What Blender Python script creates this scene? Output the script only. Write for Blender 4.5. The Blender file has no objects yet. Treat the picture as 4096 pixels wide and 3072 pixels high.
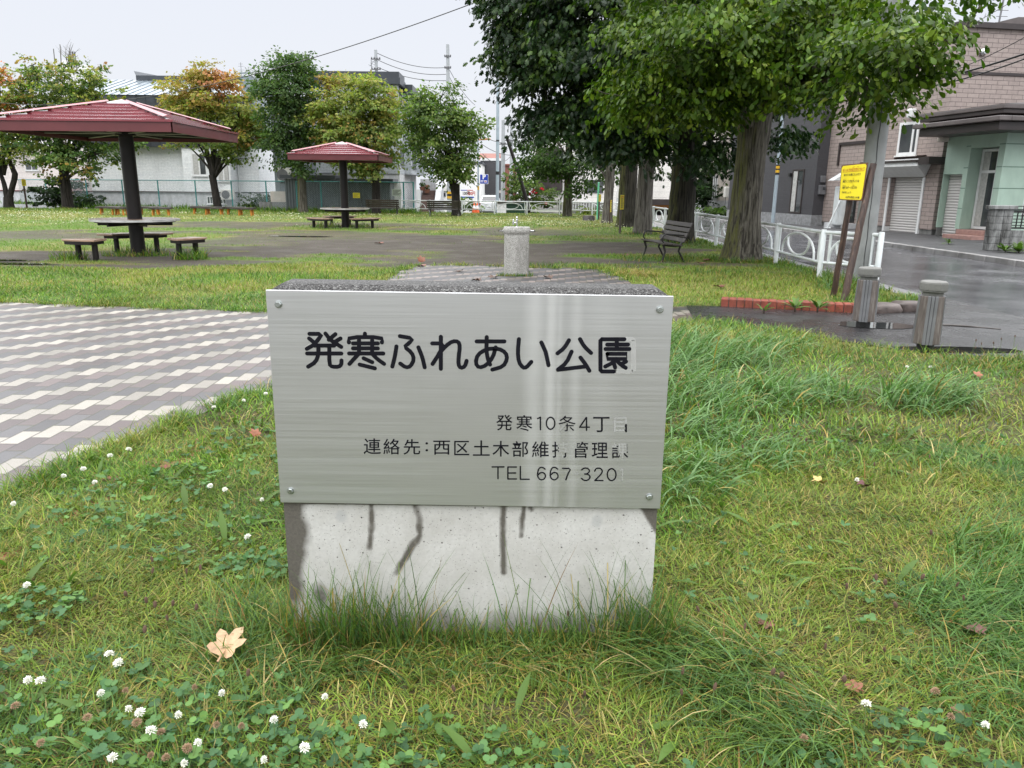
import bpy, bmesh, math, random
import numpy as np
from mathutils import Vector, Matrix

rng = np.random.default_rng(7)
random.seed(7)
R = math.radians
SC = bpy.context.scene
COL = SC.collection

# ------------------------------------------------------------------ camera
CAM_H, PITCH, ROLL, FPX = 1.43, R(14.4), R(0.57), 3050.0
FWD = Vector((0, math.cos(PITCH), -math.sin(PITCH)))
_UP0 = Vector((0, math.sin(PITCH), math.cos(PITCH)))
_RT0 = Vector((1, 0, 0))
RT = _RT0 * math.cos(ROLL) + _UP0 * math.sin(ROLL)
UP = _UP0 * math.cos(ROLL) - _RT0 * math.sin(ROLL)
CAM_POS = Vector((0, 0, CAM_H))
cam = bpy.data.objects.new('camera', bpy.data.cameras.new('camera'))
COL.objects.link(cam)
cam.matrix_world = Matrix(((RT.x, UP.x, -FWD.x, 0), (RT.y, UP.y, -FWD.y, 0), (RT.z, UP.z, -FWD.z, CAM_H), (0, 0, 0, 1)))
cam.data.sensor_fit = 'HORIZONTAL'
cam.data.sensor_width = 36
cam.data.lens = 36 * FPX / 4096
cam.data.clip_start, cam.data.clip_end = 0.05, 3000
SC.camera = cam

# ------------------------------------------------------------------ overcast sky
world = bpy.data.worlds.new('World')
SC.world = world
world.use_nodes = True
wt = world.node_tree
wt.nodes.clear()
SUN_EL, SUN_ROT = R(62), R(-150)
w_out = wt.nodes.new('ShaderNodeOutputWorld')
w_bg = wt.nodes.new('ShaderNodeBackground')
w_sky = wt.nodes.new('ShaderNodeTexSky')
w_sky.sky_type = 'NISHITA'
w_sky.sun_disc = False
w_sky.sun_elevation, w_sky.sun_rotation = SUN_EL, SUN_ROT
w_sky.dust_density = 4.0
w_tc = wt.nodes.new('ShaderNodeTexCoord')
w_sep = wt.nodes.new('ShaderNodeSeparateXYZ')
w_ramp = wt.nodes.new('ShaderNodeValToRGB')
w_ns = wt.nodes.new('ShaderNodeTexNoise')
w_ns.inputs['Scale'].default_value = 2.2
w_ns.inputs['Detail'].default_value = 3
w_mul = wt.nodes.new('ShaderNodeMath'); w_mul.operation = 'MULTIPLY_ADD'
w_mul.inputs[1].default_value = 0.12
cr = w_ramp.color_ramp
cr.elements[0].position, cr.elements[0].color = 0.0, (0.305, 0.313, 0.328, 1)
cr.elements[1].position, cr.elements[1].color = 1.0, (1.62, 1.63, 1.66, 1)
e = cr.elements.new(0.22); e.color = (0.292, 0.303, 0.330, 1)
e = cr.elements.new(0.45); e.color = (0.98, 0.99, 1.02, 1)
w_gain = wt.nodes.new('ShaderNodeMix'); w_gain.data_type = 'RGBA'; w_gain.blend_type = 'MULTIPLY'
w_gain.inputs['Factor'].default_value = 1
w_gain.inputs['B'].default_value = (31, 31, 31, 1)
w_mix = wt.nodes.new('ShaderNodeMix'); w_mix.data_type = 'RGBA'
w_mix.inputs['Factor'].default_value = 0.9
wl = wt.links.new
wl(w_tc.outputs['Generated'], w_sep.inputs[0])
wl(w_tc.outputs['Generated'], w_ns.inputs['Vector'])
wl(w_ns.outputs['Fac'], w_mul.inputs[0])
wl(w_sep.outputs['Z'], w_mul.inputs[2])
w_off = wt.nodes.new('ShaderNodeMath'); w_off.operation = 'SUBTRACT'; w_off.inputs[1].default_value = 0.06
wl(w_mul.outputs[0], w_off.inputs[0])
wl(w_off.outputs[0], w_ramp.inputs['Fac'])
wl(w_ramp.outputs['Color'], w_gain.inputs['A'])
wl(w_sky.outputs['Color'], w_mix.inputs['A'])
wl(w_gain.outputs['Result'], w_mix.inputs['B'])
wl(w_mix.outputs['Result'], w_bg.inputs['Color'])
w_bg.inputs['Strength'].default_value = 0.1
wl(w_bg.outputs[0], w_out.inputs['Surface'])

sun = bpy.data.objects.new('sun', bpy.data.lights.new('sun', 'SUN'))
COL.objects.link(sun)
sun.data.energy, sun.data.angle, sun.data.color = 0.7, R(40), (1.0, 0.97, 0.92)
# the sky's sun_rotation turns clockwise from +Y seen from above
_sd = Vector((math.sin(SUN_ROT) * math.cos(SUN_EL), math.cos(SUN_ROT) * math.cos(SUN_EL), math.sin(SUN_EL)))
sun.rotation_euler = _sd.to_track_quat('Z', 'Y').to_euler()

SC.view_settings.view_transform = 'Standard'
SC.view_settings.look = 'None'
SC.view_settings.exposure = 0.0
SC.view_settings.gamma = 1.0
SC.view_settings.use_curve_mapping = False
SC.render.engine = 'CYCLES'
SC.cycles.max_bounces = 8
SC.cycles.transparent_max_bounces = 12
SC.cycles.use_denoising = True

# ------------------------------------------------------------------ photo pixel -> point in the place
def ray(px, py):
    return FWD + RT * ((px - 2048) / FPX) + UP * ((1536 - py) / FPX)
def P(px, py, Y):                 # the point at depth Y seen at this pixel
    d = ray(px, py)
    return CAM_POS + d * (Y / d.y)
def G(px, py, z=0.0):             # the point at height z seen at this pixel
    d = ray(px, py)
    return CAM_POS + d * ((z - CAM_H) / d.z)

# ------------------------------------------------------------------ materials
MATS = {}
class NT:
    def __init__(s, name):
        m = bpy.data.materials.new(name)
        m.use_nodes = True
        s.m, s.t = m, m.node_tree
        s.t.nodes.clear()
        s.out = s.t.nodes.new('ShaderNodeOutputMaterial')
        s.b = s.t.nodes.new('ShaderNodeBsdfPrincipled')
        s.l(s.b.outputs[0], s.out.inputs['Surface'])
        s._co = None
        MATS[name] = m
    def l(s, a, b): s.t.links.new(a, b)
    def n(s, typ, **kw):
        nd = s.t.nodes.new(typ)
        for k, v in kw.items(): setattr(nd, k, v)
        return nd
    def co(s):
        if s._co is None: s._co = s.n('ShaderNodeTexCoord').outputs['Object']
        return s._co
    def mapped(s, scale=(1, 1, 1), loc=(0, 0, 0), rot=(0, 0, 0), src=None):
        mp = s.n('ShaderNodeMapping')
        mp.inputs['Scale'].default_value = scale
        mp.inputs['Location'].default_value = loc
        mp.inputs['Rotation'].default_value = rot
        s.l(src or s.co(), mp.inputs['Vector'])
        return mp.outputs[0]
    def noise(s, scale=5, detail=4, rough=.55, vec=None, dist=0):
        nd = s.n('ShaderNodeTexNoise')
        nd.inputs['Scale'].default_value = scale
        nd.inputs['Detail'].default_value = detail
        nd.inputs['Roughness'].default_value = rough
        nd.inputs['Distortion'].default_value = dist
        s.l(vec or s.co(), nd.inputs['Vector'])
        return nd.outputs['Fac']
    def voro(s, scale=5, feature='F1', vec=None):
        nd = s.n('ShaderNodeTexVoronoi', feature=feature)
        nd.inputs['Scale'].default_value = scale
        s.l(vec or s.co(), nd.inputs['Vector'])
        return nd
    def ramp(s, fac, stops, interp='LINEAR'):
        nd = s.n('ShaderNodeValToRGB')
        nd.color_ramp.interpolation = interp
        els = nd.color_ramp.elements
        while len(els) < len(stops): els.new(0.5)
        for el, (p, c) in zip(els, stops):
            el.position = p
            el.color = (c, c, c, 1) if isinstance(c, (int, float)) else (*c[:3], 1)
        s.l(fac, nd.inputs['Fac'])
        return nd.outputs['Color']
    def mix(s, fac, a, b, blend='MIX'):
        nd = s.n('ShaderNodeMix', data_type='RGBA', blend_type=blend)
        for k, v in (('Factor', fac), ('A', a), ('B', b)):
            if isinstance(v, (int, float)):
                nd.inputs[k].default_value = v if k == 'Factor' else (v, v, v, 1)
            elif isinstance(v, tuple): nd.inputs[k].default_value = (*v[:3], 1)
            else: s.l(v, nd.inputs[k])
        return nd.outputs['Result']
    def math(s, op, a, b=None, c=None):
        nd = s.n('ShaderNodeMath', operation=op)
        for i, v in enumerate((a, b, c)):
            if v is None: continue
            if isinstance(v, (int, float)): nd.inputs[i].default_value = v
            else: s.l(v, nd.inputs[i])
        return nd.outputs[0]
    def attr(s, name):
        nd = s.n('ShaderNodeAttribute')
        nd.attribute_name = name
        return nd
    def bump(s, h, strength=.3, dist=.01):
        nd = s.n('ShaderNodeBump')
        nd.inputs['Strength'].default_value = strength
        nd.inputs['Distance'].default_value = dist
        s.l(h, nd.inputs['Height'])
        s.l(nd.outputs[0], s.b.inputs['Normal'])
    def set(s, **kw):
        names = dict(color='Base Color', rough='Roughness', metal='Metallic', spec='Specular IOR Level', coat='Coat Weight',
                     coat_rough='Coat Roughness', trans='Transmission Weight', alpha='Alpha', ior='IOR', sheen='Sheen Weight')
        for k, v in kw.items():
            sk = s.b.inputs[names[k]]
            if isinstance(v, tuple): sk.default_value = (*v[:3], 1)
            elif isinstance(v, (int, float)): sk.default_value = v
            else: s.l(v, sk)
        return s

def plain(name, color, rough=.5, metal=0., var=.15, scale=6., bump=0., bscale=40., dirt=None, **kw):
    """Paint / metal / plaster with a little uneven tone, optional grime and grain."""
    n = NT(name)
    f = n.noise(scale, 5)
    lo = tuple(c * (1 - var) for c in color); hi = tuple(min(1, c * (1 + var)) for c in color)
    c = n.ramp(f, [(.3, lo), (.7, hi)])
    if dirt:
        g = n.ramp(n.noise(scale * .6, 6, .65, vec=n.mapped((1, 1, .35))), [(.45, 0.), (.75, 1.)])
        c = n.mix(n.math('MULTIPLY', g, dirt[1]), c, dirt[0])
    rr = n.ramp(n.noise(scale * 2, 3), [(.3, max(0, rough - .08)), (.7, min(1, rough + .08))])
    n.set(color=c, rough=rr, metal=metal, **kw)
    if bump: n.bump(n.noise(bscale, 4), bump, .01)
    return n.m

# ------------------------------------------------------------------ mesh building
class MB:
    def __init__(s): s.v, s.f, s.mi = [], [], []
    def add(s, verts, faces, mi=0):
        o = len(s.v)
        s.v.extend([tuple(v) for v in verts])
        for f in faces:
            s.f.append([i + o for i in f]); s.mi.append(mi)
        return s
    def box(s, lo, hi, mi=0, M=None):
        x0, y0, z0 = lo; x1, y1, z1 = hi
        vs = [Vector(p) for p in ((x0, y0, z0), (x1, y0, z0), (x1, y1, z0), (x0, y1, z0), (x0, y0, z1), (x1, y0, z1), (x1, y1, z1), (x0, y1, z1))]
        if M is not None: vs = [M @ v for v in vs]
        return s.add(vs, [(0, 3, 2, 1), (4, 5, 6, 7), (0, 1, 5, 4), (1, 2, 6, 5), (2, 3, 7, 6), (3, 0, 4, 7)], mi)
    def cbox(s, c, size, mi=0, M=None):
        return s.box([c[i] - size[i] / 2 for i in range(3)], [c[i] + size[i] / 2 for i in range(3)], mi, M)
    def prism(s, poly, z0, z1, mi=0, M=None, inset=0):
        n = len(poly)
        a = [Vector((p[0], p[1], z0)) for p in poly]
        cx = sum(p[0] for p in poly) / n; cy = sum(p[1] for p in poly) / n
        b = [Vector((p[0] + (cx - p[0]) * inset, p[1] + (cy - p[1]) * inset, z1)) for p in poly]
        vs = a + b
        if M is not None: vs = [M @ v for v in vs]
        fs = [tuple(reversed(range(n))), tuple(range(n, 2 * n))]
        fs += [(i, (i + 1) % n, n + (i + 1) % n, n + i) for i in range(n)]
        return s.add(vs, fs, mi)
    def tube(s, pts, rad, seg=8, mi=0, closed=False, caps=True, flat=1.0):
        pts = [Vector(p) for p in pts]; n = len(pts)
        if not hasattr(rad, '__len__'): rad = [rad] * n
        vs, fs = [], []
        ref = None
        for i, p in enumerate(pts):
            if closed: t = pts[(i + 1) % n] - pts[i - 1]
            else: t = pts[min(i + 1, n - 1)] - pts[max(i - 1, 0)]
            t.normalize()
            if ref is None:
                ref = Vector((0, 0, 1)) if abs(t.z) < .9 else Vector((1, 0, 0))
            u = ref - t * ref.dot(t)
            if u.length < 1e-5: u = t.orthogonal()
            u.normalize(); w = t.cross(u); ref = u
            for k in range(seg):
                a = 2 * math.pi * k / seg
                vs.append(p + (u * math.cos(a) * flat + w * math.sin(a)) * rad[i])
        m = n if closed else n - 1
        for i in range(m):
            j = (i + 1) % n
            for k in range(seg):
                fs.append((i * seg + k, i * seg + (k + 1) % seg, j * seg + (k + 1) % seg, j * seg + k))
        if caps and not closed:
            fs.append(tuple(reversed(range(seg)))); fs.append(tuple((n - 1) * seg + k for k in range(seg)))
        return s.add(vs, fs, mi)
    def lathe(s, prof, seg=16, mi=0, M=None):
        vs, fs = [], []
        for r, z in prof:
            for k in range(seg):
                a = 2 * math.pi * (k + .5) / seg
                vs.append(Vector((r * math.cos(a), r * math.sin(a), z)))
        for i in range(len(prof) - 1):
            for k in range(seg):
                fs.append((i * seg + k, i * seg + (k + 1) % seg, (i + 1) * seg + (k + 1) % seg, (i + 1) * seg + k))
        fs.append(tuple(reversed(range(seg)))); fs.append(tuple((len(prof) - 1) * seg + k for k in range(seg)))
        if M is not None: vs = [M @ v for v in vs]
        return s.add(vs, fs, mi)
    def build(s, name, mats, parent=None, smooth=False, bevel=0, loc=None):
        me = bpy.data.meshes.new(name)
        me.from_pydata(s.v, [], s.f)
        mats = mats if isinstance(mats, (list, tuple)) else [mats]
        for m in mats: me.materials.append(m)
        me.polygons.foreach_set('material_index', s.mi)
        if smooth is True: me.shade_smooth()
        me.update()
        o = bpy.data.objects.new(name, me)
        COL.objects.link(o)
        if isinstance(smooth, (int, float)) and smooth is not True and smooth is not False:
            me.shade_smooth()
            try: me.set_sharp_from_angle(angle=R(smooth))
            except Exception: pass
        if bevel:
            bv = o.modifiers.new('bevel', 'BEVEL')
            bv.width, bv.segments, bv.limit_method = bevel, 2, 'ANGLE'
        if parent: o.parent = parent
        if loc: o.location = loc
        return o

def tag(o, label=None, cat=None, group=None, kind=None):
    if label: o['label'] = label
    if cat: o['category'] = cat
    if group: o['group'] = group
    if kind: o['kind'] = kind
    return o
def thing(name, label, cat, loc=(0, 0, 0), rz=0., group=None):
    o = bpy.data.objects.new(name, None)
    COL.objects.link(o)
    o.empty_display_size = .2
    o.location = loc; o.rotation_euler = (0, 0, rz)
    return tag(o, label, cat, group)
def copy_tree(o, parent=None):
    c = o.copy(); COL.objects.link(c)
    if parent is not None:
        c.parent = parent
    for ch in [x for x in o.children]: copy_tree(ch, c)
    return c
def np_mesh(name, V, F, mats, parent=None, cols=None, smooth=False, mi=None):
    """V (n,3), F (m,k) with k fixed; cols (n,3) per vertex colour of the leaf or blade itself."""
    me = bpy.data.meshes.new(name)
    V = np.ascontiguousarray(V, dtype=np.float32); F = np.ascontiguousarray(F, dtype=np.int32)
    m, k = F.shape
    me.vertices.add(len(V)); me.vertices.foreach_set('co', V.ravel())
    me.loops.add(m * k); me.loops.foreach_set('vertex_index', F.ravel())
    me.polygons.add(m)
    me.polygons.foreach_set('loop_start', np.arange(0, m * k, k, dtype=np.int32))
    me.polygons.foreach_set('loop_total', np.full(m, k, dtype=np.int32))
    for mt in (mats if isinstance(mats, (list, tuple)) else [mats]): me.materials.append(mt)
    if cols is not None:
        at = me.attributes.new('tint', 'FLOAT_COLOR', 'POINT')
        at.data.foreach_set('color', np.concatenate([cols, np.ones((len(cols), 1))], 1).astype(np.float32).ravel())
    me.update(calc_edges=True)
    if smooth: me.shade_smooth()
    o = bpy.data.objects.new(name, me)
    COL.objects.link(o)
    if parent: o.parent = parent
    return o

# smooth value noise for numpy arrays
_lat = rng.random((64, 64))
def vnoise(x, y, s=1.0):
    x = np.asarray(x) * s; y = np.asarray(y) * s
    xi = np.floor(x).astype(int); yi = np.floor(y).astype(int)
    fx = x - xi; fy = y - yi
    fx = fx * fx * (3 - 2 * fx); fy = fy * fy * (3 - 2 * fy)
    g = lambda a, b: _lat[a % 64, b % 64]
    return (g(xi, yi) * (1 - fx) + g(xi + 1, yi) * fx) * (1 - fy) + (g(xi, yi + 1) * (1 - fx) + g(xi + 1, yi + 1) * fx) * fy
def fbm(x, y, s=1.0):
    return (vnoise(x, y, s) + .5 * vnoise(x + 7.3, y + 3.1, s * 2.1) + .25 * vnoise(x + 1.7, y + 9.2, s * 4.3)) / 1.75
def sstep(a, b, x):
    t = np.clip((x - a) / (b - a), 0, 1); return t * t * (3 - 2 * t)

# lettering: Blender's built-in font, turned into a flat mesh of its own thickness
def text_mesh(body, size=1.0, align='LEFT', extrude=.0, offset=0.):
    cu = bpy.data.curves.new('lettering', 'FONT')
    cu.body, cu.size, cu.align_x, cu.extrude, cu.offset = body, size, align, extrude, offset
    cu.resolution_u = 3
    o = bpy.data.objects.new('lettering', cu)
    COL.objects.link(o)
    bpy.context.view_layer.update()
    me = bpy.data.meshes.new_from_object(o.evaluated_get(bpy.context.evaluated_depsgraph_get()))
    bpy.data.objects.remove(o); bpy.data.curves.remove(cu)
    return me
# ------------------------------------------------------------------ layout of the ground
PATH = [(-3.4, -1.5), (-3.1, .5), (-2.75, 2.0), (-2.42, 3.2), (-2.3, 3.6), (-2.06, 4.55), (-1.75, 5.3), (-1.2, 6.1), (-.4, 6.9), (.7, 7.7), (2.05, 8.5),
        (2.25, 9.6), (1.2, 9.2), (-.5, 8.8), (-2.9, 8.82), (-6.3, 9.35), (-10, 10.2), (-18, 11.6), (-18, -1.5)]
PLAZA = [(-1.7, 8.6), (1.75, 8.9), (1.85, 12.3), (1.62, 14.1), (.03, 14.25), (-1.16, 14.62), (-1.93, 14.3), (-2.0, 12.3)]
APRON = [(2.05, 8.5), (2.61, 8.1), (3.16, 7.42), (3.74, 6.86), (4.67, 6.6), (6.02, 6.4), (6.02, 10.6), (5.5, 10.2), (5.25, 9.75), (4.3, 9.1), (2.65, 9.62), (2.2, 9.65)]
KERB_X0, ROAD_X0, ROAD_X1 = 5.62, 6.0, 10.3
def inside(poly, x, y):
    x = np.asarray(x); y = np.asarray(y)
    r = np.zeros(x.shape, bool); n = len(poly)
    for i in range(n):
        (x1, y1), (x2, y2) = poly[i], poly[(i + 1) % n]
        c = ((y1 > y) != (y2 > y))
        if y1 != y2: r ^= c & (x < (x2 - x1) * (y - y1) / (y2 - y1) + x1)
    return r
def ell(x, y, cx, cy, rx, ry): return 1 - np.sqrt(((x - cx) / rx) ** 2 + ((y - cy) / ry) ** 2)
def dirt(x, y):
    """how bare the park ground is, 0 turf .. 1 trodden earth"""
    n = fbm(x * .45, y, 1.1)
    m = np.maximum(ell(x, y, -2.6, 19.2, 5.6, 4.6), ell(x, y, -8.6, 15.6, 4.6, 2.1))
    m = np.maximum(m, ell(x, y, 1.5, 19.5, 2.6, 2.4))
    m = np.maximum(m, ell(x, y, -14, 16.2, 5, 1.7))
    base = sstep(-.12, .32, m + .12 + (n - .5) * 2.0)
    wide = sstep(0, .3, ell(x, y, -9, 24, 14, 10)) * sstep(.46, .58, fbm(x * .5 + 5, y, .55))
    for (cx, cy, rx, ry) in ((4.0, 15.2, 1.2, .6), (2.4, 14.6, 1.1, .5), (3.3, 18.2, 1.5, .7), (-6.1, 28.6, 1.6, 1.2)):
        base = np.maximum(base, sstep(0, .5, ell(x, y, cx, cy, rx, ry) + (n - .5) * .9) * .8)
    return np.clip(np.maximum(base, wide * .85), 0, 1)
def dry(x, y):
    d = sstep(.40, .66, fbm(x + 11, y + 4, .8))
    d = np.maximum(d, sstep(0, .6, ell(x, y, 3.2, 4.6, 1.5, 1.0)))
    d = np.maximum(d, .75 * sstep(0, .5, ell(x, y, 3.2, 12, 3.2, 3.2)))
    return d
def far_z(y): return -.038 * max(0., min(y, 70.) - 46.)

# turf sheet under the blades
n = NT('turf_soil')
_t = n.attr('tint').outputs['Color']
_f = n.noise(9, 6, .7)
_c = n.mix(n.math('MULTIPLY', n.ramp(_f, [(.35, 0.), (.7, 1.)]), .55), _t, (.035, .027, .02))
_c = n.mix(n.ramp(n.noise(60, 3), [(.45, 0.), (.62, .6)]), _c, n.mix(.5, _t, (.16, .15, .09)))
n.set(color=_c, rough=n.ramp(n.noise(1.4, 4), [(.35, .7), (.6, .98)]), spec=.14)
n.bump(n.noise(45, 5), .6, .02)
xs = np.arange(-62, 5.61, .26); xs[-1] = 5.6
ys = np.concatenate([np.arange(-4, 26, .25), np.arange(26, 47.5, .5)])
gx, gy = np.meshgrid(xs, ys)
dd, dr = dirt(gx, gy), dry(gx, gy)
gcol = np.array([.11, .155, .034]) * (1 - dr[..., None]) + np.array([.20, .185, .05]) * dr[..., None]
gcol = gcol * (.75 + .5 * fbm(gx, gy, 2.3)[..., None])
near = 1 - sstep(5, 12, gy)[..., None]
gcol = gcol * (1 - near) + np.array([.060, .058, .022]) * near
earth = np.array([.062, .054, .050]) * (.7 + .6 * fbm(gx, gy, 1.7)[..., None])
gcol = gcol * (1 - dd[..., None]) + earth * dd[..., None]
nx, ny = len(xs), len(ys)
idx = np.arange(nx * ny).reshape(ny, nx)
F = np.stack([idx[:-1, :-1], idx[:-1, 1:], idx[1:, 1:], idx[1:, :-1]], -1).reshape(-1, 4)
V = np.stack([gx, gy, np.where(gy > 46, -.04, 0.) + .012 * (fbm(gx, gy, .9) - .5) * (gy > 10.5)], -1).reshape(-1, 3)
tag(np_mesh('lawn', V, F, MATS['turf_soil'], cols=gcol.reshape(-1, 3), smooth=True), 'park turf worn to bare earth in the middle', 'lawn', kind='structure')

plain('asphalt_old', (.066, .066, .070), .42, var=.3, scale=1.3, bump=.5, bscale=160)
n = NT('asphalt_wet')
_a = n.ramp(n.voro(140).outputs['Color'], [(.2, (.045, .045, .049)), (.8, (.135, .134, .142))])
_p = n.noise(.8, 5, .6)
_c = n.mix(n.ramp(_p, [(.38, 0.), (.66, .5)]), _a, (.036, .036, .041))
n.set(color=_c, rough=n.ramp(_p, [(.3, .34), (.6, .13)]), spec=.75)
n.bump(n.voro(140).outputs['Distance'], .14, .004)
n = NT('asphalt_dark_wet')
_a = n.ramp(n.voro(170).outputs['Color'], [(.2, (.010, .010, .011)), (.85, (.042, .041, .042))])
_p = n.noise(1.3, 5, .6)
n.set(color=_a, rough=n.ramp(_p, [(.35, .42), (.6, .14)]), spec=.6)
n.bump(n.voro(170).outputs['Distance'], .4, .006)
n = NT('far_ground')
n.set(color=n.ramp(n.noise(.15, 6), [(.35, (.06, .062, .062)), (.65, (.085, .09, .075))]), rough=.6)

b = MB()
gridx = [-900, -200, -60, 5.6, 60, 200, 900]; gridy = [-300, -20, 46, 58, 70, 120, 300, 900]
for yy in gridy:
    for xx in gridx: b.v.append((xx, yy, -.13 + far_z(yy)))
for j in range(len(gridy) - 1):
    for i in range(len(gridx) - 1):
        q = j * len(gridx) + i
        b.f.append([q, q + 1, q + len(gridx) + 1, q + len(gridx)]); b.mi.append(0)
tag(b.build('ground', MATS['far_ground']), 'level ground of the town around the park', 'ground', kind='structure')

def sheet(name, poly, z, mat, label, cat, thick=0.):
    b = MB()
    if thick: b.prism(poly, z - thick, z)
    else: b.add([(x, y, z) for x, y in poly], [tuple(range(len(poly)))])
    return tag(b.build(name, mat), label, cat, kind='structure')
def kx(y): return 10.55 - .03 * (y - 12) if y < 36 else 9.83   # far kerb drifts towards the road
road_poly = [(5.6, -30), (11.6, -30), (kx(-2) + .15, -2)] + [(kx(y) + .15, y) for y in (10, 20, 30, 36, 46)] + [(5.6, 46)]
b = MB()
ry = [-30, -2, 10, 20, 30, 36, 46, 58, 64]
for y in ry: b.v += [(5.6, y, -.03 + far_z(y)), (kx(y) + .2, y, -.03 + far_z(y))]
for i in range(len(ry) - 1): b.f.append([2 * i, 2 * i + 1, 2 * i + 3, 2 * i + 2]); b.mi.append(0)
tag(b.build('road', MATS['asphalt_wet']), 'wet grey asphalt street beside the park', 'road', kind='structure')
b = MB()   # street that crosses behind the park
b.add([(-60, 46.6, -.05), (12, 46.6, -.05), (12, 58, -.05 + far_z(58)), (-60, 58, -.05 + far_z(58))], [(0, 1, 2, 3)])
tag(b.build('cross_street', MATS['asphalt_wet']), 'wet street behind the white railing', 'road', kind='structure')
sheet('park_apron', APRON, .008, MATS['asphalt_dark_wet'], 'dark wet asphalt entrance between lawn and street', 'entrance')
# concrete gutter with its joint lines, far kerb, far pavement
plain('gutter_concrete', (.165, .165, .17), .38, var=.22, scale=2, bump=.3, bscale=120, dirt=((.05, .045, .04), .6))
b = MB()
for i in range(60):
    y0 = -12 + i; b.box((5.605, y0 + .006, -.2), (5.995, y0 + .994, -.012), 0)
tag(b.build('gutter', MATS['gutter_concrete'], bevel=.006), 'wet concrete gutter strip along the park side', 'gutter', kind='structure')
plain('kerb_concrete', (.27, .265, .26), .7, var=.25, scale=3, bump=.4, bscale=90, dirt=((.06, .055, .045), .8))
b = MB()
for i in range(58):
    y0 = -12 + i; x0 = kx(y0 + .5)
    b.box((x0, y0 + .006, -.2), (x0 + .15, y0 + .994, .085))
tag(b.build('kerb', MATS['kerb_concrete'], bevel=.015), 'worn concrete kerb on the far side of the street', 'kerb', kind='structure')
plain('pavement_asphalt', (.052, .052, .054), .5, var=.35, scale=1.2, bump=.6, bscale=150)
b = MB()
py_ = [-12, 0, 10, 20, 30, 36, 46]
for y in py_: b.v += [(kx(y) + .15, y, .078), (kx(y) + 7.5, y, .10)]
for i in range(len(py_) - 1): b.f.append([2 * i, 2 * i + 1, 2 * i + 3, 2 * i + 2]); b.mi.append(0)
tag(b.build('pavement', MATS['pavement_asphalt']), 'dark asphalt pavement in front of the houses', 'pavement', kind='structure')

# clay and concrete pavers: rows run away from the camera, each next row shifted by half a paver
def paver_mat(name, rot, white, purple, grey, wetness):
    n = NT(name)
    W_, L_ = .1150, .2300
    v = n.mapped((1, 1, 1), rot=(0, 0, rot))
    sp = n.n('ShaderNodeSeparateXYZ'); n.l(v, sp.inputs[0])
    u = n.math('DIVIDE', n.math('ADD', sp.outputs['X'], 2.785 + 40 * W_), W_)
    row = n.math('FLOOR', u)
    uu = n.math('FRACT', u)
    w = n.math('DIVIDE', n.math('ADD', sp.outputs['Y'], 40 * L_ - 4.42), L_)
    ww = n.math('SUBTRACT', w, n.math('MULTIPLY', n.math('SUBTRACT', row, 40.), .5))
    k = n.math('FLOOR', ww)
    fw = n.math('FRACT', ww)
    km = n.math('MODULO', n.math('ADD', k, 300.), 3.)
    du = n.math('MULTIPLY', n.math('MINIMUM', uu, n.math('SUBTRACT', 1., uu)), W_)
    dw = n.math('MULTIPLY', n.math('MINIMUM', fw, n.math('SUBTRACT', 1., fw)), L_)
    joint = n.ramp(n.math('MINIMUM', du, dw), [(.0028, 1.), (.0056, 0.)])
    cmb = n.n('ShaderNodeCombineXYZ'); n.l(row, cmb.inputs[0]); n.l(k, cmb.inputs[1])
    wn = n.n('ShaderNodeTexWhiteNoise'); n.l(cmb.outputs[0], wn.inputs['Vector'])
    col = n.mix(n.math('COMPARE', km, 1., .1), n.mix(n.math('COMPARE', km, 2., .1), white, purple), grey)
    col = n.mix(1., col, n.ramp(wn.outputs['Value'], [(0, .66), (1, 1.14)]), 'MULTIPLY')
    col = n.mix(1., col, n.ramp(n.noise(260, 2), [(.3, .72), (.7, 1.2)]), 'MULTIPLY')
    col = n.mix(n.ramp(n.noise(1.5, 5), [(.5, 0.), (.8, .35)]), col, (.06, .055, .05))
    sp2 = n.ramp(n.voro(16).outputs['Distance'], [(.035, .8), (.06, 0.)])
    col = n.mix(sp2, col, (.03, .03, .03))
    jc = n.mix(n.ramp(n.noise(3, 4), [(.4, 0.), (.6, 1.)]), (.032, .028, .024), (.045, .05, .018))
    n.set(color=n.mix(joint, col, jc), rough=n.ramp(n.noise(.7, 4), [(.35, wetness), (.65, wetness + .25)]), spec=.55)
    n.bump(n.math('SUBTRACT', n.math('MULTIPLY', n.noise(200, 2), .25), joint), .35, .005)
    return n.m
paver_mat('pavers', 0., (.26, .24, .205), (.092, .070, .066), (.070, .067, .068), .28)
paver_mat('pavers_plaza', R(4), (.17, .14, .125), (.075, .068, .068), (.06, .06, .064), .4)
sheet('paved_path', PATH, .006, MATS['pavers'], 'wet paved path with diagonal bands of pale pavers', 'path')
sheet('fountain_paving', PLAZA, .011, MATS['pavers_plaza'], 'grey paving around the drinking fountain', 'path')

n = NT('puddle_water')
n.set(color=(.012, .012, .012), rough=.03, spec=.6)
n.bump(n.noise(14, 2), .02, .01)
def puddle(cx, cy, rx, ry, z, label, seed):
    pts = []
    for k in range(28):
        a = 2 * math.pi * k / 28
        r = 1 + .28 * (vnoise(math.cos(a) * 1.3 + seed, math.sin(a) * 1.3 + seed, 1.2) - .5) * 2
        pts.append((cx + math.cos(a) * rx * r, cy + math.sin(a) * ry * r))
    b = MB(); b.add([(x, y, z) for x, y in pts], [tuple(range(28))])
    return tag(b.build('puddle', MATS['puddle_water']), label, 'puddle', kind='structure')
puddle(3.98, 8.3, .44, .24, .0125, 'puddle around the bollard beside the brick edging', 2)
puddle(4.15, 6.98, .6, .13, .0125, 'thin puddle behind the bollard nearest the lawn', 5)
puddle(-9.6, 14.0, 1.3, .16, .016, 'long shallow puddle by the near shelter', 9)
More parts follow.
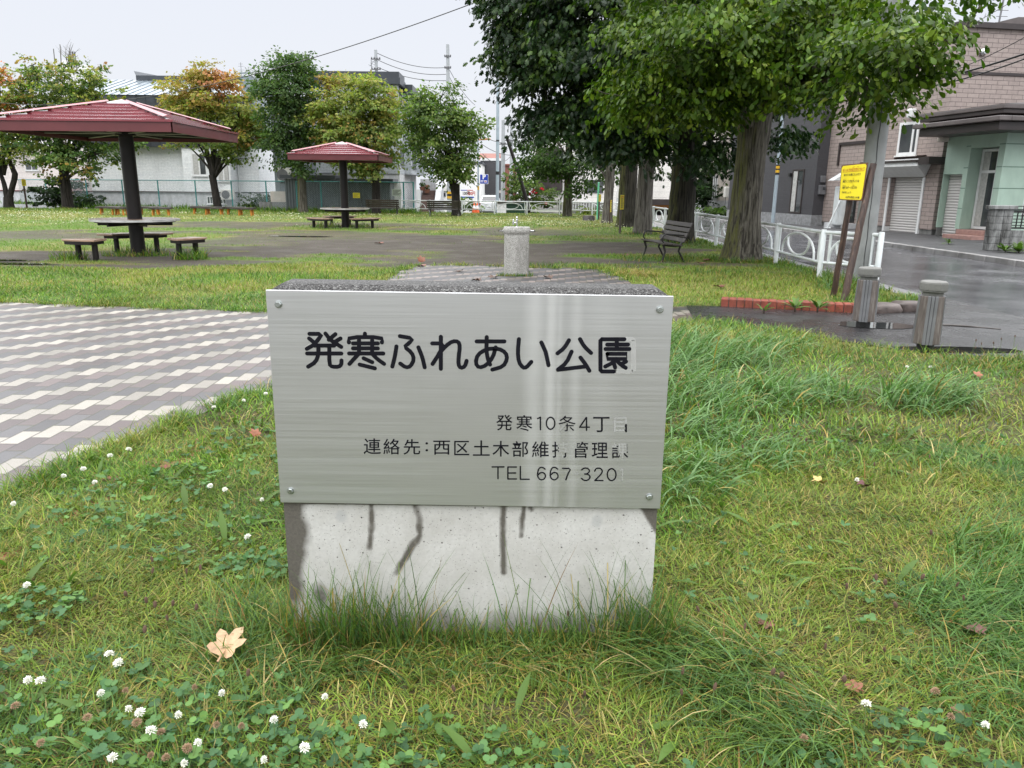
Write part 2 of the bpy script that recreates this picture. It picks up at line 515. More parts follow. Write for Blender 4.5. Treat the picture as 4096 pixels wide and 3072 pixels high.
puddle(-9.9, 14.6, .9, .12, .016, 'small shallow puddle by the near shelter', 12)
puddle(-6.2, 22.6, .9, .2, .016, 'puddle on the bare earth beyond the near shelter', 14)
# ------------------------------------------------------------------ park name sign: concrete slab with a brushed metal plate
YP = 2.2365                         # face of the plate
SY = 2.25                           # face of the slab
n = NT('sign_concrete')
_st = n.attr('tint').outputs['Color']
_sx = n.n('ShaderNodeSeparateColor'); n.l(_st, _sx.inputs[0])
_base = n.ramp(n.noise(7, 6, .6), [(.3, (.42, .41, .385)), (.7, (.55, .545, .525))])
_base = n.mix(n.ramp(n.noise(95, 3), [(.35, 0.), (.7, .35)]), _base, (.36, .355, .34))
_vp = n.voro(46)
_vn = n.ramp(n.noise(22, 2), [(.45, 0.), (.6, 1.)])
_pit = n.math('MULTIPLY', n.ramp(_vp.outputs['Distance'], [(.08, 1.), (.15, 0.)]), n.ramp(n.voro(46).outputs['Color'], [(.60, 0.), (.64, 1.)]))
_vp2 = n.voro(150)
_pit2 = n.math('MULTIPLY', n.ramp(_vp2.outputs['Distance'], [(.14, 1.), (.22, 0.)]), n.ramp(_vp2.outputs['Color'], [(.62, 0.), (.66, 1.)]))
_pits = n.math('MAXIMUM', _pit, n.math('MULTIPLY', _pit2, .7))
_base = n.mix(n.ramp(n.noise(2.3, 6, .75), [(.45, 0.), (.75, .38)]), _base, (.30, .285, .255))
_base = n.mix(n.ramp(n.noise(14, 5, .8, vec=n.mapped((1, 1, .4))), [(.52, 0.), (.72, .38)]), _base, (.55, .55, .53))
_base = n.mix(_pits, _base, (.10, .095, .088))
_dk = n.math('ADD', _sx.outputs[0], n.math('MULTIPLY', n.math('SUBTRACT', n.noise(38, 4), .5), .55))
_dk = n.ramp(n.math('MULTIPLY', _dk, n.ramp(_sx.outputs[0], [(0, 0.), (.15, 1.)])), [(.18, 0.), (.85, 1.)])
_base = n.mix(n.math('MULTIPLY', _dk, .93), _base, n.mix(n.noise(110, 4, .8), (.012, .010, .008), (.14, .125, .10)))
_base = n.mix(n.math('MULTIPLY', _sx.outputs[1], .55), _base, (.34, .345, .345))
n.set(color=_base, rough=.82, spec=.3)
n.bump(n.math('SUBTRACT', n.math('MULTIPLY', n.noise(130, 4), .3), _pits), .5, .006)
n = NT('exposed_aggregate')
_v = n.voro(190)
n.set(color=n.ramp(_v.outputs['Color'], [(.1, (.022, .021, .020)), (.7, (.085, .083, .080)), (.97, (.22, .22, .21))]), rough=n.ramp(_v.outputs['Distance'], [(.1, .35), (.6, .8)]))
n.bump(_v.outputs['Distance'], 1.0, .008)
n = NT('brushed_metal')
_bz = n.noise(1, 4, .7, vec=n.mapped((1.2, 1, 260)))
_bz2 = n.noise(1, 3, .6, vec=n.mapped((5, 1, 700)))
_spx = n.n('ShaderNodeSeparateXYZ'); n.l(n.co(), _spx.inputs[0])
_wob = n.math('ADD', _spx.outputs['X'], n.math('MULTIPLY', n.math('SUBTRACT', n.noise(6, 2), .5), .012))
_dr = None
for (a, w_, s_) in ((.192, .020, .7), (.243, .012, .95), (.268, .006, .5), (.318, .012, .5), (.40, .03, .2)):
    d = n.math('ABSOLUTE', n.math('SUBTRACT', _wob, a))
    r_ = n.math('MULTIPLY', n.ramp(n.math('DIVIDE', d, w_ * 2), [(.15, 1.), (1., 0.)]), s_)
    _dr = r_ if _dr is None else n.math('MAXIMUM', _dr, r_)
_mc = n.mix(_bz, (.46, .465, .47), (.63, .635, .64))
_mc = n.mix(n.ramp(_bz2, [(.35, 0.), (.8, .18)]), _mc, (.86, .87, .87))
_mc = n.mix(n.math('MULTIPLY', _dr, .22), _mc, (.83, .82, .79))
_mc = n.mix(n.ramp(n.noise(2.2, 5, .7, vec=n.mapped((1, 1, .5))), [(.5, 0.), (.85, .35)]), _mc, (.44, .46, .44))
_spk = n.voro(42)
_mc = n.mix(n.math('MULTIPLY', n.ramp(_spk.outputs['Distance'], [(.05, 1.), (.10, 0.)]), n.ramp(_spk.outputs['Color'], [(.86, 0.), (.88, .7)])), _mc, (.92, .92, .9))
n.set(color=_mc, rough=n.math('ADD', n.ramp(_bz, [(.3, .36), (.7, .5)]), n.math('MULTIPLY', _dr, .15)), metal=.88)
n.bump(_bz2, .06, .001)
plain('sign_paint', (.004, .004, .008), .5, var=.3, spec=.2)
plain('bare_groove', (.50, .505, .50), .45, metal=.6, var=.1)
plain('groove_edge', (.72, .72, .72), .3, metal=.5, var=.05)
plain('zinc_bolt', (.42, .45, .44), .32, metal=.9, var=.2, scale=60)

sign = thing('park_sign', 'concrete park name sign with a brushed metal plate, nearest thing in the lawn', 'sign', (-.127, SY, 0))
def loc(v): return Vector((v[0] + .127, v[1] - SY, v[2]))
# slab: front face as a fine grid that carries its water stains, the top rough and chamfered
X0, X1, ZT = -.722 + .127, .466 + .127, 1.148
TH = .17
tz = lambda x: ZT - .0060 * (x + .595) / 1.19
nu, nv = 170, 90
fu = np.linspace(X0, X1, nu); fv = np.linspace(-.12, 1.105, nv * 2)
FX, FZ = np.meshgrid(fu, fv)
st = np.zeros(FX.shape); g2 = np.zeros(FX.shape)
def streak(pts, w, fade=True):
    global st
    for (p, q) in zip(pts[:-1], pts[1:]):
        (ax, az), (bx, bz) = (loc(P(*p, SY))[0], P(*p, SY)[2]), (loc(P(*q, SY))[0], P(*q, SY)[2])
        dx, dz = bx - ax, bz - az; L2 = dx * dx + dz * dz
        t = np.clip(((FX - ax) * dx + (FZ - az) * dz) / L2, 0, 1)
        d = np.hypot(FX - ax - t * dx, (FZ - az - t * dz))
        wn = w * (.75 + .6 * vnoise(FX * 40 + 3, FZ * 40, 1.))
        st = np.maximum(st, (1 - sstep(.2, 1.45, d / wn)) * (.72 + .28 * vnoise(FX * 60, FZ * 22, 1.)))
streak([(1485, 2005), (1488, 2105), (1478, 2190)], .011)
streak([(1655, 2005), (1675, 2060), (1680, 2140), (1630, 2215), (1585, 2290)], .013)
streak([(2018, 2005), (2010, 2110), (2015, 2290)], .012)
streak([(2098, 2010), (2090, 2080), (2085, 2145)], .009)
streak([(2110, 2010), (2125, 2040)], .008)
left = 1 - sstep(0, .055, FX - X0 - .035 - .03 * (FZ - .2) / .3 * (FZ > .2) + .03 * vnoise(FX * 30, FZ * 14, 1.))
st = np.maximum(st, left * sstep(.16, .24, FZ + .12 * vnoise(FX * 8, FZ * 8, 1.)) )
tri = 1 - sstep(0, .02, (X1 - FX) - (FZ - .375) * .62)
st = np.maximum(st, tri)
st = np.maximum(st, (1 - sstep(.0, .03, FX - X0)) * .8)
st = np.maximum(st, .8 * (1 - sstep(0, .05, np.hypot(FX - X0 - .10, (FZ - .13) * .6))))
st = np.maximum(st, (1 - sstep(.05, .16, FZ + .08 * vnoise(FX * 10, FZ * 10, 1.))) * .55)
st[FZ > .452] = 1.0
for (px, py) in ((1365, 2065), (2388, 2085)):
    c = loc(P(px, py, SY)); d = np.hypot(FX - c[0], (FZ - c[2]) * .8)
    g2 = np.maximum(g2, (1 - sstep(.012, .022, d)))
V = np.stack([FX, np.zeros_like(FX), FZ - np.where(FZ > 1.1, .006 * (FX - X0) / 1.19, 0)], -1).reshape(-1, 3)
ii = np.arange(FX.size).reshape(FX.shape)
F = np.stack([ii[:-1, :-1], ii[:-1, 1:], ii[1:, 1:], ii[1:, :-1]], -1).reshape(-1, 4)
cols = np.stack([st, g2, np.zeros_like(st)], -1).reshape(-1, 3)
# sides, back and top joined to the same mesh
ch = .018
sh = [(X0, 0, -.12), (X1, 0, -.12), (X1, TH, -.12), (X0, TH, -.12), (X0, 0, 1.105), (X1, 0, 1.099), (X1, TH, 1.099), (X0, TH, 1.105)]
top = [(X0 + .004, .012, tz(X0) - .016), (X1 - .004, .012, tz(X1) - .016), (X1 - .004, TH - .01, tz(X1) - .016), (X0 + .004, TH - .01, tz(X0) - .016)]
top2 = [(X0 + .03, .030, tz(X0)), (X1 - .03, .030, tz(X1)), (X1 - .03, TH - .02, tz(X1)), (X0 + .03, TH - .02, tz(X0))]
ox = len(V)
V = np.concatenate([V, np.array(sh + top + top2)])
cols = np.concatenate([cols, np.tile([.75, 0, 0], (16, 1))])
q = lambda *a: [ox + i for i in a]
F2 = [q(1, 2, 6, 5), q(3, 0, 4, 7), q(2, 3, 7, 6), q(4, 5, 9, 8), q(5, 6, 10, 9), q(6, 7, 11, 10), q(7, 4, 8, 11), q(8, 9, 13, 12), q(9, 10, 14, 13), q(10, 11, 15, 14), q(11, 8, 12, 15), q(12, 13, 14, 15)]
slab = np_mesh('concrete_slab', V, np.concatenate([F, np.array(F2)]), [MATS['sign_concrete'], MATS['exposed_aggregate']], sign, cols)
mi = np.zeros(len(slab.data.polygons), dtype=np.int32); mi[-9:] = 1
slab.data.polygons.foreach_set('material_index', mi)

# plate: corners read from the photo, 3 mm sheet
pc = [loc(P(px, py, YP)) for px, py in ((1122, 2010), (2640, 2035), (2695, 1185), (1062, 1160))]
b = MB()
pts = [Vector((v.x, YP - SY, v.z)) for v in pc]
back = [v + Vector((0, .0115, 0)) for v in pts]
b.add(pts + back, [(0, 1, 2, 3), (7, 6, 5, 4), (1, 0, 4, 5), (2, 1, 5, 6), (3, 2, 6, 7), (0, 3, 7, 4)])
plate = b.build('sign_plate', MATS['brushed_metal'], sign, bevel=.0012)
for (px, py) in ((1114, 1217), (2639, 1238), (1162, 1963), (2597, 1987)):
    c = loc(P(px, py, YP)); b = MB()
    M = Matrix.Translation((c.x, YP - SY, c.z)) @ Matrix.Rotation(R(90), 4, 'X')
    b.lathe([(.0115, 0), (.0115, .0012), (.0100, .0016)], 20, 0, M)
    b.lathe([(.0088, .0016), (.0088, .0062), (.0078, .0074)], 6, 0, M @ Matrix.Rotation(R(px % 60), 4, 'Z'))
    b.build('bolt', MATS['zinc_bolt'], plate)

# the eight big characters: rounded strokes cut as grooves and filled with paint
def stroke(b, pts, w, mi, y):
    """flat round-ended stroke through pixel points of the title crop"""
    q = []
    for (x, yy) in pts:
        v = loc(P(1180 + x / 1.5151, 1260 + yy / 1.5151, YP)); q.append(Vector((v.x, v.z)))
    if len(q) > 2 and not isinstance(pts, tuple):   # one pass of corner cutting
        r = [q[0]]
        for a, c in zip(q[:-1], q[1:]):
            r += [a.lerp(c, .25), a.lerp(c, .75)]
        r.append(q[-1]); q = r
    outl, outr = [], []
    n = len(q)
    for i, p in enumerate(q):
        t = (q[min(i + 1, n - 1)] - q[max(i - 1, 0)]).normalized(); s = Vector((-t.y, t.x)) * w
        outl.append(p + s); outr.append(p - s)
    vs = [Vector((v.x, y, v.y)) for v in outl + outr]
    b.add(vs, [(i, i + 1, n + i + 1, n + i) for i in range(n - 1)], mi)
    for p in (q[0], q[-1]):
        b.add([(p.x + w * math.cos(2 * math.pi * k / 16), y - .00002, p.y + w * math.sin(2 * math.pi * k / 16)) for k in range(16)], [tuple(range(16))], mi)
TITLE = [  # 発
    [(88, 114), (165, 114), (140, 150), (112, 182)], [(112, 182), (72, 205)], [(86, 142), (118, 168)], [(185, 112), (215, 152), (280, 193)], [(245, 116), (205, 150)], [(276, 142), (236, 166)],
    [(118, 185), (238, 185)], [(74, 233), (281, 233)], [(142, 185), (142, 240), (125, 285), (80, 313)], [(208, 185), (208, 300), (226, 314), (266, 314), (281, 300), (282, 275)],
    # 寒
    [(424, 113), (424, 131)], [(327, 166), (327, 134), (527, 134), (527, 166)], [(352, 172), (502, 172)], [(352, 202), (502, 202)], [(328, 233), (535, 233)],
    [(388, 152), (388, 233)], [(468, 152), (468, 233)], [(388, 233), (330, 296)], [(465, 233), (500, 268), (540, 296)], [(416, 262), (468, 286)], [(392, 300), (484, 323)],
    # ふ
    [(636, 128), (716, 142), (690, 172), (662, 192), (708, 228), (722, 268), (700, 312), (672, 318), (638, 294)], [(615, 190), (606, 250), (590, 312)], [(748, 196), (772, 255), (786, 317)],
    # れ
    [(884, 132), (884, 326)], [(832, 172), (905, 172), (878, 228), (834, 296)], [(872, 234), (915, 186), (955, 158), (990, 160), (1000, 190), (992, 250), (990, 300), (1004, 322), (1030, 312), (1040, 278)],
    # あ
    [(1101, 160), (1269, 160)], [(1162, 134), (1160, 215), (1168, 265), (1182, 300)], [(1216, 196), (1200, 255), (1160, 305), (1115, 320), (1094, 292), (1106, 240), (1160, 206), (1232, 202), (1278, 228), (1286, 268), (1262, 312), (1196, 331)],
    # い
    [(1357, 146), (1350, 220), (1356, 285), (1382, 320), (1402, 318), (1432, 284)], [(1493, 166), (1518, 222)], [(1518, 222), (1528, 262), (1536, 304)],
    # 公
    [(1660, 153), (1632, 200), (1591, 232)], [(1727, 146), (1752, 190), (1794, 230)], [(1676, 222), (1645, 290), (1594, 330)], [(1594, 332), (1760, 312)], [(1730, 258), (1762, 300), (1784, 338)],
    # 園
    ((1996, 147), (1856, 147), (1851, 152), (1851, 337), (1856, 342), (1930, 342)), [(1892, 179), (2018, 179)], [(1950, 160), (1950, 206)], [(1882, 206), (2026, 206)], ((1894, 235), (2010, 235), (2010, 266), (1894, 266), (1894, 235)),
    [(1948, 266), (1920, 292), (1880, 312)], [(1932, 290), (1940, 318)], [(1950, 276), (1976, 302), (2004, 320)], [(2006, 282), (1976, 298)]]
BARE = [((1998, 147), (2046, 147), (2052, 153), (2052, 336), (2046, 342), (1936, 342)), [(1935, 342), (1940, 320)], [(1506, 172), (1534, 240), (1540, 300)], [(74, 200), (92, 188)]]
LOW = YP - SY - .0006
b = MB()
for i, s in enumerate(TITLE): stroke(b, s, .0062, 0, LOW - .00004 * (i % 9))
for s in BARE:
    stroke(b, s, .0064, 2, LOW + .00036); stroke(b, s, .0055, 1, LOW + .00022)
b.build('title_lettering', [MATS['sign_paint'], MATS['bare_groove'], MATS['groove_edge']], plate)

# three small lines: one mesh each, painted characters and worn ones
def small_char(ch, x0, x1, y0, y1, worn=()):
    """one character fitted to its box in the small-text crop; worn = list of (u0,u1,v0,v1) where the paint is gone"""
    me = text_mesh(ch, 1.0, offset=0. if ch == '条' else .006)
    bm = bmesh.new(); bm.from_mesh(me); bpy.data.meshes.remove(me)
    xs = [v.co.x for v in bm.verts]; ys = [v.co.y for v in bm.verts]
    ax, bx, ay, by = min(xs), max(xs), min(ys), max(ys)
    if bx - ax < 1e-6: bx = ax + 1
    if by - ay < 1e-6: by = ay + 1
    for (u0, u1, v0, v1) in worn:
        for co, no in (((ax + u0 * (bx - ax), 0, 0), (1, 0, 0)), ((ax + u1 * (bx - ax), 0, 0), (1, 0, 0)), ((0, ay + v0 * (by - ay), 0), (0, 1, 0)), ((0, ay + v1 * (by - ay), 0), (0, 1, 0))):
            bmesh.ops.bisect_plane(bm, geom=bm.verts[:] + bm.edges[:] + bm.faces[:], plane_co=co, plane_no=no)
    bm.verts.ensure_lookup_table()
    V, F, mi = [], [], []
    for v in bm.verts:
        u = (v.co.x - ax) / (bx - ax); w = (v.co.y - ay) / (by - ay)
        p = loc(P(1400 + (x0 + u * (x1 - x0)) / 1.8433, 1620 + (y1 + w * (y0 - y1)) / 1.8433, YP))
        V.append((p.x, LOW, p.z))
    for f in bm.faces:
        c = f.calc_center_median(); u = (c.x - ax) / (bx - ax); w = (c.y - ay) / (by - ay)
        F.append([v.index for v in f.verts])
        mi.append(1 if any(u0 <= u <= u1 and v0 <= w <= v1 for (u0, u1, v0, v1) in worn) else 0)
    bm.free()
    return V, F, mi
A = (0, 1, 0, 1)
LINES = [[('発', 1078, 1198, 72, 188), ('寒', 1226, 1344, 74, 192), ('条', 1538, 1664, 78, 194), ('丁', 1792, 1914, 88, 200), ('目', 1946, 2042, 90, 200, (0, .82, 0, 1), (0, 1, .55, 1))],
         [('連', 100, 228, 246, 362), ('絡', 246, 368, 248, 364), ('先', 394, 518, 252, 366), ('：', 556, 576, 274, 342), ('西', 614, 738, 262, 366), ('区', 768, 880, 264, 370), ('土', 906, 1030, 260, 374), ('木', 1050, 1174, 264, 380), ('部', 1196, 1314, 266, 382), ('維', 1342, 1466, 268, 386), ('持', 1490, 1610, 270, 388, (.42, 1, .3, 1), (.42, .7, 0, .3)), ('管', 1636, 1756, 270, 390, (0, .3, .6, 1), (0, .18, 0, 1)), ('理', 1782, 1900, 276, 390), ('課', 1928, 2052, 278, 394, (.42, .9, .35, 1), (.5, .72, 0, .4), (0, .3, .7, 1))]]
def oval(cx, cy, rx, ry): return [(cx + rx * math.cos(2 * math.pi * k / 24), cy + ry * math.sin(2 * math.pi * k / 24)) for k in range(25)]
DIGITS = [[(1384, 99), (1404, 90)], [(1404, 90), (1404, 181)], oval(1479, 134, 31, 44), [(1742, 92), (1694, 162)], [(1694, 163), (1764, 163)], [(1744, 93), (1744, 186)],
          [(1048, 456), (1135, 456)], [(1091, 456), (1091, 543)], [(1164, 457), (1164, 545)], [(1164, 457), (1227, 457)], [(1164, 501), (1221, 501)], [(1164, 545), (1227, 545)], [(1256, 453), (1256, 547)], [(1256, 547), (1321, 547)]]
for dx in (0, 93): DIGITS.append([(1438 + dx, 472), (1420 + dx, 458), (1396 + dx, 462), (1383 + dx, 495), (1384 + dx, 530), (1402 + dx, 552), (1430 + dx, 548), (1444 + dx, 524), (1432 + dx, 500), (1406 + dx, 496), (1386 + dx, 516)])
DIGITS += [[(1567, 467), (1630, 467), (1606, 508), (1592, 551)], [(1708, 478), (1725, 464), (1755, 466), (1768, 486), (1752, 506), (1730, 508)], [(1730, 508), (1760, 512), (1773, 532), (1755, 555), (1725, 556), (1707, 541)],
           [(1804, 487), (1815, 466), (1845, 465), (1863, 485), (1850, 512), (1806, 555)], [(1806, 556), (1865, 556)], oval(1929, 513, 32, 44)]
BARE2 = [[(1550, 184), (1572, 166)], [(1560, 152), (1584, 152)], [(1654, 508), (1684, 508)], [(1990, 482), (2008, 471)], [(2008, 471), (2008, 557)]]
b = MB()
for k, (ss, mi) in enumerate([(d, 0) for d in DIGITS] + [(d, 1) for d in BARE2]):
    stroke(b, [((1400 + x / 1.8433 - 1180) * 1.5151, (1620 + y / 1.8433 - 1260) * 1.5151) for x, y in ss], .00225, mi, LOW - .00003 * (k % 7) - .0002 * mi)
b.build('address_lettering', [MATS['sign_paint'], MATS['bare_groove']], plate)
for ln in LINES:
    b = MB()
    for c in ln:
        V, F, mi = small_char(c[0], *c[1:5], worn=c[5:])
        o0 = len(b.v); b.v += V; b.f += [[i + o0 for i in f] for f in F]; b.mi += mi
    b.build('address_lettering', [MATS['sign_paint'], MATS['bare_groove']], plate)
# ------------------------------------------------------------------ paints and timbers
plain('dark_red_paint', (.105, .020, .024), .48, var=.14, scale=2, dirt=((.08, .02, .02), .4), coat=.15)
plain('roof_red', (.17, .020, .028), .20, var=.16, scale=2.5, coat=1., coat_rough=.06)
plain('black_brown_steel', (.010, .0075, .008), .42, var=.3, scale=5, spec=.35)
plain('ridge_red', (.30, .10, .11), .45, var=.15, coat=.25)
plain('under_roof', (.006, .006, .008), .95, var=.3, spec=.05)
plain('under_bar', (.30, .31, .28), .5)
plain('pale_edge', (.62, .62, .62), .35, metal=.6)
n = NT('bench_top_wood')
_f = n.noise(3, 5, .6, vec=n.mapped((1, 1, 1)))
n.set(color=n.ramp(_f, [(.3, (.24, .15, .105)), (.7, (.36, .25, .185))]), rough=n.ramp(_f, [(.3, .22), (.7, .4)]), coat=.3)
n = NT('wet_dark_wood')
_f = n.noise(4, 6, .65, vec=n.mapped((1, 6, 6)))
n.set(color=n.ramp(_f, [(.25, (.014, .011, .010)), (.55, (.045, .038, .034)), (.75, (.15, .14, .125))]), rough=n.ramp(_f, [(.3, .28), (.7, .55)]), spec=.5)
n.bump(_f, .4, .006)
n = NT('weathered_wood')
_f = n.noise(5, 6, .68, vec=n.mapped((9, 9, .9)))
n.set(color=n.ramp(_f, [(.25, (.03, .022, .018)), (.5, (.10, .083, .072)), (.75, (.24, .22, .20))]), rough=.7)
n.bump(_f, .5, .006)
n = NT('burnt_post_wood')
_f = n.noise(3, 6, .7, vec=n.mapped((7, 7, 1.2)), dist=1.2)
n.set(color=n.ramp(_f, [(.3, (.014, .009, .008)), (.55, (.060, .034, .024)), (.75, (.15, .095, .07))]), rough=.45)
n.bump(_f, .5, .006)
plain('cast_iron', (.014, .013, .013), .4, var=.3)
plain('grey_strip', (.15, .153, .16), .42, var=.2, scale=4, metal=.2, dirt=((.08, .08, .08), .5))
plain('cap_concrete', (.135, .135, .125), .62, var=.2, scale=9, bump=.3, dirt=((.06, .06, .05), .5))
plain('black_base', (.012, .012, .012), .4)
plain('white_paint', (.62, .66, .66), .38, var=.08, scale=5, coat=.2, dirt=((.22, .16, .11), .38))
plain('teal_paint', (.055, .24, .235), .45, var=.15)
plain('chainlink_wire', (.30, .37, .37), .4, metal=.5)
plain('orange_paint', (.45, .17, .02), .5)
plain('sign_yellow', (.74, .62, .012), .42, var=.06, scale=3, dirt=((.5, .36, .02), .5))
plain('sign_red_ink', (.42, .035, .015), .5)
plain('sign_black_ink', (.03, .025, .012), .5)
plain('ply_edge', (.12, .055, .03), .6)
plain('chrome', (.72, .73, .74), .12, metal=1., var=.05)
n = NT('washed_granolith')
_v = n.voro(150)
_st = n.ramp(n.noise(3, 5, .7, vec=n.mapped((1, 1, .3))), [(.5, 0.), (.75, .75)])
_c = n.ramp(_v.outputs['Color'], [(.1, (.13, .125, .11)), (.5, (.33, .325, .30)), (.95, (.52, .51, .48))])
n.set(color=n.mix(_st, _c, (.075, .07, .06)), rough=.7)
n.bump(_v.outputs['Distance'], .7, .008)

# ------------------------------------------------------------------ picnic shelters: four-sided roof on one steel column, table fixed round the column
def shelter(cx, cy, z0, S, label):
    t = thing('picnic_shelter', label, 'shelter', (cx, cy, z0))
    h = S / 2
    ze, zt = 2.35, 2.525
    b = MB()                                      # fascia ring
    th = .03
    for k in range(4):
        M = Matrix.Rotation(k * math.pi / 2, 4, 'Z')
        b.box((-h, -h, ze), (h - (th if k % 2 else 0), -h + th, zt), 0, M)
    f = b.build('fascia', MATS['dark_red_paint'], t, bevel=.004)
    b = MB()                                      # stepped roof courses on each slope
    nst, rise, cap = 6, .137 * S, .19
    for k in range(4):
        M = Matrix.Rotation(k * math.pi / 2, 4, 'Z')
        for i in range(nst):
            a0 = h + .02 - (h - cap) * i / nst; a1 = h + .02 - (h - cap) * (i + 1) / nst
            za = zt + .012 + rise * i / nst; zb = zt + .012 + rise * (i + 1) / nst
            lip = .027
            vs = [(-a0, -a0, za + lip), (a0, -a0, za + lip), (a1, -a1, zb), (-a1, -a1, zb), (-a0, -a0, za - .012), (a0, -a0, za - .012)]
            b.add([M @ Vector(v) for v in vs], [(0, 1, 2, 3), (4, 5, 1, 0)])
    zc = zt + .012 + rise
    b.add([(-cap - .05, -cap - .05, zc - .012), (cap + .05, -cap - .05, zc - .012), (cap + .05, cap + .05, zc - .012), (-cap - .05, cap + .05, zc - .012), (0, 0, zc + .075)],
          [(0, 1, 4), (1, 2, 4), (2, 3, 4), (3, 0, 4), (3, 2, 1, 0)])
    r = b.build('roof', MATS['roof_red'], t)
    b = MB()
    for k in range(4):                            # hip cappings
        M = Matrix.Rotation(k * math.pi / 2, 4, 'Z')
        p0 = Vector((h - .12, -h + .12, zt + .10)); p1 = Vector((cap, -cap, zc + .018))
        d = Vector((1, 1, 0)).normalized() * .085; u = Vector((0, 0, .022))
        vs = [p0 - d, p0 + d, p1 + d * .8, p1 - d * .8, p0 + u * 1.4, p1 + u * 1.4]
        b.add([M @ v for v in vs], [(0, 4, 5, 3), (4, 1, 2, 5), (0, 1, 4)])
    b.build('ridge_cap', MATS['ridge_red'], r)
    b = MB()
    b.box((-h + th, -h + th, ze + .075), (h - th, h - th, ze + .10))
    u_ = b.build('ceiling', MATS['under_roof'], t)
    b = MB()
    for k in range(8):
        a = k * math.pi / 4; L = (h - .05) if k % 2 == 0 else (h - .05) * 1.38
        M = Matrix.Rotation(a, 4, 'Z'); b.box((.1, -.02, ze + .058), (L, .02, ze + .0735), 0, M)
    b.build('roof_beam', MATS['under_bar'], u_)
    b = MB(); b.lathe([(.142, -.15), (.142, .0), (.140, 1.2), (.139, ze + .02), (.20, ze + .03), (.20, ze + .075)], 28)
    b.build('column', MATS['black_brown_steel'], t, smooth=40)
    tb = MB(); tb.lathe([(.82, .700), (.86, .706), (.86, .735), (.85, .742), (.15, .742)], 12)
    top = tb.build('table_top', MATS['bench_top_wood'], t)
    eb = MB()
    for k in range(12):
        a0 = 2 * math.pi * (k + .5) / 12; a1 = 2 * math.pi * (k + 1.5) / 12
        r0, r1 = .862, .872
        p = [(r0 * math.cos(a0), r0 * math.sin(a0)), (r1 * math.cos(a0), r1 * math.sin(a0)), (r1 * math.cos(a1), r1 * math.sin(a1)), (r0 * math.cos(a1), r0 * math.sin(a1))]
        eb.prism([p[0], p[1], p[2], p[3]], .702, .745)
    eb.build('table_edging', MATS['pale_edge'], top)
    ub = MB(); ub.lathe([(.30, .64), (.76, .675), (.80, .698), (.14, .698)], 12)
    for k in range(6):
        M = Matrix.Rotation(k * math.pi / 3 + .2, 4, 'Z'); ub.box((.2, -.02, .61), (.72, .02, .67), 0, M)
    ub.build('table_frame', MATS['black_brown_steel'], top)
    return t
shelter(-7.83, 16.1, 0, 3.35, 'red-roofed picnic shelter with round table, nearer and larger of the two')
shelter(P(1374, 700, 28.2).x, 28.2, -.06, 3.05, 'smaller looking red-roofed picnic shelter farther back before the grey shed')

def ring_bench(cx, cy, ang, z0, label, r0=.98, r1=1.42, span=R(54), rz=0):
    """segment seat of the ring round a shelter column; ang is where it sits seen from above"""
    t = thing('shelter_bench', label, 'bench', (cx, cy, z0), ang, 'curved bench seats round the shelter tables')
    b = MB(); k = 4
    outer = [(r1 / math.cos(0) * math.cos(a), r1 * math.sin(a)) for a in np.linspace(-span / 2, span / 2, k)]
    inner = [(r0 * math.cos(a), r0 * math.sin(a)) for a in np.linspace(span / 2, -span / 2, 3)]
    b.prism(outer + inner, .375, .415)
    b.build('seat', MATS['bench_top_wood'], t, bevel=.008)
    f = MB()
    f.prism([(x * .96 + .05 * (r0 + r1) / 2, y * .82) for x, y in outer + inner], .315, .374, 0)
    f.build('seat_frame', MATS['black_brown_steel'], t)
    for s in (-1, 1):
        l = MB(); a = s * span * .30; rm = (r0 + r1) / 2
        l.tube([(rm * math.cos(a), rm * math.sin(a), -.06), (rm * math.cos(a), rm * math.sin(a), .316)], .055, 10)
        l.build('leg', MATS['black_brown_steel'], t, smooth=40)
    return t
C1 = (-7.83, 16.1)
ring_bench(*C1, math.atan2(-1.42, -.38), 0, 'curved bench seat in front of the near shelter table, on its left', r0=1.15, r1=1.6, span=R(27))
ring_bench(*C1, math.atan2(.62, -.32), 0, 'long curved bench seat behind the column of the near shelter', r0=.62, r1=1.02, span=R(95))
ring_bench(*C1, math.atan2(-.72, 1.36), 0, 'curved bench seat on the right of the near shelter, grass at its foot', r0=1.32, r1=1.7, span=R(25))
C2 = (P(1374, 700, 28.2).x, 28.2)
ring_bench(*C2, math.atan2(-.95, -.75), -.05, 'bench seat left of the farther shelter column')
ring_bench(*C2, math.atan2(.9, -.35), -.05, 'bench seat behind the farther shelter column')
ring_bench(*C2, math.atan2(-.8, .85), -.05, 'bench seat right of the farther shelter column')

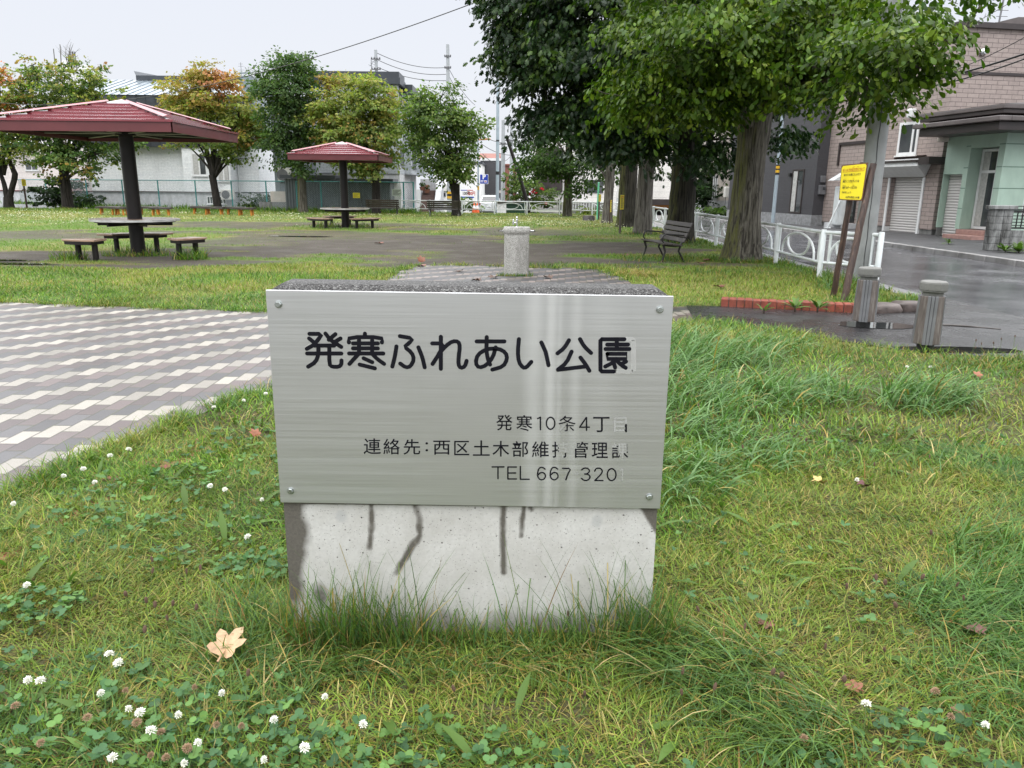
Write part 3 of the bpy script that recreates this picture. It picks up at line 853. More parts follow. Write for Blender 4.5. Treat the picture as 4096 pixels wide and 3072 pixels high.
# low picnic tables near the fence: dark tops on orange legs
def low_set(px, py, w, rz, label):
    g = G(px, py)
    t = thing('low_bench', label, 'bench', (g.x, g.y, 0), rz, 'low dark benches on orange legs')
    b = MB(); b.box((-w / 2, -.22, .30), (w / 2, .22, .40)); b.build('seat', MATS['wet_dark_wood'], t, bevel=.006)
    for x in (-w * .33, w * .33):
        for y in (-.1, .1):
            l = MB(); l.tube([(x * 1.08, y, -.05), (x, y, .302)], .045, 8); l.build('leg', MATS['orange_paint'], t)
for i, (px, py, w, rz, lb) in enumerate(((440, 859, 1.1, .1, 'low bench with orange legs left of the near shelter column'), (480, 862, .9, -.3, 'low bench touching the one left of the near shelter column'),
        (600, 859, 1.2, .05, 'low bench with orange legs right of the near shelter column'), (645, 863, 1.0, .2, 'low bench set before its twin right of the shelter column'),
        (808, 857, 1.0, .1, 'low bench below the left basement window of the white brick house'), (858, 860, 1.1, -.1, 'low bench left of the maple trunk by the fence'),
        (940, 860, .9, .1, 'low bench right of the maple trunk by the fence'), (985, 863, .9, -.1, 'low bench nearest the beige block wall'))):
    low_set(px, py, w, rz, lb)

# ------------------------------------------------------------------ park benches with cast iron ends
def park_bench(cx, cy, rz, L, label, z0=0):
    t = thing('park_bench', label, 'bench', (cx, cy, z0), rz, 'slatted park benches with iron ends')
    # local: long axis x, front towards -y
    sb = MB()
    for k, y in enumerate((-.24, -.135, -.03, .075)):
        sb.box((-L / 2, y - .046, .405 - .012 * k), (L / 2, y + .046, .435 - .012 * k))
    sb.build('seat', MATS['wet_dark_wood'], t, bevel=.006)
    bb = MB()
    for k in range(4):
        zc = .50 + .115 * k; yc = .15 + .042 * k
        M = Matrix.Translation((0, yc, zc)) @ Matrix.Rotation(R(-20), 4, 'X')
        bb.box((-L / 2, -.014, -.048), (L / 2, .014, .048), 0, M)
    bb.build('backrest', MATS['wet_dark_wood'], t, bevel=.006)
    for s in (-1, 1):
        x = s * (L / 2 - .14); e = MB()
        e.tube([(x, -.27, -.04), (x, -.235, .10), (x, -.20, .24), (x, -.25, .395)], [.022, .02, .022, .026], 8, flat=.8)
        e.tube([(x, .22, -.04), (x, .15, .12), (x, .08, .25), (x, .12, .40), (x, .20, .56), (x, .33, .90)], [.024, .022, .022, .026, .022, .016], 8)
        e.tube([(x, -.25, .385), (x, .0, .365), (x, .13, .375)], .022, 8)
        e.build('bench_end', MATS['cast_iron'], t, smooth=50)
        a = MB(); a.tube([(x, -.22, .39), (x, -.28, .50), (x, -.26, .60), (x, -.20, .635), (x, .05, .62), (x, .21, .60)], [.014, .015, .018, .02, .018, .014], 8)
        a.build('armrest', MATS['cast_iron'], t, smooth=50)
    t.scale = (1, 1, .88)
    return t
# bench by the big tree looks left, its long side runs away from the camera
park_bench(3.2, 16.35, math.atan2(1.3, -.18) + math.pi, 1.55, 'weathered dark park bench beside the big near tree')
g = G(1537, 858); park_bench(g.x, 41.5, math.pi + .02, 1.75, 'park bench seen from behind, in front of the grey shed')
g = G(1777, 866); park_bench(g.x, 40.0, math.pi - .03, 1.75, 'park bench seen from behind at the foot of the lopped tree')

# ------------------------------------------------------------------ drinking fountain
fx, fy = .055, 12.98
t = thing('drinking_fountain', 'grey washed concrete drinking fountain with a chrome tap', 'drinking fountain', (fx, fy, 0))
b = MB()
w, d = .208, .17
poly = [(-w, -d + .05), (-w + .03, -d), (w - .03, -d), (w, -d + .05), (w, d - .05), (w - .05, d), (-w + .05, d), (-w, d - .05)]
b.prism(poly, -.06, .70)
b.build('pedestal', MATS['washed_granolith'], t, bevel=.015)
b = MB(); b.box((-.165, -d - .012, .02), (.165, -d + .004, .66)); b.build('front_panel', MATS['washed_granolith'], t, bevel=.008)
b = MB()
def rr(w, d, r, n=5):
    return [(sx * (w - r) + r * math.cos(a0 + k * math.pi / 2 / n), sy * (d - r) + r * math.sin(a0 + k * math.pi / 2 / n)) for sx, sy, a0 in ((1, 1, 0), (-1, 1, math.pi / 2), (-1, -1, math.pi), (1, -1, 1.5 * math.pi)) for k in range(n + 1)]
rings = [(.205, .165, .07, .685), (.225, .19, .09, .715), (.228, .195, .09, .765), (.215, .18, .09, .805), (.175, .14, .08, .808), (.16, .125, .07, .785), (.10, .08, .04, .755)]
prev = None
for (a, c, r_, z) in rings:
    o = len(b.v); ring = rr(a, c, r_); b.v += [(x, y, z) for x, y in ring]; m = len(ring)
    if prev is not None:
        for k in range(m): b.f.append([prev + k, prev + (k + 1) % m, o + (k + 1) % m, o + k]); b.mi.append(0)
    else: b.f.append(list(reversed(range(o, o + m)))); b.mi.append(0)
    prev = o
b.f.append(list(range(prev, prev + m))); b.mi.append(0)
b.build('basin', MATS['washed_granolith'], t, smooth=45)
b = MB()
b.lathe([(.028, .78), (.026, .80), (.013, .81), (.013, .90), (.020, .905), (.020, .925), (.011, .93), (.011, .955), (.019, .96), (.015, .975)], 14)
b.tube([(0, 0, .875), (-.055, 0, .875)], .011, 10)
b.lathe([(.014, .835), (.014, .862), (.020, .865), (.020, .888), (.009, .892), (.009, .91), (.016, .915), (.012, .93)], 12, 0, Matrix.Translation((-.06, 0, 0)))
b.build('tap', MATS['chrome'], t, smooth=40)
for s in (-1, 1):
    b = MB(); b.tube([(s * .22, -.05, .735), (s * .285, -.10, .742), (s * .30, -.03, .742), (s * .285, .06, .735), (s * .22, .08, .735)], .015, 8)
    b.box((s * .25 - .035, -.07, .728), (s * .25 + .035, .05, .742))
    b.build('side_bar', MATS['chrome'], t, smooth=40)

# ------------------------------------------------------------------ white guard railings
def railing(name, pts, label, group=None, H=.80, closed_first=True):
    t = thing(name, label, 'railing', (pts[0][0], pts[0][1], 0), 0, group)
    o = Vector((pts[0][0], pts[0][1], 0))
    P_ = [Vector((p[0], p[1], p[2] if len(p) > 2 else 0)) - o for p in pts]
    for i, p in enumerate(P_):
        b = MB(); b.tube([p + Vector((0, 0, -.1)), p + Vector((0, 0, H)), p + Vector((0, 0, H + .012))], [.045, .045, .036], 12)
        b.build('post', MATS['white_paint'], t, smooth=40)
    for a, c in zip(P_[:-1], P_[1:]):
        d = c - a; L = d.length; u = d / L
        at_ = lambda s, z: a + u * s + Vector((0, 0, z))
        b = MB()
        zt, zb = H - .035, .26
        b.tube([at_(.045, zt), at_(L - .045, zt)], .030, 10)
        b.tube([at_(.045, zb), at_(L - .045, zb)], .024, 10)
        for s in (.13, L - .13): b.tube([at_(s, zb), at_(s, zt)], .024, 8)
        pn = b.build('rail_panel', MATS['white_paint'], t, smooth=40)
        b = MB(); m = L / 2
        W1, W2 = L * .36, L * .24
        k = 18
        b.tube([at_(m + W1 * math.cos(math.pi * (1 - j / k)), zb + .02 + (zt - zb - .10) * math.sin(math.pi * j / k) ** .8) for j in range(k + 1)], .021, 8)
        b.build('arch_bar', MATS['white_paint'], pn, smooth=40)
        b = MB()
        b.tube([at_(m + W2 * math.cos(math.pi * (1 + j / k)), zb + .03 + (zt - zb) * .60 * (1 - math.sin(math.pi * j / k) ** .75)) for j in range(k + 1)], .021, 8)
        b.build('arch_bar', MATS['white_paint'], pn, smooth=40)
    return t
side = [(5.86, 12.36), (5.22, 13.07), (5.30, 15.55)] + [(5.33 + .022 * k, 15.55 + 2.5 * k) for k in range(1, 11)]
railing('guard_railing', side, 'white railing with arches along the street beside the trees', 'white railings with arches')
railing('guard_railing', [(6.2 - 1.82 * k, 43.6 + .07 * k) for k in range(0, 8)], 'white railing with arches across the back of the park', 'white railings with arches', H=.74)

# ------------------------------------------------------------------ bollards
def bollard(x, y, rz, label):
    t = thing('bollard', label, 'bollard', (x, y, 0), rz, 'timber bollards with grey strips')
    N = 8
    def octo(r, a0=math.pi / 8): return [(r * math.cos(a0 + 2 * math.pi * k / N), r * math.sin(a0 + 2 * math.pi * k / N)) for k in range(N)]
    b = MB(); b.prism(octo(.075), -.05, .075); b.build('base', MATS['black_base'], t)
    b = MB(); r0, r1 = .122, .112
    for k in range(N):                              # wooden staves on the odd sides
        a = 2 * math.pi * k / N
        M = Matrix.Rotation(a, 4, 'Z')
        if k % 2: b.add([M @ Vector(v) for v in [(.03, -.042, .07), (r0 - .012, -.049, .07), (r0 - .012, .049, .07), (.03, .042, .07), (.03, -.038, .515), (r1 - .012, -.045, .515), (r1 - .012, .045, .515), (.03, .038, .515)]],
            [(0, 3, 2, 1), (4, 5, 6, 7), (0, 1, 5, 4), (1, 2, 6, 5), (2, 3, 7, 6), (3, 0, 4, 7)])
    b.build('timber_stave', MATS['weathered_wood'], t, bevel=.008)
    b = MB()
    for k in range(0, N, 2):
        M = Matrix.Rotation(2 * math.pi * k / N, 4, 'Z')
        for c in (-.030, 0, .030):
            b.add([M @ Vector(v) for v in [(.05, c - .0138, .07), (r0 - .004, c - .0142, .07), (r0 - .004, c + .0142, .07), (.05, c + .0138, .07), (.05, c - .0135, .517), (r1 - .004, c - .0135, .517), (r1 - .004, c + .0135, .517), (.05, c + .0135, .517)]],
                [(0, 3, 2, 1), (4, 5, 6, 7), (0, 1, 5, 4), (1, 2, 6, 5), (2, 3, 7, 6), (3, 0, 4, 7)])
    b.build('strip_panel', MATS['grey_strip'], t, bevel=.004)
    b = MB(); b.prism(octo(.092), .51, .555); b.build('neck', MATS['cap_concrete'], t, bevel=.006)
    b = MB(); b.prism(octo(.118), .553, .565); b.prism(octo(.122), .5655, .635); b.prism(octo(.122), .6355, .648, inset=.12); b.build('cap', MATS['cap_concrete'], t, bevel=.006)
bollard(3.82, 8.22, math.radians(-118), 'timber bollard at the end of the brick edging')
bollard(3.845, 6.98, math.radians(-112), 'timber bollard nearest the lawn, standing alone on wet asphalt')

# ------------------------------------------------------------------ yellow notice on two leaning posts
def yellow_board(b, c, u, v, nrm, w, h, th):
    pass
t = thing('notice_board', 'yellow ball-play notice on two leaning dark wooden posts', 'sign', (4.5, 10.4, 0))
o = Vector((4.5, 10.4, 0))
# board plane through four photo points at about the posts' depth
bc = [P(3355, 800, 10.60) - o, P(3448, 804, 10.30) - o, P(3471, 650, 10.30) - o, P(3366, 661, 10.60) - o]
nv = (bc[1] - bc[0]).cross(bc[3] - bc[0]).normalized()
if nv.y > 0: nv = -nv
def bl(u, v, off=0.):
    return bc[0].lerp(bc[1], u).lerp(bc[3].lerp(bc[2], u), v) + nv * off
b = MB()
vs = [bl(0, 0), bl(1, 0), bl(1, 1), bl(0, 1)]; bk = [v - nv * .014 for v in vs]
b.add(vs + bk, [(0, 1, 2, 3), (7, 6, 5, 4), (1, 0, 4, 5), (2, 1, 5, 6), (3, 2, 6, 7), (0, 3, 7, 4)])
board = b.build('board', MATS['ply_edge'], t)
b = MB(); e_ = .028
ct = .05
vs = [bl(e_ + ct, e_, .004), bl(1 - e_ - ct, e_, .004), bl(1 - e_, e_ + ct, .004), bl(1 - e_, 1 - e_ - ct, .004), bl(1 - e_ - ct, 1 - e_, .004), bl(e_ + ct, 1 - e_, .004), bl(e_, 1 - e_ - ct, .004), bl(e_, e_ + ct, .004)]
bk = [v - nv * .0035 for v in vs]
b.add(vs + bk, [tuple(range(8))] + [(i, i + 8, (i + 1) % 8 + 8, (i + 1) % 8) for i in range(8)])
fp = b.build('notice_plate', MATS['sign_yellow'], board)
b = MB(); b.add([bl(.505, .03, .0052), bl(.525, .03, .0052), bl(.525, .97, .0052), bl(.505, .97, .0052)], [(0, 1, 2, 3)])
b.build('cable_tie', MATS['sign_yellow'], board)
def board_text(parts, name):
    b = MB()
    for (txt, u0, u1, v0, v1, mi) in parts:
        me = text_mesh(txt, 1.0, offset=.018)
        co = np.array([v.co[:] for v in me.vertices]); mn, mx = co.min(0), co.max(0); sz = np.maximum(mx - mn, 1e-5)
        V = [bl(u0 + (c[0] - mn[0]) / sz[0] * (u1 - u0), v0 + (c[1] - mn[1]) / sz[1] * (v1 - v0), .0062) for c in co]
        b.add(V, [list(p.vertices) for p in me.polygons], mi)
        bpy.data.meshes.remove(me)
    b.add([bl(.08, .795, .006), bl(.93, .795, .006), bl(.93, .803, .006), bl(.08, .803, .006)], [(0, 1, 2, 3)], 1)
    return b.build(name, [MATS['sign_black_ink'], MATS['sign_red_ink']], fp)
board_text([('ボールでの遊び方について', .08, .93, .815, .89, 1), ('まわりの家に入ったり', .14, .80, .68, .75, 0), ('道路にとび出すような', .12, .78, .50, .57, 0),
            ('危険なボール遊びは', .12, .72, .325, .395, 0), ('やめましょう', .12, .50, .195, .255, 0), ('札幌市西区土木部', .30, .88, .06, .12, 0),
            ('あそ', .46, .54, .905, .925, 1), ('かた', .62, .70, .905, .925, 1), ('どうろ', .13, .25, .585, .605, 0), ('だ', .52, .55, .585, .605, 0), ('きけん', .13, .25, .41, .43, 0), ('あそ', .54, .62, .41, .43, 0)], 'notice_lettering')
for (top, bot, r) in (((3418, 640, 10.46), (3340, 1135, 10.62), .040), ((3490, 655, 10.36), (3383, 1165, 10.15), .045)):
    a = P(*top) - o; c = G(bot[0], bot[1]) - o
    # foot on the turf below the seen foot, at a matching depth
    c = Vector(P(bot[0], bot[1], bot[2])) - o
    d = (a - c).normalized()
    c2 = c - d * ((c.z + .06) / max(.2, d.z))
    if top[0] < 3450: a = a - d * .05 - nv * .055
    else: a = a - nv * .02
    b = MB(); kk = 9
    b.tube([c2.lerp(a, j / kk) + Vector((.006 * math.sin(j * 2.1), .006 * math.cos(j * 1.7), 0)) for j in range(kk + 1)], [r * (1.04 - .012 * j) for j in range(kk + 1)], 12)
    b.build('post', MATS['burnt_post_wood'], t, smooth=50)

# small park notices on stakes
def stake_sign(px, pbot, ptop, Y, label, lean=0, w=.30, h=.55, face=R(70), plate_h=None, post='weathered_wood'):
    g = P(px, pbot, Y); top = P(px, ptop, Y).z
    t = thing('stake_sign', label, 'sign', (g.x, Y, 0), face)
    H = top
    b = MB(); b.box((-.05, .0, -.1), (.05, .05, H + .02)); b.build('post', MATS[post], t, bevel=.004)
    hh = plate_h or h
    b = MB(); b.box((-w / 2, -.016, H - hh), (w / 2, -.002, H)); pl = b.build('notice_plate', MATS['sign_yellow'], t)
    b = MB()
    for k in range(6):
        z = H - hh * (.12 + .14 * k); b.box((-w * .38, -.0185, z - hh * .035), (w * (.38 - .07 * (k % 3)), -.0165, z + hh * .02), 1 if k == 0 else 0)
    b.build('notice_lettering', [MATS['sign_black_ink'], MATS['sign_red_ink']], pl)
    return t
stake_sign(2482, 930, 780, 26.0, 'narrow yellow notice on a grey stake in front of the dark trunk', plate_h=.47, w=.32, face=R(62))
stake_sign(2440, 900, 800, 33.0, 'yellow notice half hidden between two trunks of the tree row', plate_h=.5, w=.3, face=R(75), post='burnt_post_wood')
stake_sign(2396, 880, 778, 37.0, 'yellow notice on a dark stake beside the green pole', plate_h=.32, w=.3, face=R(65), post='burnt_post_wood')
stake_sign(108, 822, 717, 46.5, 'yellow notice edge-on on a brown stake in front of the teal fence', plate_h=.38, w=.3, face=R(78), post='burnt_post_wood')
plain('green_pole', (.13, .50, .30), .45, var=.1)
g = P(2388, 878, 37.5)
t = thing('marker_pole', 'pale green pole standing by the tree row', 'pole', (g.x, 37.5, 0))
b = MB(); b.tube([(0, 0, -.1), (.02, 0, P(2394, 733, 37.5).z)], .042, 10); b.build('shaft', MATS['green_pole'], t, smooth=40)
b = MB(); b.lathe([(.048, 0), (.048, .02), (.02, .04)], 10, 0, Matrix.Translation((.02, 0, P(2394, 733, 37.5).z))); b.build('pole_cap', MATS['green_pole'], t)

# ------------------------------------------------------------------ brick edging, edging stones
plain('red_brick', (.20, .046, .026), .5, var=.4, scale=14, bump=.4, dirt=((.09, .03, .02), .6))
plain('brick_mortar', (.07, .062, .055), .8)
def brick_row(name, pts, label, h, bw, bl_, z0, gap=.008):
    t = thing(name, label, 'edging', (pts[0][0], pts[0][1], 0))
    o = Vector((pts[0][0], pts[0][1], 0))
    q = [Vector((x, y, 0)) for x, y in pts]
    seg = [(a, c, (c - a).length) for a, c in zip(q[:-1], q[1:])]
    tot = sum(s[2] for s in seg); k = int(tot / (bw + gap)); b = MB(); m = MB()
    for i in range(k):
        s = (i + .5) * (bw + gap)
        for a, c, L in seg:
            if s <= L: break
            s -= L
        p = a.lerp(c, min(1, s / L)) - o; ang = math.atan2(c.y - a.y, c.x - a.x)
        M = Matrix.Translation((p.x, p.y, z0 + rng.normal(0, .004))) @ Matrix.Rotation(ang + rng.normal(0, .015), 4, 'Z')
        b.box((-bw / 2, -bl_ / 2, -.05), (bw / 2, bl_ / 2, h), 0, M)
    for a, c, L in seg:
        M = Matrix.Translation(a - o + Vector((0, 0, z0))) @ Matrix.Rotation(math.atan2(c.y - a.y, c.x - a.x), 4, 'Z')
        m.box((0, -bl_ / 2 + .012, -.05), (L, bl_ / 2 - .012, h - .012), 0, M)
    b.build('brickwork', MATS['red_brick'], t, bevel=.006); m.build('mortar_bed', MATS['brick_mortar'], t)
brick_row('brick_edging', [(2.66, 9.70), (4.28, 9.22)], 'upright red brick edging between the far lawn and the wet entrance', .105, .088, .21, 0)
brick_row('brick_border', [(-2.16, 2.35), (-2.06, 2.70), (-2.02, 3.06), (-1.94, 3.53), (-1.76, 4.06), (-1.70, 4.25)], 'flush red brick border almost buried in grass along the paved path', .007, .10, .21, 0)
plain('edging_stone', (.075, .058, .052), .45, var=.5, scale=7, bump=.8, bscale=20)
def rock(x, y, sx, sy, sz, rz, label):
    me = bpy.data.meshes.new('edging_stone'); bm = bmesh.new()
    bmesh.ops.create_icosphere(bm, subdivisions=3, radius=1)
    for v in bm.verts:
        v.co = Vector([math.copysign(abs(c) ** .55, c) for c in v.co])
        k = 1 + .22 * (vnoise(v.co.x * 1.7 + x * 9, v.co.y * 1.7 + v.co.z * 2.3 + y * 5, 1.) - .5)
        v.co = Vector((v.co.x * sx * k, v.co.y * sy * k, v.co.z * sz * k))
    bm.to_mesh(me); bm.free(); me.materials.append(MATS['edging_stone']); me.shade_smooth()
    o = bpy.data.objects.new('edging_stone', me); COL.objects.link(o)
    o.location = (x, y, sz * .55); o.rotation_euler = (0, 0, rz)
    tag(o, label, 'stone', 'rough edging stones by the gutter')
rock(4.52, 9.28, .22, .13, .075, .2, 'rough edging stone just right of the brick edging')
rock(4.92, 9.42, .21, .13, .085, .25, 'largest rough edging stone, between its two neighbours')
rock(5.28, 9.72, .20, .12, .06, .7, 'rough edging stone nearest the gutter')
# tree stump stool far in the lawn
g = G(2355, 883); t = thing('tree_stump', 'short dark tree stump in the lawn by the tree row', 'stump', (g.x, g.y, 0))
b = MB(); b.lathe([(.34, -.05), (.30, .04), (.27, .20), (.25, .24)], 14); b.build('stump_wood', MATS['wet_dark_wood'], t, smooth=40)
b = MB(); b.lathe([(.24, .2405), (.12, .246)], 14); b.build('cut_face', MATS['weathered_wood'], t)
# ------------------------------------------------------------------ building materials
def siding(name, c1, c2, ph, kind='lap', rough=.6, bw=.3, mortar=None, amount=.6, dirt=.25):
    """wall cladding: object Z courses (and staggered joints for 'brick')"""
    n = NT(name)
    br = n.n('ShaderNodeTexBrick')
    sp = n.n('ShaderNodeSeparateXYZ'); n.l(n.co(), sp.inputs[0])
    cb = n.n('ShaderNodeCombineXYZ')
    n.l(n.math('ADD', sp.outputs['X'], sp.outputs['Y']), cb.inputs[0]); n.l(sp.outputs['Z'], cb.inputs[1])
    n.l(cb.outputs[0], br.inputs['Vector'])
    br.inputs['Scale'].default_value = 1
    br.inputs['Brick Width'].default_value = bw; br.inputs['Row Height'].default_value = ph
    br.inputs['Mortar Size'].default_value = .008 if kind == 'brick' else .006
    br.inputs['Mortar Smooth'].default_value = .2
    br.offset = .5 if kind == 'brick' else 0.
    br.inputs['Color1'].default_value = (*c1, 1); br.inputs['Color2'].default_value = (*c2, 1)
    m = mortar or tuple(c * .5 for c in c1)
    br.inputs['Mortar'].default_value = (*m, 1)
    g = n.ramp(n.noise(.7, 6, .65, vec=n.mapped((1, 1, .3))), [(.45, 0.), (.8, 1.)])
    c = n.mix(n.math('MULTIPLY', g, dirt), br.outputs['Color'], tuple(c * .45 for c in c1))
    c = n.mix(1., c, n.ramp(n.noise(9, 4), [(.3, .88), (.7, 1.08)]), 'MULTIPLY')
    n.set(color=c, rough=rough)
    n.bump(n.math('SUBTRACT', 1., br.outputs['Fac']), .5, .02)
    return n.m
siding('white_stone_siding', (.80, .815, .81), (.72, .745, .75), .10, 'brick', bw=.42, mortar=(.58, .61, .62))
siding('white_lap_siding', (.74, .72, .68), (.72, .70, .66), .42, 'lap', bw=30, mortar=(.34, .33, .30))
siding('pinkish_siding', (.74, .68, .65), (.72, .66, .63), .36, 'lap', bw=30, mortar=(.42, .36, .34))
siding('grey_brick_siding', (.40, .43, .46), (.46, .49, .52), .09, 'brick', bw=.35, mortar=(.18, .20, .22))
siding('bluegrey_panel', (.25, .28, .31), (.235, .262, .292), .55, 'brick', bw=1.1, mortar=(.10, .115, .13))
siding('brown_tile_siding', (.345, .285, .258), (.305, .25, .228), .135, 'brick', bw=.40, mortar=(.12, .093, .088))
siding('charcoal_siding', (.052, .051, .056), (.049, .048, .053), .18, 'lap', bw=30, mortar=(.038, .037, .041), dirt=.15)
plain('mint_render', (.350, .465, .385), .7, var=.08, scale=2, bump=.25, bscale=60, dirt=((.13, .20, .16), .35))
plain('mint_groove', (.12, .19, .15), .8)
plain('foundation', (.50, .51, .52), .8, var=.15, bump=.2, dirt=((.2, .2, .19), .5))
plain('foundation_grey', (.16, .16, .155), .8, var=.25, bump=.4, dirt=((.05, .055, .04), .7))
plain('granite_plinth', (.22, .225, .23), .75, var=.3, scale=8, bump=.5)
plain('dark_metal', (.055, .062, .072), .38, var=.2, scale=1.5, metal=.3)
plain('roof_metal_pale', (.24, .28, .31), .28, var=.12, scale=1.2, metal=.4)
plain('corrugated_grey', (.085, .10, .108), .5, var=.2, scale=1.5, metal=.2, dirt=((.05, .05, .05), .5))
plain('brown_trim', (.035, .027, .026), .42, var=.25, scale=2)
plain('brown_trim_pale', (.10, .085, .082), .45, var=.2, scale=2)
plain('white_trim', (.68, .69, .69), .42, var=.06, dirt=((.4, .39, .36), .25))
plain('beige_wall', (.52, .47, .42), .8, var=.1, dirt=((.3, .27, .24), .4))
plain('white_wall', (.74, .74, .72), .75, var=.06, dirt=((.42, .41, .38), .35))
plain('tile_step', (.29, .17, .145), .6, var=.2, scale=9)
plain('roof_rust', (.20, .075, .055), .7, var=.2)
plain('curtain', (.42, .42, .40), .9, var=.2, scale=12)
plain('ac_plastic', (.60, .59, .55), .5, var=.06, dirt=((.36, .33, .28), .3))
plain('stair_brown', (.13, .085, .075), .7)
n = NT('window_glass')
_f = n.noise(.9, 3)
n.set(color=n.ramp(_f, [(.3, (.03, .034, .038)), (.7, (.085, .09, .095))]), rough=.04, spec=.9)
n = NT('shutter_slats')
_w = n.n('ShaderNodeTexWave', bands_direction='Z'); _w.inputs['Scale'].default_value = 3.6; n.l(n.co(), _w.inputs['Vector'])
n.set(color=n.mix(n.ramp(_w.outputs['Fac'], [(.1, 0.), (.35, 1.)]), (.30, .285, .27), (.58, .56, .54)), rough=.5)
n.bump(_w.outputs['Fac'], .6, .02)
n = NT('block_wall')
_v = n.ramp(n.noise(2.2, 6, .7, vec=n.mapped((3, 3, .6))), [(.42, 0.), (.62, 1.)])
n.set(color=n.mix(_v, (.25, .255, .25), (.045, .045, .042)), rough=.85)
n.bump(n.noise(60, 4), .5, .01)

def frame_M(p, d):
    """matrix whose x runs along facade direction d (xy) and whose -y faces out, to the right-hand side of d"""
    d = Vector((d[0], d[1], 0)).normalized()
    nrm = Vector((-d.y, d.x, 0))
    return Matrix(((d.x, nrm.x, 0, p[0]), (d.y, nrm.y, 0, p[1]), (0, 0, 1, p[2] if len(p) > 2 else 0), (0, 0, 0, 1)))
def put(o, M): o.matrix_local = M; return o
def window(parent, M, x0, x1, z0, z1, frame='white_trim', mull=(.5,), transom=(), glass='window_glass', th=.05, sill=True, curtain=None, depth=.06):
    b = MB()
    b.box((x0, -.03, z0), (x0 + th, .0, z1)); b.box((x1 - th, -.03, z0), (x1, .0, z1))
    b.box((x0 + th, -.03, z1 - th), (x1 - th, .0, z1)); b.box((x0 + th, -.03, z0), (x1 - th, .0, z0 + th))
    for m in mull: c = x0 + (x1 - x0) * m; b.box((c - th * .5, -.026, z0 + th), (c + th * .5, -.002, z1 - th))
    for m in transom: c = z0 + (z1 - z0) * m; b.box((x0 + th, -.024, c - th * .5), (x1 - th, -.004, c + th * .5))
    w = put(b.build('window', MATS[frame], parent), M)
    g = MB(); g.box((x0 + th, -.012, z0 + th), (x1 - th, -.003, z1 - th)); g.build('pane', MATS[glass], w)
    if curtain:
        c = MB(); k = 14
        a0, a1 = curtain
        for j in range(k):
            xx = x0 + th + (x1 - x0 - 2 * th) * (a0 + (a1 - a0) * j / k); xd = (x1 - x0 - 2 * th) * (a1 - a0) / k
            c.box((xx, -.0155 - .002 * (j % 2), z0 + th + .01), (xx + xd * .98, -.0125, z1 - th - .01))
        c.build('curtain', MATS['curtain'], w)
    if sill:
        s = MB(); s.box((x0 - .04, -.075, z0 - .05), (x1 + .04, -.002, z0 - .003)); s.build('sill', MATS[frame], w)
    return w
def ac_unit(parent, M, x, z, w=.8, h=.58, d=.3, top=True):
    b = MB(); b.box((x - w / 2, -d, z), (x + w / 2, -.004, z + h)); a = put(b.build('air_conditioner', MATS['ac_plastic'], parent, bevel=.015), M)
    g = MB(); g.lathe([(h * .42, .0), (h * .42, .012), (h * .36, .014), (h * .1, .010)], 20, 0, Matrix.Translation((x - w * .12, -d - .001, z + h * .5)) @ Matrix.Rotation(R(90), 4, 'X'))
    g.build('fan_grille', MATS['grey_strip'], a)
    return a

def px_box(px0, px1, ptop, pbot, Y):
    """x range and z range at depth Y for a pixel rectangle"""
    pm = (ptop + pbot) / 2; xm = (px0 + px1) / 2
    return P(px0, pm, Y).x, P(px1, pm, Y).x, P(xm, pbot, Y).z, P(xm, ptop, Y).z

# --- pale house at the far left, behind the fence
t = thing('house', 'pinkish white house with a red trim line behind the fence, at the left edge', 'house', (-37, 57, 0))
x0, x1, z0, z1 = px_box(-160, 346, 585, 815, 57); M = Matrix.Translation((x0 + 37, 0, 0)); W_ = x1 - x0
b = MB(); b.box((0, 0, .95), (W_, 9, z1)); put(b.build('wall', MATS['pinkish_siding'], t), M)
b = MB(); b.box((.0, .03, -.6), (W_, 9, .87)); put(b.build('foundation', MATS['foundation'], t), M)
b = MB(); b.box((-.02, -.04, .872), (W_ + .02, 9, .948)); put(b.build('trim_board', MATS['dark_red_paint'], t), M)
b = MB(); b.add([(-.5, -.7, z1 + .003), (W_ - 3.2, -.7, z1 + .003), (W_ - 3.2, 9.5, z1 + .003), (-.5, 9.5, z1 + .003), (-.5, -.7, z1 + .12), (W_ - 3.2, -.7, z1 + .12), (W_ - 3.2, 4.4, z1 + 1.5), (-.5, 4.4, z1 + 1.5), (W_ - 3.2, 9.5, z1 + .12), (-.5, 9.5, z1 + .12)],
   [(0, 3, 2, 1), (0, 1, 5, 4), (4, 5, 6, 7), (7, 6, 8, 9), (1, 2, 8, 6, 5), (0, 4, 7, 9, 3)]); put(b.build('roof', MATS['white_trim'], t), M)
a0, a1, c0, c1 = px_box(100, 152, 638, 682, 57)
window(t, M, a0 - x0, a1 - x0, c0, c1, mull=(.5,), frame='white_trim')
a0, a1, c0, c1 = px_box(302, 346, 722, 766, 57)
b = MB(); k = 9
for j in range(k + 1):
    x = a0 - x0 + (a1 - a0) * j / k; b.box((x - .02, -.55, c0), (x + .02, -.51, c1))
b.box((a0 - x0 - .03, -.57, c1), (a1 - x0 + .05, -.49, c1 + .06)); b.box((a0 - x0, -.9, c0 - .16), (a1 - x0 + .05, -.02, c0 - .002))
put(b.build('balcony_railing', MATS['dark_red_paint'], t), M)

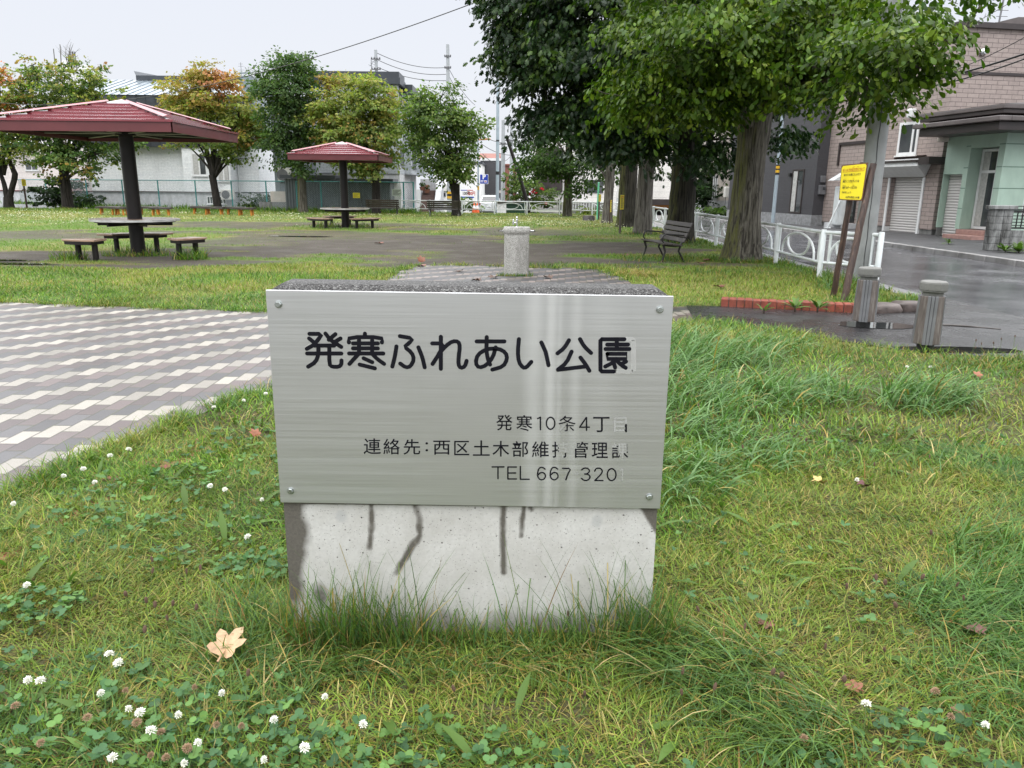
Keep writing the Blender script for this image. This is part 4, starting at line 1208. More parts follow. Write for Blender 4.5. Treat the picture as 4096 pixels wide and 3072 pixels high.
# --- white brick-faced house with the standing-seam roof
YB = 53.
t = thing('house', 'white stone-faced house with a dark seamed metal roof behind the near shelter', 'house', (-26, YB, 0))
x0, x1, _, ze = px_box(363, 748, 588, 820, YB); W_ = x1 - x0; M = Matrix.Translation((x0 + 26, 0, 0))
wx0, wx1, _, _ = px_box(748, 924, 588, 830, YB - .5)
b = MB(); b.box((0, 0, 1.0), (W_, 9, ze)); b.box((W_, -.5, 1.0), (wx1 - x0, 9, ze + .0)); b.box((wx1 - x0, .8, 1.0), (wx1 - x0 + 1.45, 9, ze))
put(b.build('wall', MATS['white_stone_siding'], t), M)
b = MB(); b.box((0, .03, -.6), (W_, 9, .93)); b.box((W_ + .02, -.47, -.6), (wx1 - x0 - .02, 9, .93)); b.box((wx1 - x0, .83, -.6), (wx1 - x0 + 1.45, 9, .93)); put(b.build('foundation', MATS['foundation'], t), M)
b = MB(); b.box((-.02, -.05, .932), (W_ - .003, .5, .998)); b.box((W_ - .0, -.55, .932), (wx1 - x0 + .03, .5, .998)); put(b.build('trim_board', MATS['brown_trim_pale'], t), M)
_, _, zm, zr = px_box(360, 960, 378, 588, YB)
zr = P(660, 385, YB).z; zp = P(660, 322, YB + 5).z
b = MB(); L0, L1 = -.5, wx1 - x0 + 1.0
b.box((L0, -.62, ze + .002), (L1, 8.5, zr)); rf = put(b.build('roof', MATS['dark_metal'], t), M)
b = MB()
for k in range(int((L1 - L0) / .62) + 1): b.box((L0 + k * .62, -.65, ze + .03), (L0 + k * .62 + .04, -.621, zr - .01))
put(b.build('standing_seam', MATS['dark_metal'], rf), Matrix())
b = MB(); b.add([(L0 - .1, -.7, zr + .004), (L1 + .1, -.7, zr + .004), (L1 + .1, 5, zp), (L0 - .1, 5, zp), (L0 - .1, 8.6, zr + .004), (L1 + .1, 8.6, zr + .004)], [(0, 1, 2, 3), (3, 2, 5, 4), (0, 3, 4), (1, 5, 2)])
for k in range(int((L1 - L0) / .55) + 1):
    x = L0 + k * .55
    b.add([(x, -.7, zr + .05), (x + .05, -.7, zr + .05), (x + .05, 5, zp + .05), (x, 5, zp + .05), (x, -.7, zr), (x + .05, -.7, zr), (x + .05, 5, zp), (x, 5, zp)], [(0, 1, 2, 3), (4, 0, 3, 7), (1, 5, 6, 2), (4, 5, 1, 0)])
put(b.build('roof_slope', MATS['roof_metal_pale'], rf), Matrix())
b = MB()
rx0 = P(548, 300, YB + 5).x - x0; rx1 = P(966, 310, YB + 5).x - x0
b.box((rx0, 4.8, zp - .1), (rx1, 5.2, zp + .30)); b.add([(rx0, 4.8, zp + .30), (rx0, 5.2, zp + .30), (rx0 - .2, 5, zp + .62), (rx0 + 1.6, 5, zp + .302)], [(0, 1, 2), (0, 3, 1), (0, 2, 3), (1, 3, 2)])
put(b.build('ridge_parapet', MATS['dark_metal'], rf), Matrix())
gx0, gx1, gz0, gz1 = px_box(963, 1012, 303, 420, YB + 1)
b = MB(); b.box((gx0 - x0, 1, ze + 1.2), (gx1 - x0, 7, gz1))
for k in range(9): b.box((gx0 - x0 + .01, .96, ze + 1.4 + k * .42), (gx1 - x0 - .01, .999, ze + 1.48 + k * .42))
put(b.build('gable_wall', MATS['roof_metal_pale'], t), M)
for (p0, p1, q0, q1, yy, cur) in ((767, 827, 612, 703, -.5, (0, .45)), (866, 918, 600, 726, -.5, (.0, .95))):
    a0, a1, c0, c1 = px_box(p0, p1, q0, q1, YB + yy)
    window(t, M @ Matrix.Translation((0, yy, 0)), a0 - x0, a1 - x0, c0, c1, th=.09, curtain=cur)
for (p0, p1) in ((828, 853), (879, 905)):
    a0, a1, c0, c1 = px_box(p0, p1, 785, 816, YB - .47); window(t, M @ Matrix.Translation((0, -.47, 0)), a0 - x0, a1 - x0, c0, c1, th=.05)
ac_unit(t, M @ Matrix.Translation((0, -.47, 0)), P(925, 775, YB).x - x0, P(920, 798, YB).z, w=.85, h=.65)
b = MB(); b.tube([(wx1 - x0 + .12, .7, 0), (wx1 - x0 + .12, .7, ze)], .05, 8); put(b.build('drainpipe', MATS['white_trim'], t), M)
# roof aerial
ap = P(966, 300, YB + 5)
b = MB(); q = ap - Vector((-26, YB, 0)); b.tube([(q.x, q.y, zp - .1), (q.x, q.y, zp + 1.25)], .018, 6)
for k, z in enumerate((.5, .75, 1.0, 1.15)): b.tube([(q.x - .28 + .04 * k, q.y, zp + z), (q.x + .28 - .04 * k, q.y, zp + z)], .010, 5)
b.build('aerial', MATS['grey_strip'], t)

# --- tall pale block with antennas seen between the trees, far off
t = thing('apartment_block', 'distant pale block with rooftop antennas seen between the left trees', 'building', (0, 120, 0))
a0, a1, c0, c1 = px_box(232, 312, 265, 700, 120)
b = MB(); b.box((a0, 0, -3), (a1, 9, c1)); b.build('wall', MATS['white_wall'], t)
b = MB(); b.box((a0 + 1.4, .5, c1), (a1 - .4, 6, c1 + .9)); b.build('roof_hut', MATS['white_wall'], t)
for i, (px, pt) in enumerate(((262, 222), (276, 200))):
    q = P(px, pt, 120); b = MB(); b.tube([(q.x, 1, c1), (q.x, 1, q.z)], .07, 6)
    for k in range(3): b.tube([(q.x - .35 + .35 * k, .8, q.z - 2.2), (q.x - .35 + .35 * k, .8, q.z - .1)], .10, 6)
    b.build('antenna', MATS['grey_strip'], t)

# --- slender pale house between
t = thing('house', 'narrow white and beige house squeezed between two bigger buildings', 'house', (-18.6, 60, 0))
x0, x1, z0, z1 = px_box(1000, 1105, 432, 850, 60); M = Matrix.Translation((x0 + 18.6, 0, 0)); m_ = P(1043, 600, 60).x - x0
b = MB(); b.box((-1, 0, -1), (m_, 7, z1)); b.box((m_, .25, -1), (x1 - x0, 7, z1 - .6)); put(b.build('wall', MATS['beige_wall'], t), M)
b = MB(); b.box((-.98, -.03, z1 * .25), (m_ - .02, -.002, z1 * .50)); put(b.build('white_panel', MATS['white_lap_siding'], t), M)
b = MB(); b.box((-1.2, -.2, z1 + .002), (x1 - x0 + .2, 7.2, z1 + .14)); put(b.build('roof', MATS['dark_metal'], t), M)
a0, a1, c0, c1 = px_box(1066, 1080, 622, 702, 60); window(t, M @ Matrix.Translation((0, .25, 0)), a0 - x0, a1 - x0, c0, c1, mull=())
b = MB()
for zz in (2.2, 2.75): b.box((m_ * .35, -.06, zz), (m_ * .5, -.032, zz + .22))
put(b.build('vent', MATS['dark_metal'], t), M)

# --- blue grey building with brick bays, its corrugated shed in front
YG = 47.
t = thing('house', 'blue grey three storey house with stepped brick bays and dark parapet', 'house', (-12, YG, 0))
xl = P(1090, 700, YG).x + 12; xc = P(1594, 500, YG).x + 12; zt_ = P(1420, 336, YG).z; zp_ = P(1420, 286, YG).z
xm = P(1256, 500, YG).x + 12; zl = P(1140, 420, YG).z
b = MB(); b.box((xl, .4, 0), (xm, 8, zl)); b.build('wall', MATS['bluegrey_panel'], t)
b = MB(); b.box((xm, 0, 2.2), (xc, 8, zt_)); b.build('brick_wall', MATS['grey_brick_siding'], t)
b = MB(); b.box((xm - .05, .05, -.5), (xc - .02, 8, 2.2 - .003)); b.build('ground_floor', MATS['foundation'], t)
b = MB(); b.box((xm - .18, -.18, zt_ + .003), (xc + .18, 2.2, zp_ - .32)); b.box((xm - .12, -.12, zp_ - .318), (xc + .12, 2.2, zp_)); b.box((xl - .1, .25, zl + .002), (xm - .19, 8, zl + .5))
pr = b.build('parapet', MATS['dark_metal'], t)
# bays step back along the side street wall
segs = [(2.2, 4.9, .42, zt_ - .35), (4.9, 7.9, .78, zt_ - .75)]
b = MB(); p2 = MB()
for (y0, y1, dx, zz) in segs:
    b.box((xc - 2, y0, 2.2), (xc + dx, y1, zz)); p2.box((xc - 2, y0 - (.1 if y0 > 2.3 else 0), zz + .003), (xc + dx + .16, y1 + .1, zz + .62))
b.build('bay', MATS['grey_brick_siding'], t); p2.build('bay_parapet', MATS['dark_metal'], t)
b = MB(); b.box((xc - 2, 2.2, -.5), (xc - .1, 8, 2.19)); b.build('side_wall', MATS['foundation'], t)
Ms = frame_M((xc, 0, 0), (0, 1))
def sidewin(y0, y1, z0, z1, dx=0):
    # on the wall that faces +x : local x = along +y
    Mx = Matrix(((0, -1, 0, xc + dx), (1, 0, 0, 0), (0, 0, 1, 0), (0, 0, 0, 1)))
    return window(t, Mx, y0, y1, z0, z1, frame='dark_metal', mull=(.5,), th=.06)
sidewin(.5, 1.7, 6.0, 7.5); sidewin(2.8, 4.3, 5.4, 7.0, .42); sidewin(5.4, 7.2, 5.2, 6.6, .78); sidewin(.4, 1.8, 2.75, 3.9); sidewin(2.7, 4.4, 2.6, 4.1, .42); sidewin(5.4, 7.2, 2.7, 4.0, .78)
a0, a1, c0, c1 = px_box(1550, 1582, 372, 420, YG); window(t, Matrix.Identity(4), a0 + 12, a1 + 12, c0, c1, frame='dark_metal', mull=())
a0, a1, c0, c1 = px_box(1340, 1420, 470, 560, YG); window(t, Matrix.Identity(4), a0 + 12, a1 + 12, c0, c1, frame='dark_metal')
ac_unit(t, Matrix.Translation((0, .4, 0)), P(1134, 700, YG).x + 12, P(1130, 727, YG).z, w=.78, h=.80)
b = MB(); q = P(1468, 285, YG); b.tube([(q.x + 12, 1.5, zp_), (q.x + 12, 1.5, zp_ + .85)], .02, 6); b.tube([(q.x + 11.9, 1.5, zp_ + .5), (q.x + 12.3, 1.5, zp_ + .95)], .012, 5)
for k in range(4): b.tube([(q.x + 11.85 + .1 * k, 1.4, zp_ + .58 + .1 * k), (q.x + 12.1 + .1 * k, 1.6, zp_ + .48 + .1 * k)], .010, 5)
b.build('aerial', MATS['grey_strip'], t)
a0, a1, c0, c1 = px_box(1560, 1604, 750, 860, YG - .1)
b = MB(); b.box((a0 + 12, -.06, 0), (a1 + 12, .049, 1.75)); d = b.build('door', MATS['white_trim'], t)
b = MB(); b.box((a1 + 11.9, -.11, .9), (a1 + 11.95, -.061, 1.02)); b.build('handle', MATS['grey_strip'], d)

t = thing('shed', 'long dark grey corrugated shed behind the fence with a yellow notice on it', 'shed', (-10.5, 45.2, 0))
a0, a1, c0, c1 = px_box(1142, 1562, 716, 850, 45.2)
b = MB(); k = int((a1 - a0) / .16)
vs, fs = [], []
for j in range(k * 2 + 1):
    x = a0 + 10.5 + (a1 - a0) * j / (2 * k); y = (-.03 if j % 2 else .0)
    vs += [(x, y, -.4), (x, y, c1 - .02)]
b.add(vs, [(2 * j, 2 * j + 2, 2 * j + 3, 2 * j + 1) for j in range(2 * k)])
b.box((a0 + 10.5, .02, -.4), (a1 + 10.5, 1.5, c1 - .02)); b.build('wall', MATS['corrugated_grey'], t)
b = MB(); xs_ = P(1345, 710, 45.2).x + 10.5
b.box((a0 + 10.3, -.25, c1), (xs_, 1.7, c1 + .20)); b.box((xs_ + .01, -.22, c1 - .17), (a1 + 10.7, 1.7, c1 + .03)); b.build('roof', MATS['dark_metal'], t)
def flat_notice(name, label, p0, p1, q0, q1, Y, mat, lines, ink):
    a0, a1, c0, c1 = px_box(p0, p1, q0, q1, Y)
    t = thing(name, label, 'sign', ((a0 + a1) / 2, Y, c0)); w = (a1 - a0) / 2; h = c1 - c0
    b = MB(); b.box((-w, -.012, 0), (w, 0, h)); pl = b.build('notice_plate', MATS[mat], t)
    b = MB()
    for k in range(lines):
        z = h * (.9 - .8 * (k + .5) / lines); b.box((-w * .8, -.0145, z - h * .03), (w * (.8 - .25 * (k % 3)), -.0125, z + h * .03))
    b.build('notice_lettering', MATS[ink], pl)
flat_notice('wall_notice', 'yellow notice fixed to the teal fence in front of the grey shed', 1412, 1440, 771, 792, 44.0, 'sign_yellow', 4, 'sign_black_ink')
plain('pale_green_board', (.55, .62, .55), .5)
flat_notice('wall_notice', 'pale green notice on the fence near the end of the grey shed', 1568, 1606, 756, 784, 44.0, 'pale_green_board', 5, 'sign_black_ink')
# garden block wall left of the shed
t = thing('garden_wall', 'low beige patterned block wall behind the fence left of the grey shed', 'wall', (-13.4, 45.6, 0))
a0, a1, c0, c1 = px_box(1082, 1145, 766, 808, 45.6); b = MB(); b.box((a0 + 13.4, 0, c0), (a1 + 13.4, .2, c1))
for k in range(3): b.box((a0 + 13.45, -.02, c0 + .1 + k * .2), (a1 + 13.35, -.001, c0 + .2 + k * .2))
b.build('patterned_blocks', MATS['beige_wall'], t); a0, a1, _, _ = px_box(1036, 1145, 800, 850, 45.6)
b = MB(); b.box((a0 + 13.4, .01, -.4), (a1 + 13.4, .25, c0 - .003)); b.build('base_course', MATS['foundation_grey'], t)

# --- outside stair with parapet right of the grey house
YS = 49.
t = thing('stair', 'brown outside stair with a sloping concrete parapet and flower pots', 'stair', (-5.6, YS, 0))
a0, a1, c0, c1 = px_box(1676, 1736, 770, 850, YS)
b = MB(); ns = 9
for k in range(ns):
    z = c0 + (c1 + .1 - c0) * k / ns; b.box((a0 + 5.6, k * .26, z - .3), (a1 + 5.6 - .02 * k, 4, z + .17))
b.build('step', MATS['stair_brown'], t)
b = MB(); q0 = P(1738, 828, YS); q1 = P(1770, 715, YS + 2.4)
b.add([(q0.x + 5.6, 0, -.5), (q0.x + 5.95, 0, -.5), (q0.x + 5.95, 0, .55), (q0.x + 5.6, 0, .55), (q0.x + 5.6, 2.6, -.5), (q0.x + 5.95, 2.6, -.5), (q0.x + 5.95, 2.6, 2.2), (q0.x + 5.6, 2.6, 2.2)], [(0, 1, 2, 3), (7, 6, 5, 4), (1, 5, 6, 2), (0, 3, 7, 4), (3, 2, 6, 7)])
b.build('parapet', MATS['foundation'], t)
a0, a1, c0, c1 = px_box(1682, 1742, 716, 770, YS + 2.8)
b = MB(); b.box((a0 + 5.6, 2.8, -.3), (a1 + 5.6, 3.0, c1)); b.build('back_wall', MATS['foundation'], t)
plain('terracotta', (.22, .10, .06), .7); plain('petal_pink', (.55, .12, .16), .6); plain('petal_red', (.62, .02, .05), .6)
def leaf_puff(name, c, r, nl, L, colr, mat, parent=None, seed=0):
    g_ = np.random.default_rng(seed)
    p = g_.normal(0, 1, (nl, 3)); p /= np.linalg.norm(p, axis=1)[:, None]; p *= (g_.random(nl) ** .4)[:, None] * np.array(r)
    p += np.array(c)
    a = g_.normal(0, 1, (nl, 3)); a /= np.linalg.norm(a, axis=1)[:, None]
    s = np.cross(a, g_.normal(0, 1, (nl, 3))); s /= np.linalg.norm(s, axis=1)[:, None]
    V = np.stack([p - a * L * .5, p + s * L * .3, p + a * L * .5, p - s * L * .3], 1).reshape(-1, 3)
    cols = np.repeat(np.array(colr) * (.7 + .6 * g_.random((nl, 1))), 4, 0)
    return np_mesh(name, V, np.arange(nl * 4).reshape(-1, 4), mat, parent, cols)

# --- far houses beyond the cross street
def simple_house(label, px0, px1, pt, pb, Y, mat, depth=8, roof=None, name='house', rz=0):
    x0, x1, z0, z1 = px_box(px0, px1, pt, pb, Y)
    t = thing(name, label, 'house', (x0, Y, 0)); b = MB(); b.box((0, 0, -2.5), (x1 - x0, depth, z1)); b.build('wall', MATS[mat], t)
    if roof:
        m, over, h, kind = roof; w = x1 - x0; b = MB()
        if kind == 'flat': b.box((-over, -over, z1 + .003), (w + over, depth + over, z1 + h))
        else:
            b.add([(-over, -over, z1 + .01), (w + over, -over, z1 + .01), (w + over, depth + over, z1 + .01), (-over, depth + over, z1 + .01), (-over, depth / 2, z1 + h), (w + over, depth / 2, z1 + h)],
                  [(0, 1, 5, 4), (2, 3, 4, 5), (0, 4, 3), (1, 2, 5), (3, 2, 1, 0)])
        b.build('roof', MATS[m], t)
    return t, x0
t, x0 = simple_house('white rendered house with a parking price board in front of it', 1740, 1926, 655, 860, 72, 'white_wall', 9, ('dark_metal', .1, .2, 'flat'))
a0, a1, c0, c1 = px_box(1836, 1886, 694, 710, 72); window(t, Matrix.Identity(4), a0 - x0, a1 - x0, c0, c1, mull=(.5,))
ac_unit(t, Matrix.Identity(4), P(1770, 755, 72).x - x0, P(1770, 764, 72).z, w=.85, h=.6)
a0, a1, c0, c1 = px_box(1752, 1782, 772, 784, 72); window(t, Matrix.Identity(4), a0 - x0, a1 - x0, c0, c1, mull=(), frame='dark_metal')
t, x0 = simple_house('dark grey box-shaped house behind the blue parking sign', 1922, 2012, 643, 860, 80, 'charcoal_siding', 9, ('white_trim', .05, .25, 'flat'))
b = MB(); a0, a1, c0, c1 = px_box(1992, 2012, 762, 772, 80); b.box((a0 - x0, -.05, c0), (a1 - x0, -.005, c1)); b.build('trim_board', MATS['beige_wall'], t)
simple_house('distant house with a rusty red roof left of the tall poles', 1925, 1990, 640, 860, 125, 'white_wall', 10, ('roof_rust', .4, 1.2, 'gable'))
simple_house('distant reddish house between the grey poles', 2010, 2068, 662, 860, 110, 'roof_rust', 8, ('roof_rust', .3, .2, 'flat'))
simple_house('distant white house behind the leaning stay pole', 2066, 2145, 668, 860, 100, 'white_wall', 8, ('dark_metal', .3, .25, 'flat'))
# white and dark house behind the far railing
YW = 56.
t, x0 = simple_house('white house with a dark timber porch and outside stair behind the far railing', 2136, 2470, 470, 865, YW, 'white_lap_siding', 9, ('dark_metal', .5, 1.4, 'gable'))
a0, a1, c0, c1 = px_box(2146, 2252, 590, 768, YW - .4); b = MB(); b.box((a0 - x0, -.4, c0), (a1 - x0, -.003, c1)); b.build('timber_porch', MATS['brown_trim'], t)
a0, a1, c0, c1 = px_box(2128, 2246, 803, 818, YW - 1.5); b = MB(); b.box((a0 - x0, -1.5, c0), (a1 - x0, -.41, c1)); b.box((a0 - x0, -1.5, -2.4), (a0 - x0 + .2, -1.3, c0 - .003)); b.box((a1 - x0 - .2, -1.5, -2.4), (a1 - x0, -1.3, c0 - .003)); b.build('porch_deck', MATS['brown_trim'], t)
a0, a1, c0, c1 = px_box(2346, 2412, 720, 768, YW); window(t, Matrix.Identity(4), a0 - x0, a1 - x0, c0, c1, frame='dark_metal', mull=(.5,))
b = MB(); s0 = P(2294, 768, YW - 1.2); s1 = P(2388, 822, YW - 1.2); k = 9
for j in range(k + 1):
    q = s0.lerp(s1, j / k); b.tube([(q.x - x0, -1.2, q.z - 1.15), (q.x - x0, -1.2, q.z)], .022, 6)
b.tube([(s0.x - x0 - .7, -1.2, s0.z + .0), (s0.x - x0, -1.2, s0.z), (s1.x - x0, -1.2, s1.z)], .03, 6); b.build('stair_rail', MATS['white_trim'], t)
a0, a1, c0, c1 = px_box(2280, 2440, 808, 870, YW - .8); b = MB(); b.box((a0 - x0, -.8, -2.4), (a1 - x0, -.004, c1)); b.build('foundation', MATS['foundation_grey'], t)
# white siding building with an open garage at the head of the street
YT = 60.
t, x0 = simple_house('white lap-sided building above a dark open garage at the end of the street', 2526, 2775, 560, 795, YT, 'white_lap_siding', 8, ('dark_metal', .3, .5, 'flat'))
t.children[0].location.z = 0
for ch_ in t.children:
    if ch_.name.startswith('wall'):
        me = ch_.data
        zb = P(2650, 797, YT).z
        for v in me.vertices:
            if v.co.z < 0: v.co.z = zb
a0, a1, c0, c1 = px_box(2540, 2775, 797, 820, YT); b = MB(); b.box((a0 - x0, -.25, c0), (a1 - x0, 7.9, c1 - .01)); b.build('garage_fascia', MATS['brown_trim'], t)
b = MB(); b.box((a0 - x0, 4, -2.5), (a1 - x0, 7.9, c0 - .003)); b.box((a0 - x0 - .2, .2, -2.5), (a0 - x0 + .3, 3.99, c0 - .003)); b.box((a1 - x0 - .3, .2, -2.5), (a1 - x0, 3.99, c0 - .003)); b.build('garage', MATS['brown_trim'], t)
b = MB(); b.box((a0 - x0 + .4, .25, c0 - .32), (a1 - x0 - .4, .4, c0 - .004)); b.build('garage_beam', MATS['orange_paint'], t)

# --- beige house with a fuel tank across the street
t = thing('house', 'beige rendered house with an outdoor fuel tank, beyond the charcoal house', 'house', (11.6, 41.8, 0))
q = P(2845, 700, 41.8); b = MB(); b.box((q.x - 11.6 + .25, .0, .9), (7, 7, 5.2)); b.build('wall', MATS['beige_wall'], t)
b = MB(); b.box((q.x - 11.6 + .0, -.12, -.2), (7, 7, .898)); b.build('foundation', MATS['foundation'], t)
a0, a1, c0, c1 = px_box(2850, 2868, 700, 806, 41.8); window(t, Matrix.Identity(4), a0 - 11.6, a1 - 11.6, c0, c1, mull=(.5,))
b = MB(); b.box((q.x - 11.6 - .2, -.4, 5.203), (7.2, 7.4, 5.5)); b.build('roof', MATS['dark_metal'], t)
tk = thing('fuel_tank', 'beige outdoor fuel tank on legs by the beige house', 'tank', (P(2915, 770, 40.6).x, 40.6, 0))
a0, a1, c0, c1 = px_box(2897, 2933, 747, 791, 40.6); w = (a1 - a0) / 2
b = MB(); b.box((-w, -.2, c0), (w, .2, c1)); b.build('tank_body', MATS['ac_plastic'], tk, bevel=.04)
for sx in (-1, 1): b = MB(); b.tube([(sx * w * .8, -.15, -.1), (sx * w * .6, 0, c0 + .01)], .02, 6); b.build('leg', MATS['grey_strip'], tk)

# --- charcoal house
D = Vector((-.186, .983, 0)).normalized(); Nn = Vector((.983, .186, 0)).normalized()
def facade_M(p):   # local x runs from the near corner away along the street, -y faces the street
    return Matrix(((D.x, Nn.x, 0, p[0]), (D.y, Nn.y, 0, p[1]), (0, 0, 1, 0), (0, 0, 0, 1)))
pc_ = (12.0, 31.45)
t = thing('house', 'plain charcoal house with a tall narrow window behind the big near tree', 'house', (pc_[0], pc_[1], 0))
t.matrix_world = facade_M(pc_)
b = MB(); b.box((0, 0, .50), (7.5, 7, 7.6)); b.build('wall', MATS['charcoal_siding'], t)
b = MB(); b.box((-.02, -.03, -.1), (7.52, 7, .498)); b.build('plinth', MATS['granite_plinth'], t)
b = MB(); b.box((-.1, -.1, 7.603), (7.6, 7.1, 7.75)); b.build('roof', MATS['dark_metal'], t)
I4 = Matrix.Identity(4)
def along(px, py, base):   # distance along the facade where this pixel's ray meets it
    d = ray(px, py); b0 = Vector((base[0], base[1], 0)); s = (b0 - CAM_POS).dot(Nn) / d.dot(Nn); p = CAM_POS + d * s
    return (p - b0).dot(D), p.z
s1, zt1 = along(3182, 678, pc_); s0, zb0 = along(3205, 855, pc_); s2, _ = along(3217, 680, pc_)
window(t, I4, (s2 + s0) / 2 - .0, s1 + .18, zb0, zt1, frame='brown_trim', mull=(.5,), th=.06, sill=False, curtain=(.52, .95))
zc_ = P(3275, 715, 31.6).z
lx = lambda px, py: (P(px, py, 31.45 + .25).x - 12.0)
for nm, p0, p1, q0, q1, dpt in (('vent_hood', 3275, 3296, 703, 730, .10), ('meter_box', 3266, 3294, 741, 778, .14)):
    # on the wall facing us: local -x is outwards
    a0, a1, c0, c1 = px_box(p0, p1, q0, q1, 31.6)
    y0, y1 = (a0 - 12.0) / Nn.x, (a1 - 12.0) / Nn.x
    b = MB(); b.box((-dpt, y0, c0), (-.003, y1, c1)); o_ = b.build(nm, MATS['grey_strip'], t, bevel=.02)
    if nm == 'meter_box':
        b = MB(); b.box((-dpt - .012, y0 + (y1 - y0) * .45, c0 + (c1 - c0) * .5), (-dpt - .002, y1 - .04, c1 - .07)); b.build('meter_window', MATS['window_glass'], o_)
s_, z_ = along(3166, 700, pc_); b = MB(); b.box((s_ - .06, -.12, z_ - .07), (s_ + .06, -.003, z_ + .07)); b.build('wall_lamp', MATS['black_base'], t)
# fuel tank stand beside the house: slim white cabinet with a diagonal stay
q = P(3350, 900, 29.6); t = thing('slim_tank', 'slim white outdoor tank with a diagonal stay beside the charcoal house', 'tank', (q.x, 29.6, .08))
zt_s = P(3362, 745, 29.6).z - .08
b = MB(); b.box((-.16, -.25, .10), (.14, .25, zt_s)); b.build('tank_body', MATS['white_paint'], t, bevel=.05)
b = MB(); b.tube([(-.5, -.3, 0), (-.12, -.27, 1.0)], .03, 8); b.tube([(-.62, -.3, .015), (-.38, -.3, .015)], .03, 8); b.build('stay', MATS['white_paint'], t)
b = MB(); zc0 = P(3350, 722, 29.6).z - .08; b.add([(-.45, -.3, zc0), (.1, -.3, zc0 + .0), (.1, .25, zc0), (-.45, .25, zc0), (-.02, -.3, zc0 + .28), (-.02, .25, zc0 + .28)], [(0, 1, 4), (2, 3, 5), (0, 4, 5, 3), (1, 2, 5, 4), (3, 2, 1, 0)]); b.box((-.02, -.02, zt_s + .002), (.04, .04, zc0 - .002)); b.build('vent_cowl', MATS['white_paint'], t)

# --- brown tiled house with garage
pb_ = (13.62, 25.35)
t = thing('house', 'brown brick-tiled house with a white garage shutter', 'house', (pb_[0], pb_[1], 0))
t.matrix_world = facade_M(pb_)
zt_b = P(3800, 126, 26).z
gs1, gzt = along(3560, 712, pb_); gs0, gzb = along(3664, 932, pb_); gs1b, _ = along(3538, 922, pb_)
g0, g1 = gs0, gs1b
LB = 6.6
b = MB()
b.box((0, 0, .25), (g0, 12, 2.62)); b.box((g1, 0, .25), (LB, 12, 2.62)); b.box((g0 + .001, .45, .05), (g1 - .001, 12, 2.62)); b.box((0, .003, 2.62), (LB, 12, zt_b))
b.build('wall', MATS['brown_tile_siding'], t)
b = MB(); b.box((.02, .03, -.1), (g0 - .02, 12, .248)); b.box((g1 + .02, .03, -.1), (LB - .02, 12, .248)); b.build('plinth', MATS['foundation_grey'], t)
b = MB(); b.box((-.12, -.12, zt_b + .003), (LB + .1, 12, zt_b + .16)); b.build('roof_coping', MATS['brown_trim'], t)
b = MB(); zband = P(3900, 290, 25.4).z; b.box((-.035, -.03, zband - .04), (LB + .03, 11.9, zband + .04)); b.build('trim_board', MATS['brown_trim'], t)
# garage shutter in its reveal, header box and the overhanging balcony
b = MB(); b.box((g0, .18, .08), (g1, .24, gzt + .15)); b.build('garage_shutter', MATS['shutter_slats'], t)
b = MB(); b.box((g0 - .10, -.04, .06), (g0 - .003, .44, gzt)); b.build('garage_jamb', MATS['white_trim'], t); b = MB(); b.box((g1 + .003, -.04, .06), (g1 + .10, .44, gzt)); b.build('garage_jamb', MATS['white_trim'], t)
_, hz1 = along(3600, 682, pb_)
b = MB(); b.add([(g0 - .35, -.55, gzt + .35), (g1 + .9, -.55, gzt + .35), (g1 + .9, -.02, gzt + .02), (g0 - .1, -.02, gzt + .02), (g0 - .35, -.55, gzt + .58), (g1 + .9, -.55, gzt + .58), (g1 + .9, -.004, gzt + .58), (g0 - .35, -.004, gzt + .58)],
      [(0, 1, 5, 4), (4, 5, 6, 7), (0, 3, 2, 1), (0, 4, 7, 3), (1, 2, 6, 5)]); b.build('garage_hood', MATS['white_trim'], t)
_, bz1 = along(3600, 640, pb_); bz1 -= .12
b = MB(); b.box((g0 - .30, -.52, gzt + .583), (g1 + .95, -.003, bz1)); b.build('overhang', MATS['brown_tile_siding'], t)
b = MB(); b.box((g0 - .40, -.60, gzt + .46), (g0 - .302, .0, bz1 + .05)); b.box((g0 - .9, -.60, gzt + .40), (g0 - .401, .0, gzt + .62)); b.box((g0 - .40, -.60, bz1 + .003), (g1 + 1., -.0, bz1 + .07)); b.build('overhang_trim', MATS['brown_trim'], t)
ws1, wz1 = along(3602, 492, pb_); ws0, wz0 = along(3664, 612, pb_); ws1b, _ = along(3588, 610, pb_)
window(t, I4, ws0 - .02, ws1b + .0, wz0 - .05, wz1, mull=(.28,), th=.09)
q = along(3655, 455, pb_); b = MB(); b.box((q[0] - .16, -.20, q[1] - .14), (q[0] + .12, -.003, q[1] + .16)); b.build('vent_hood', MATS['white_trim'], t, bevel=.05)
ds, dz = along(3405, 700, pb_); ds2, dz2 = along(3450, 620, pb_)
b = MB(); b.box((4.15, -.02, .3), (5.0, .01, 2.35)); d_ = b.build('door', MATS['black_base'], t); b = MB(); b.box((4.25, -.03, .45), (4.9, -.021, 2.2)); b.build('pane', MATS['window_glass'], d_)
b = MB(); b.box((3.9, -.5, 0), (5.3, -.003, .26)); b.build('door_step', MATS['foundation'], t)
b = MB(); b.box((3.1, -.06, 3.15), (5.6, -.002, 3.25)); b.box((5.52, -.06, 2.4), (5.6, -.002, 3.149)); b.build('wall_trim', MATS['brown_trim'], t)
b = MB(); Mv = Matrix.Translation((-.02, (P(3930, 209, 25.5).x - pb_[0]) / Nn.x, P(3930, 209, 25.5).z)); b.lathe([(.10, 0), (.12, .05), (.06, .12)], 12, 0, Mv @ Matrix.Rotation(R(-90), 4, 'Y')); b.build('round_vent', MATS['chrome'], t)
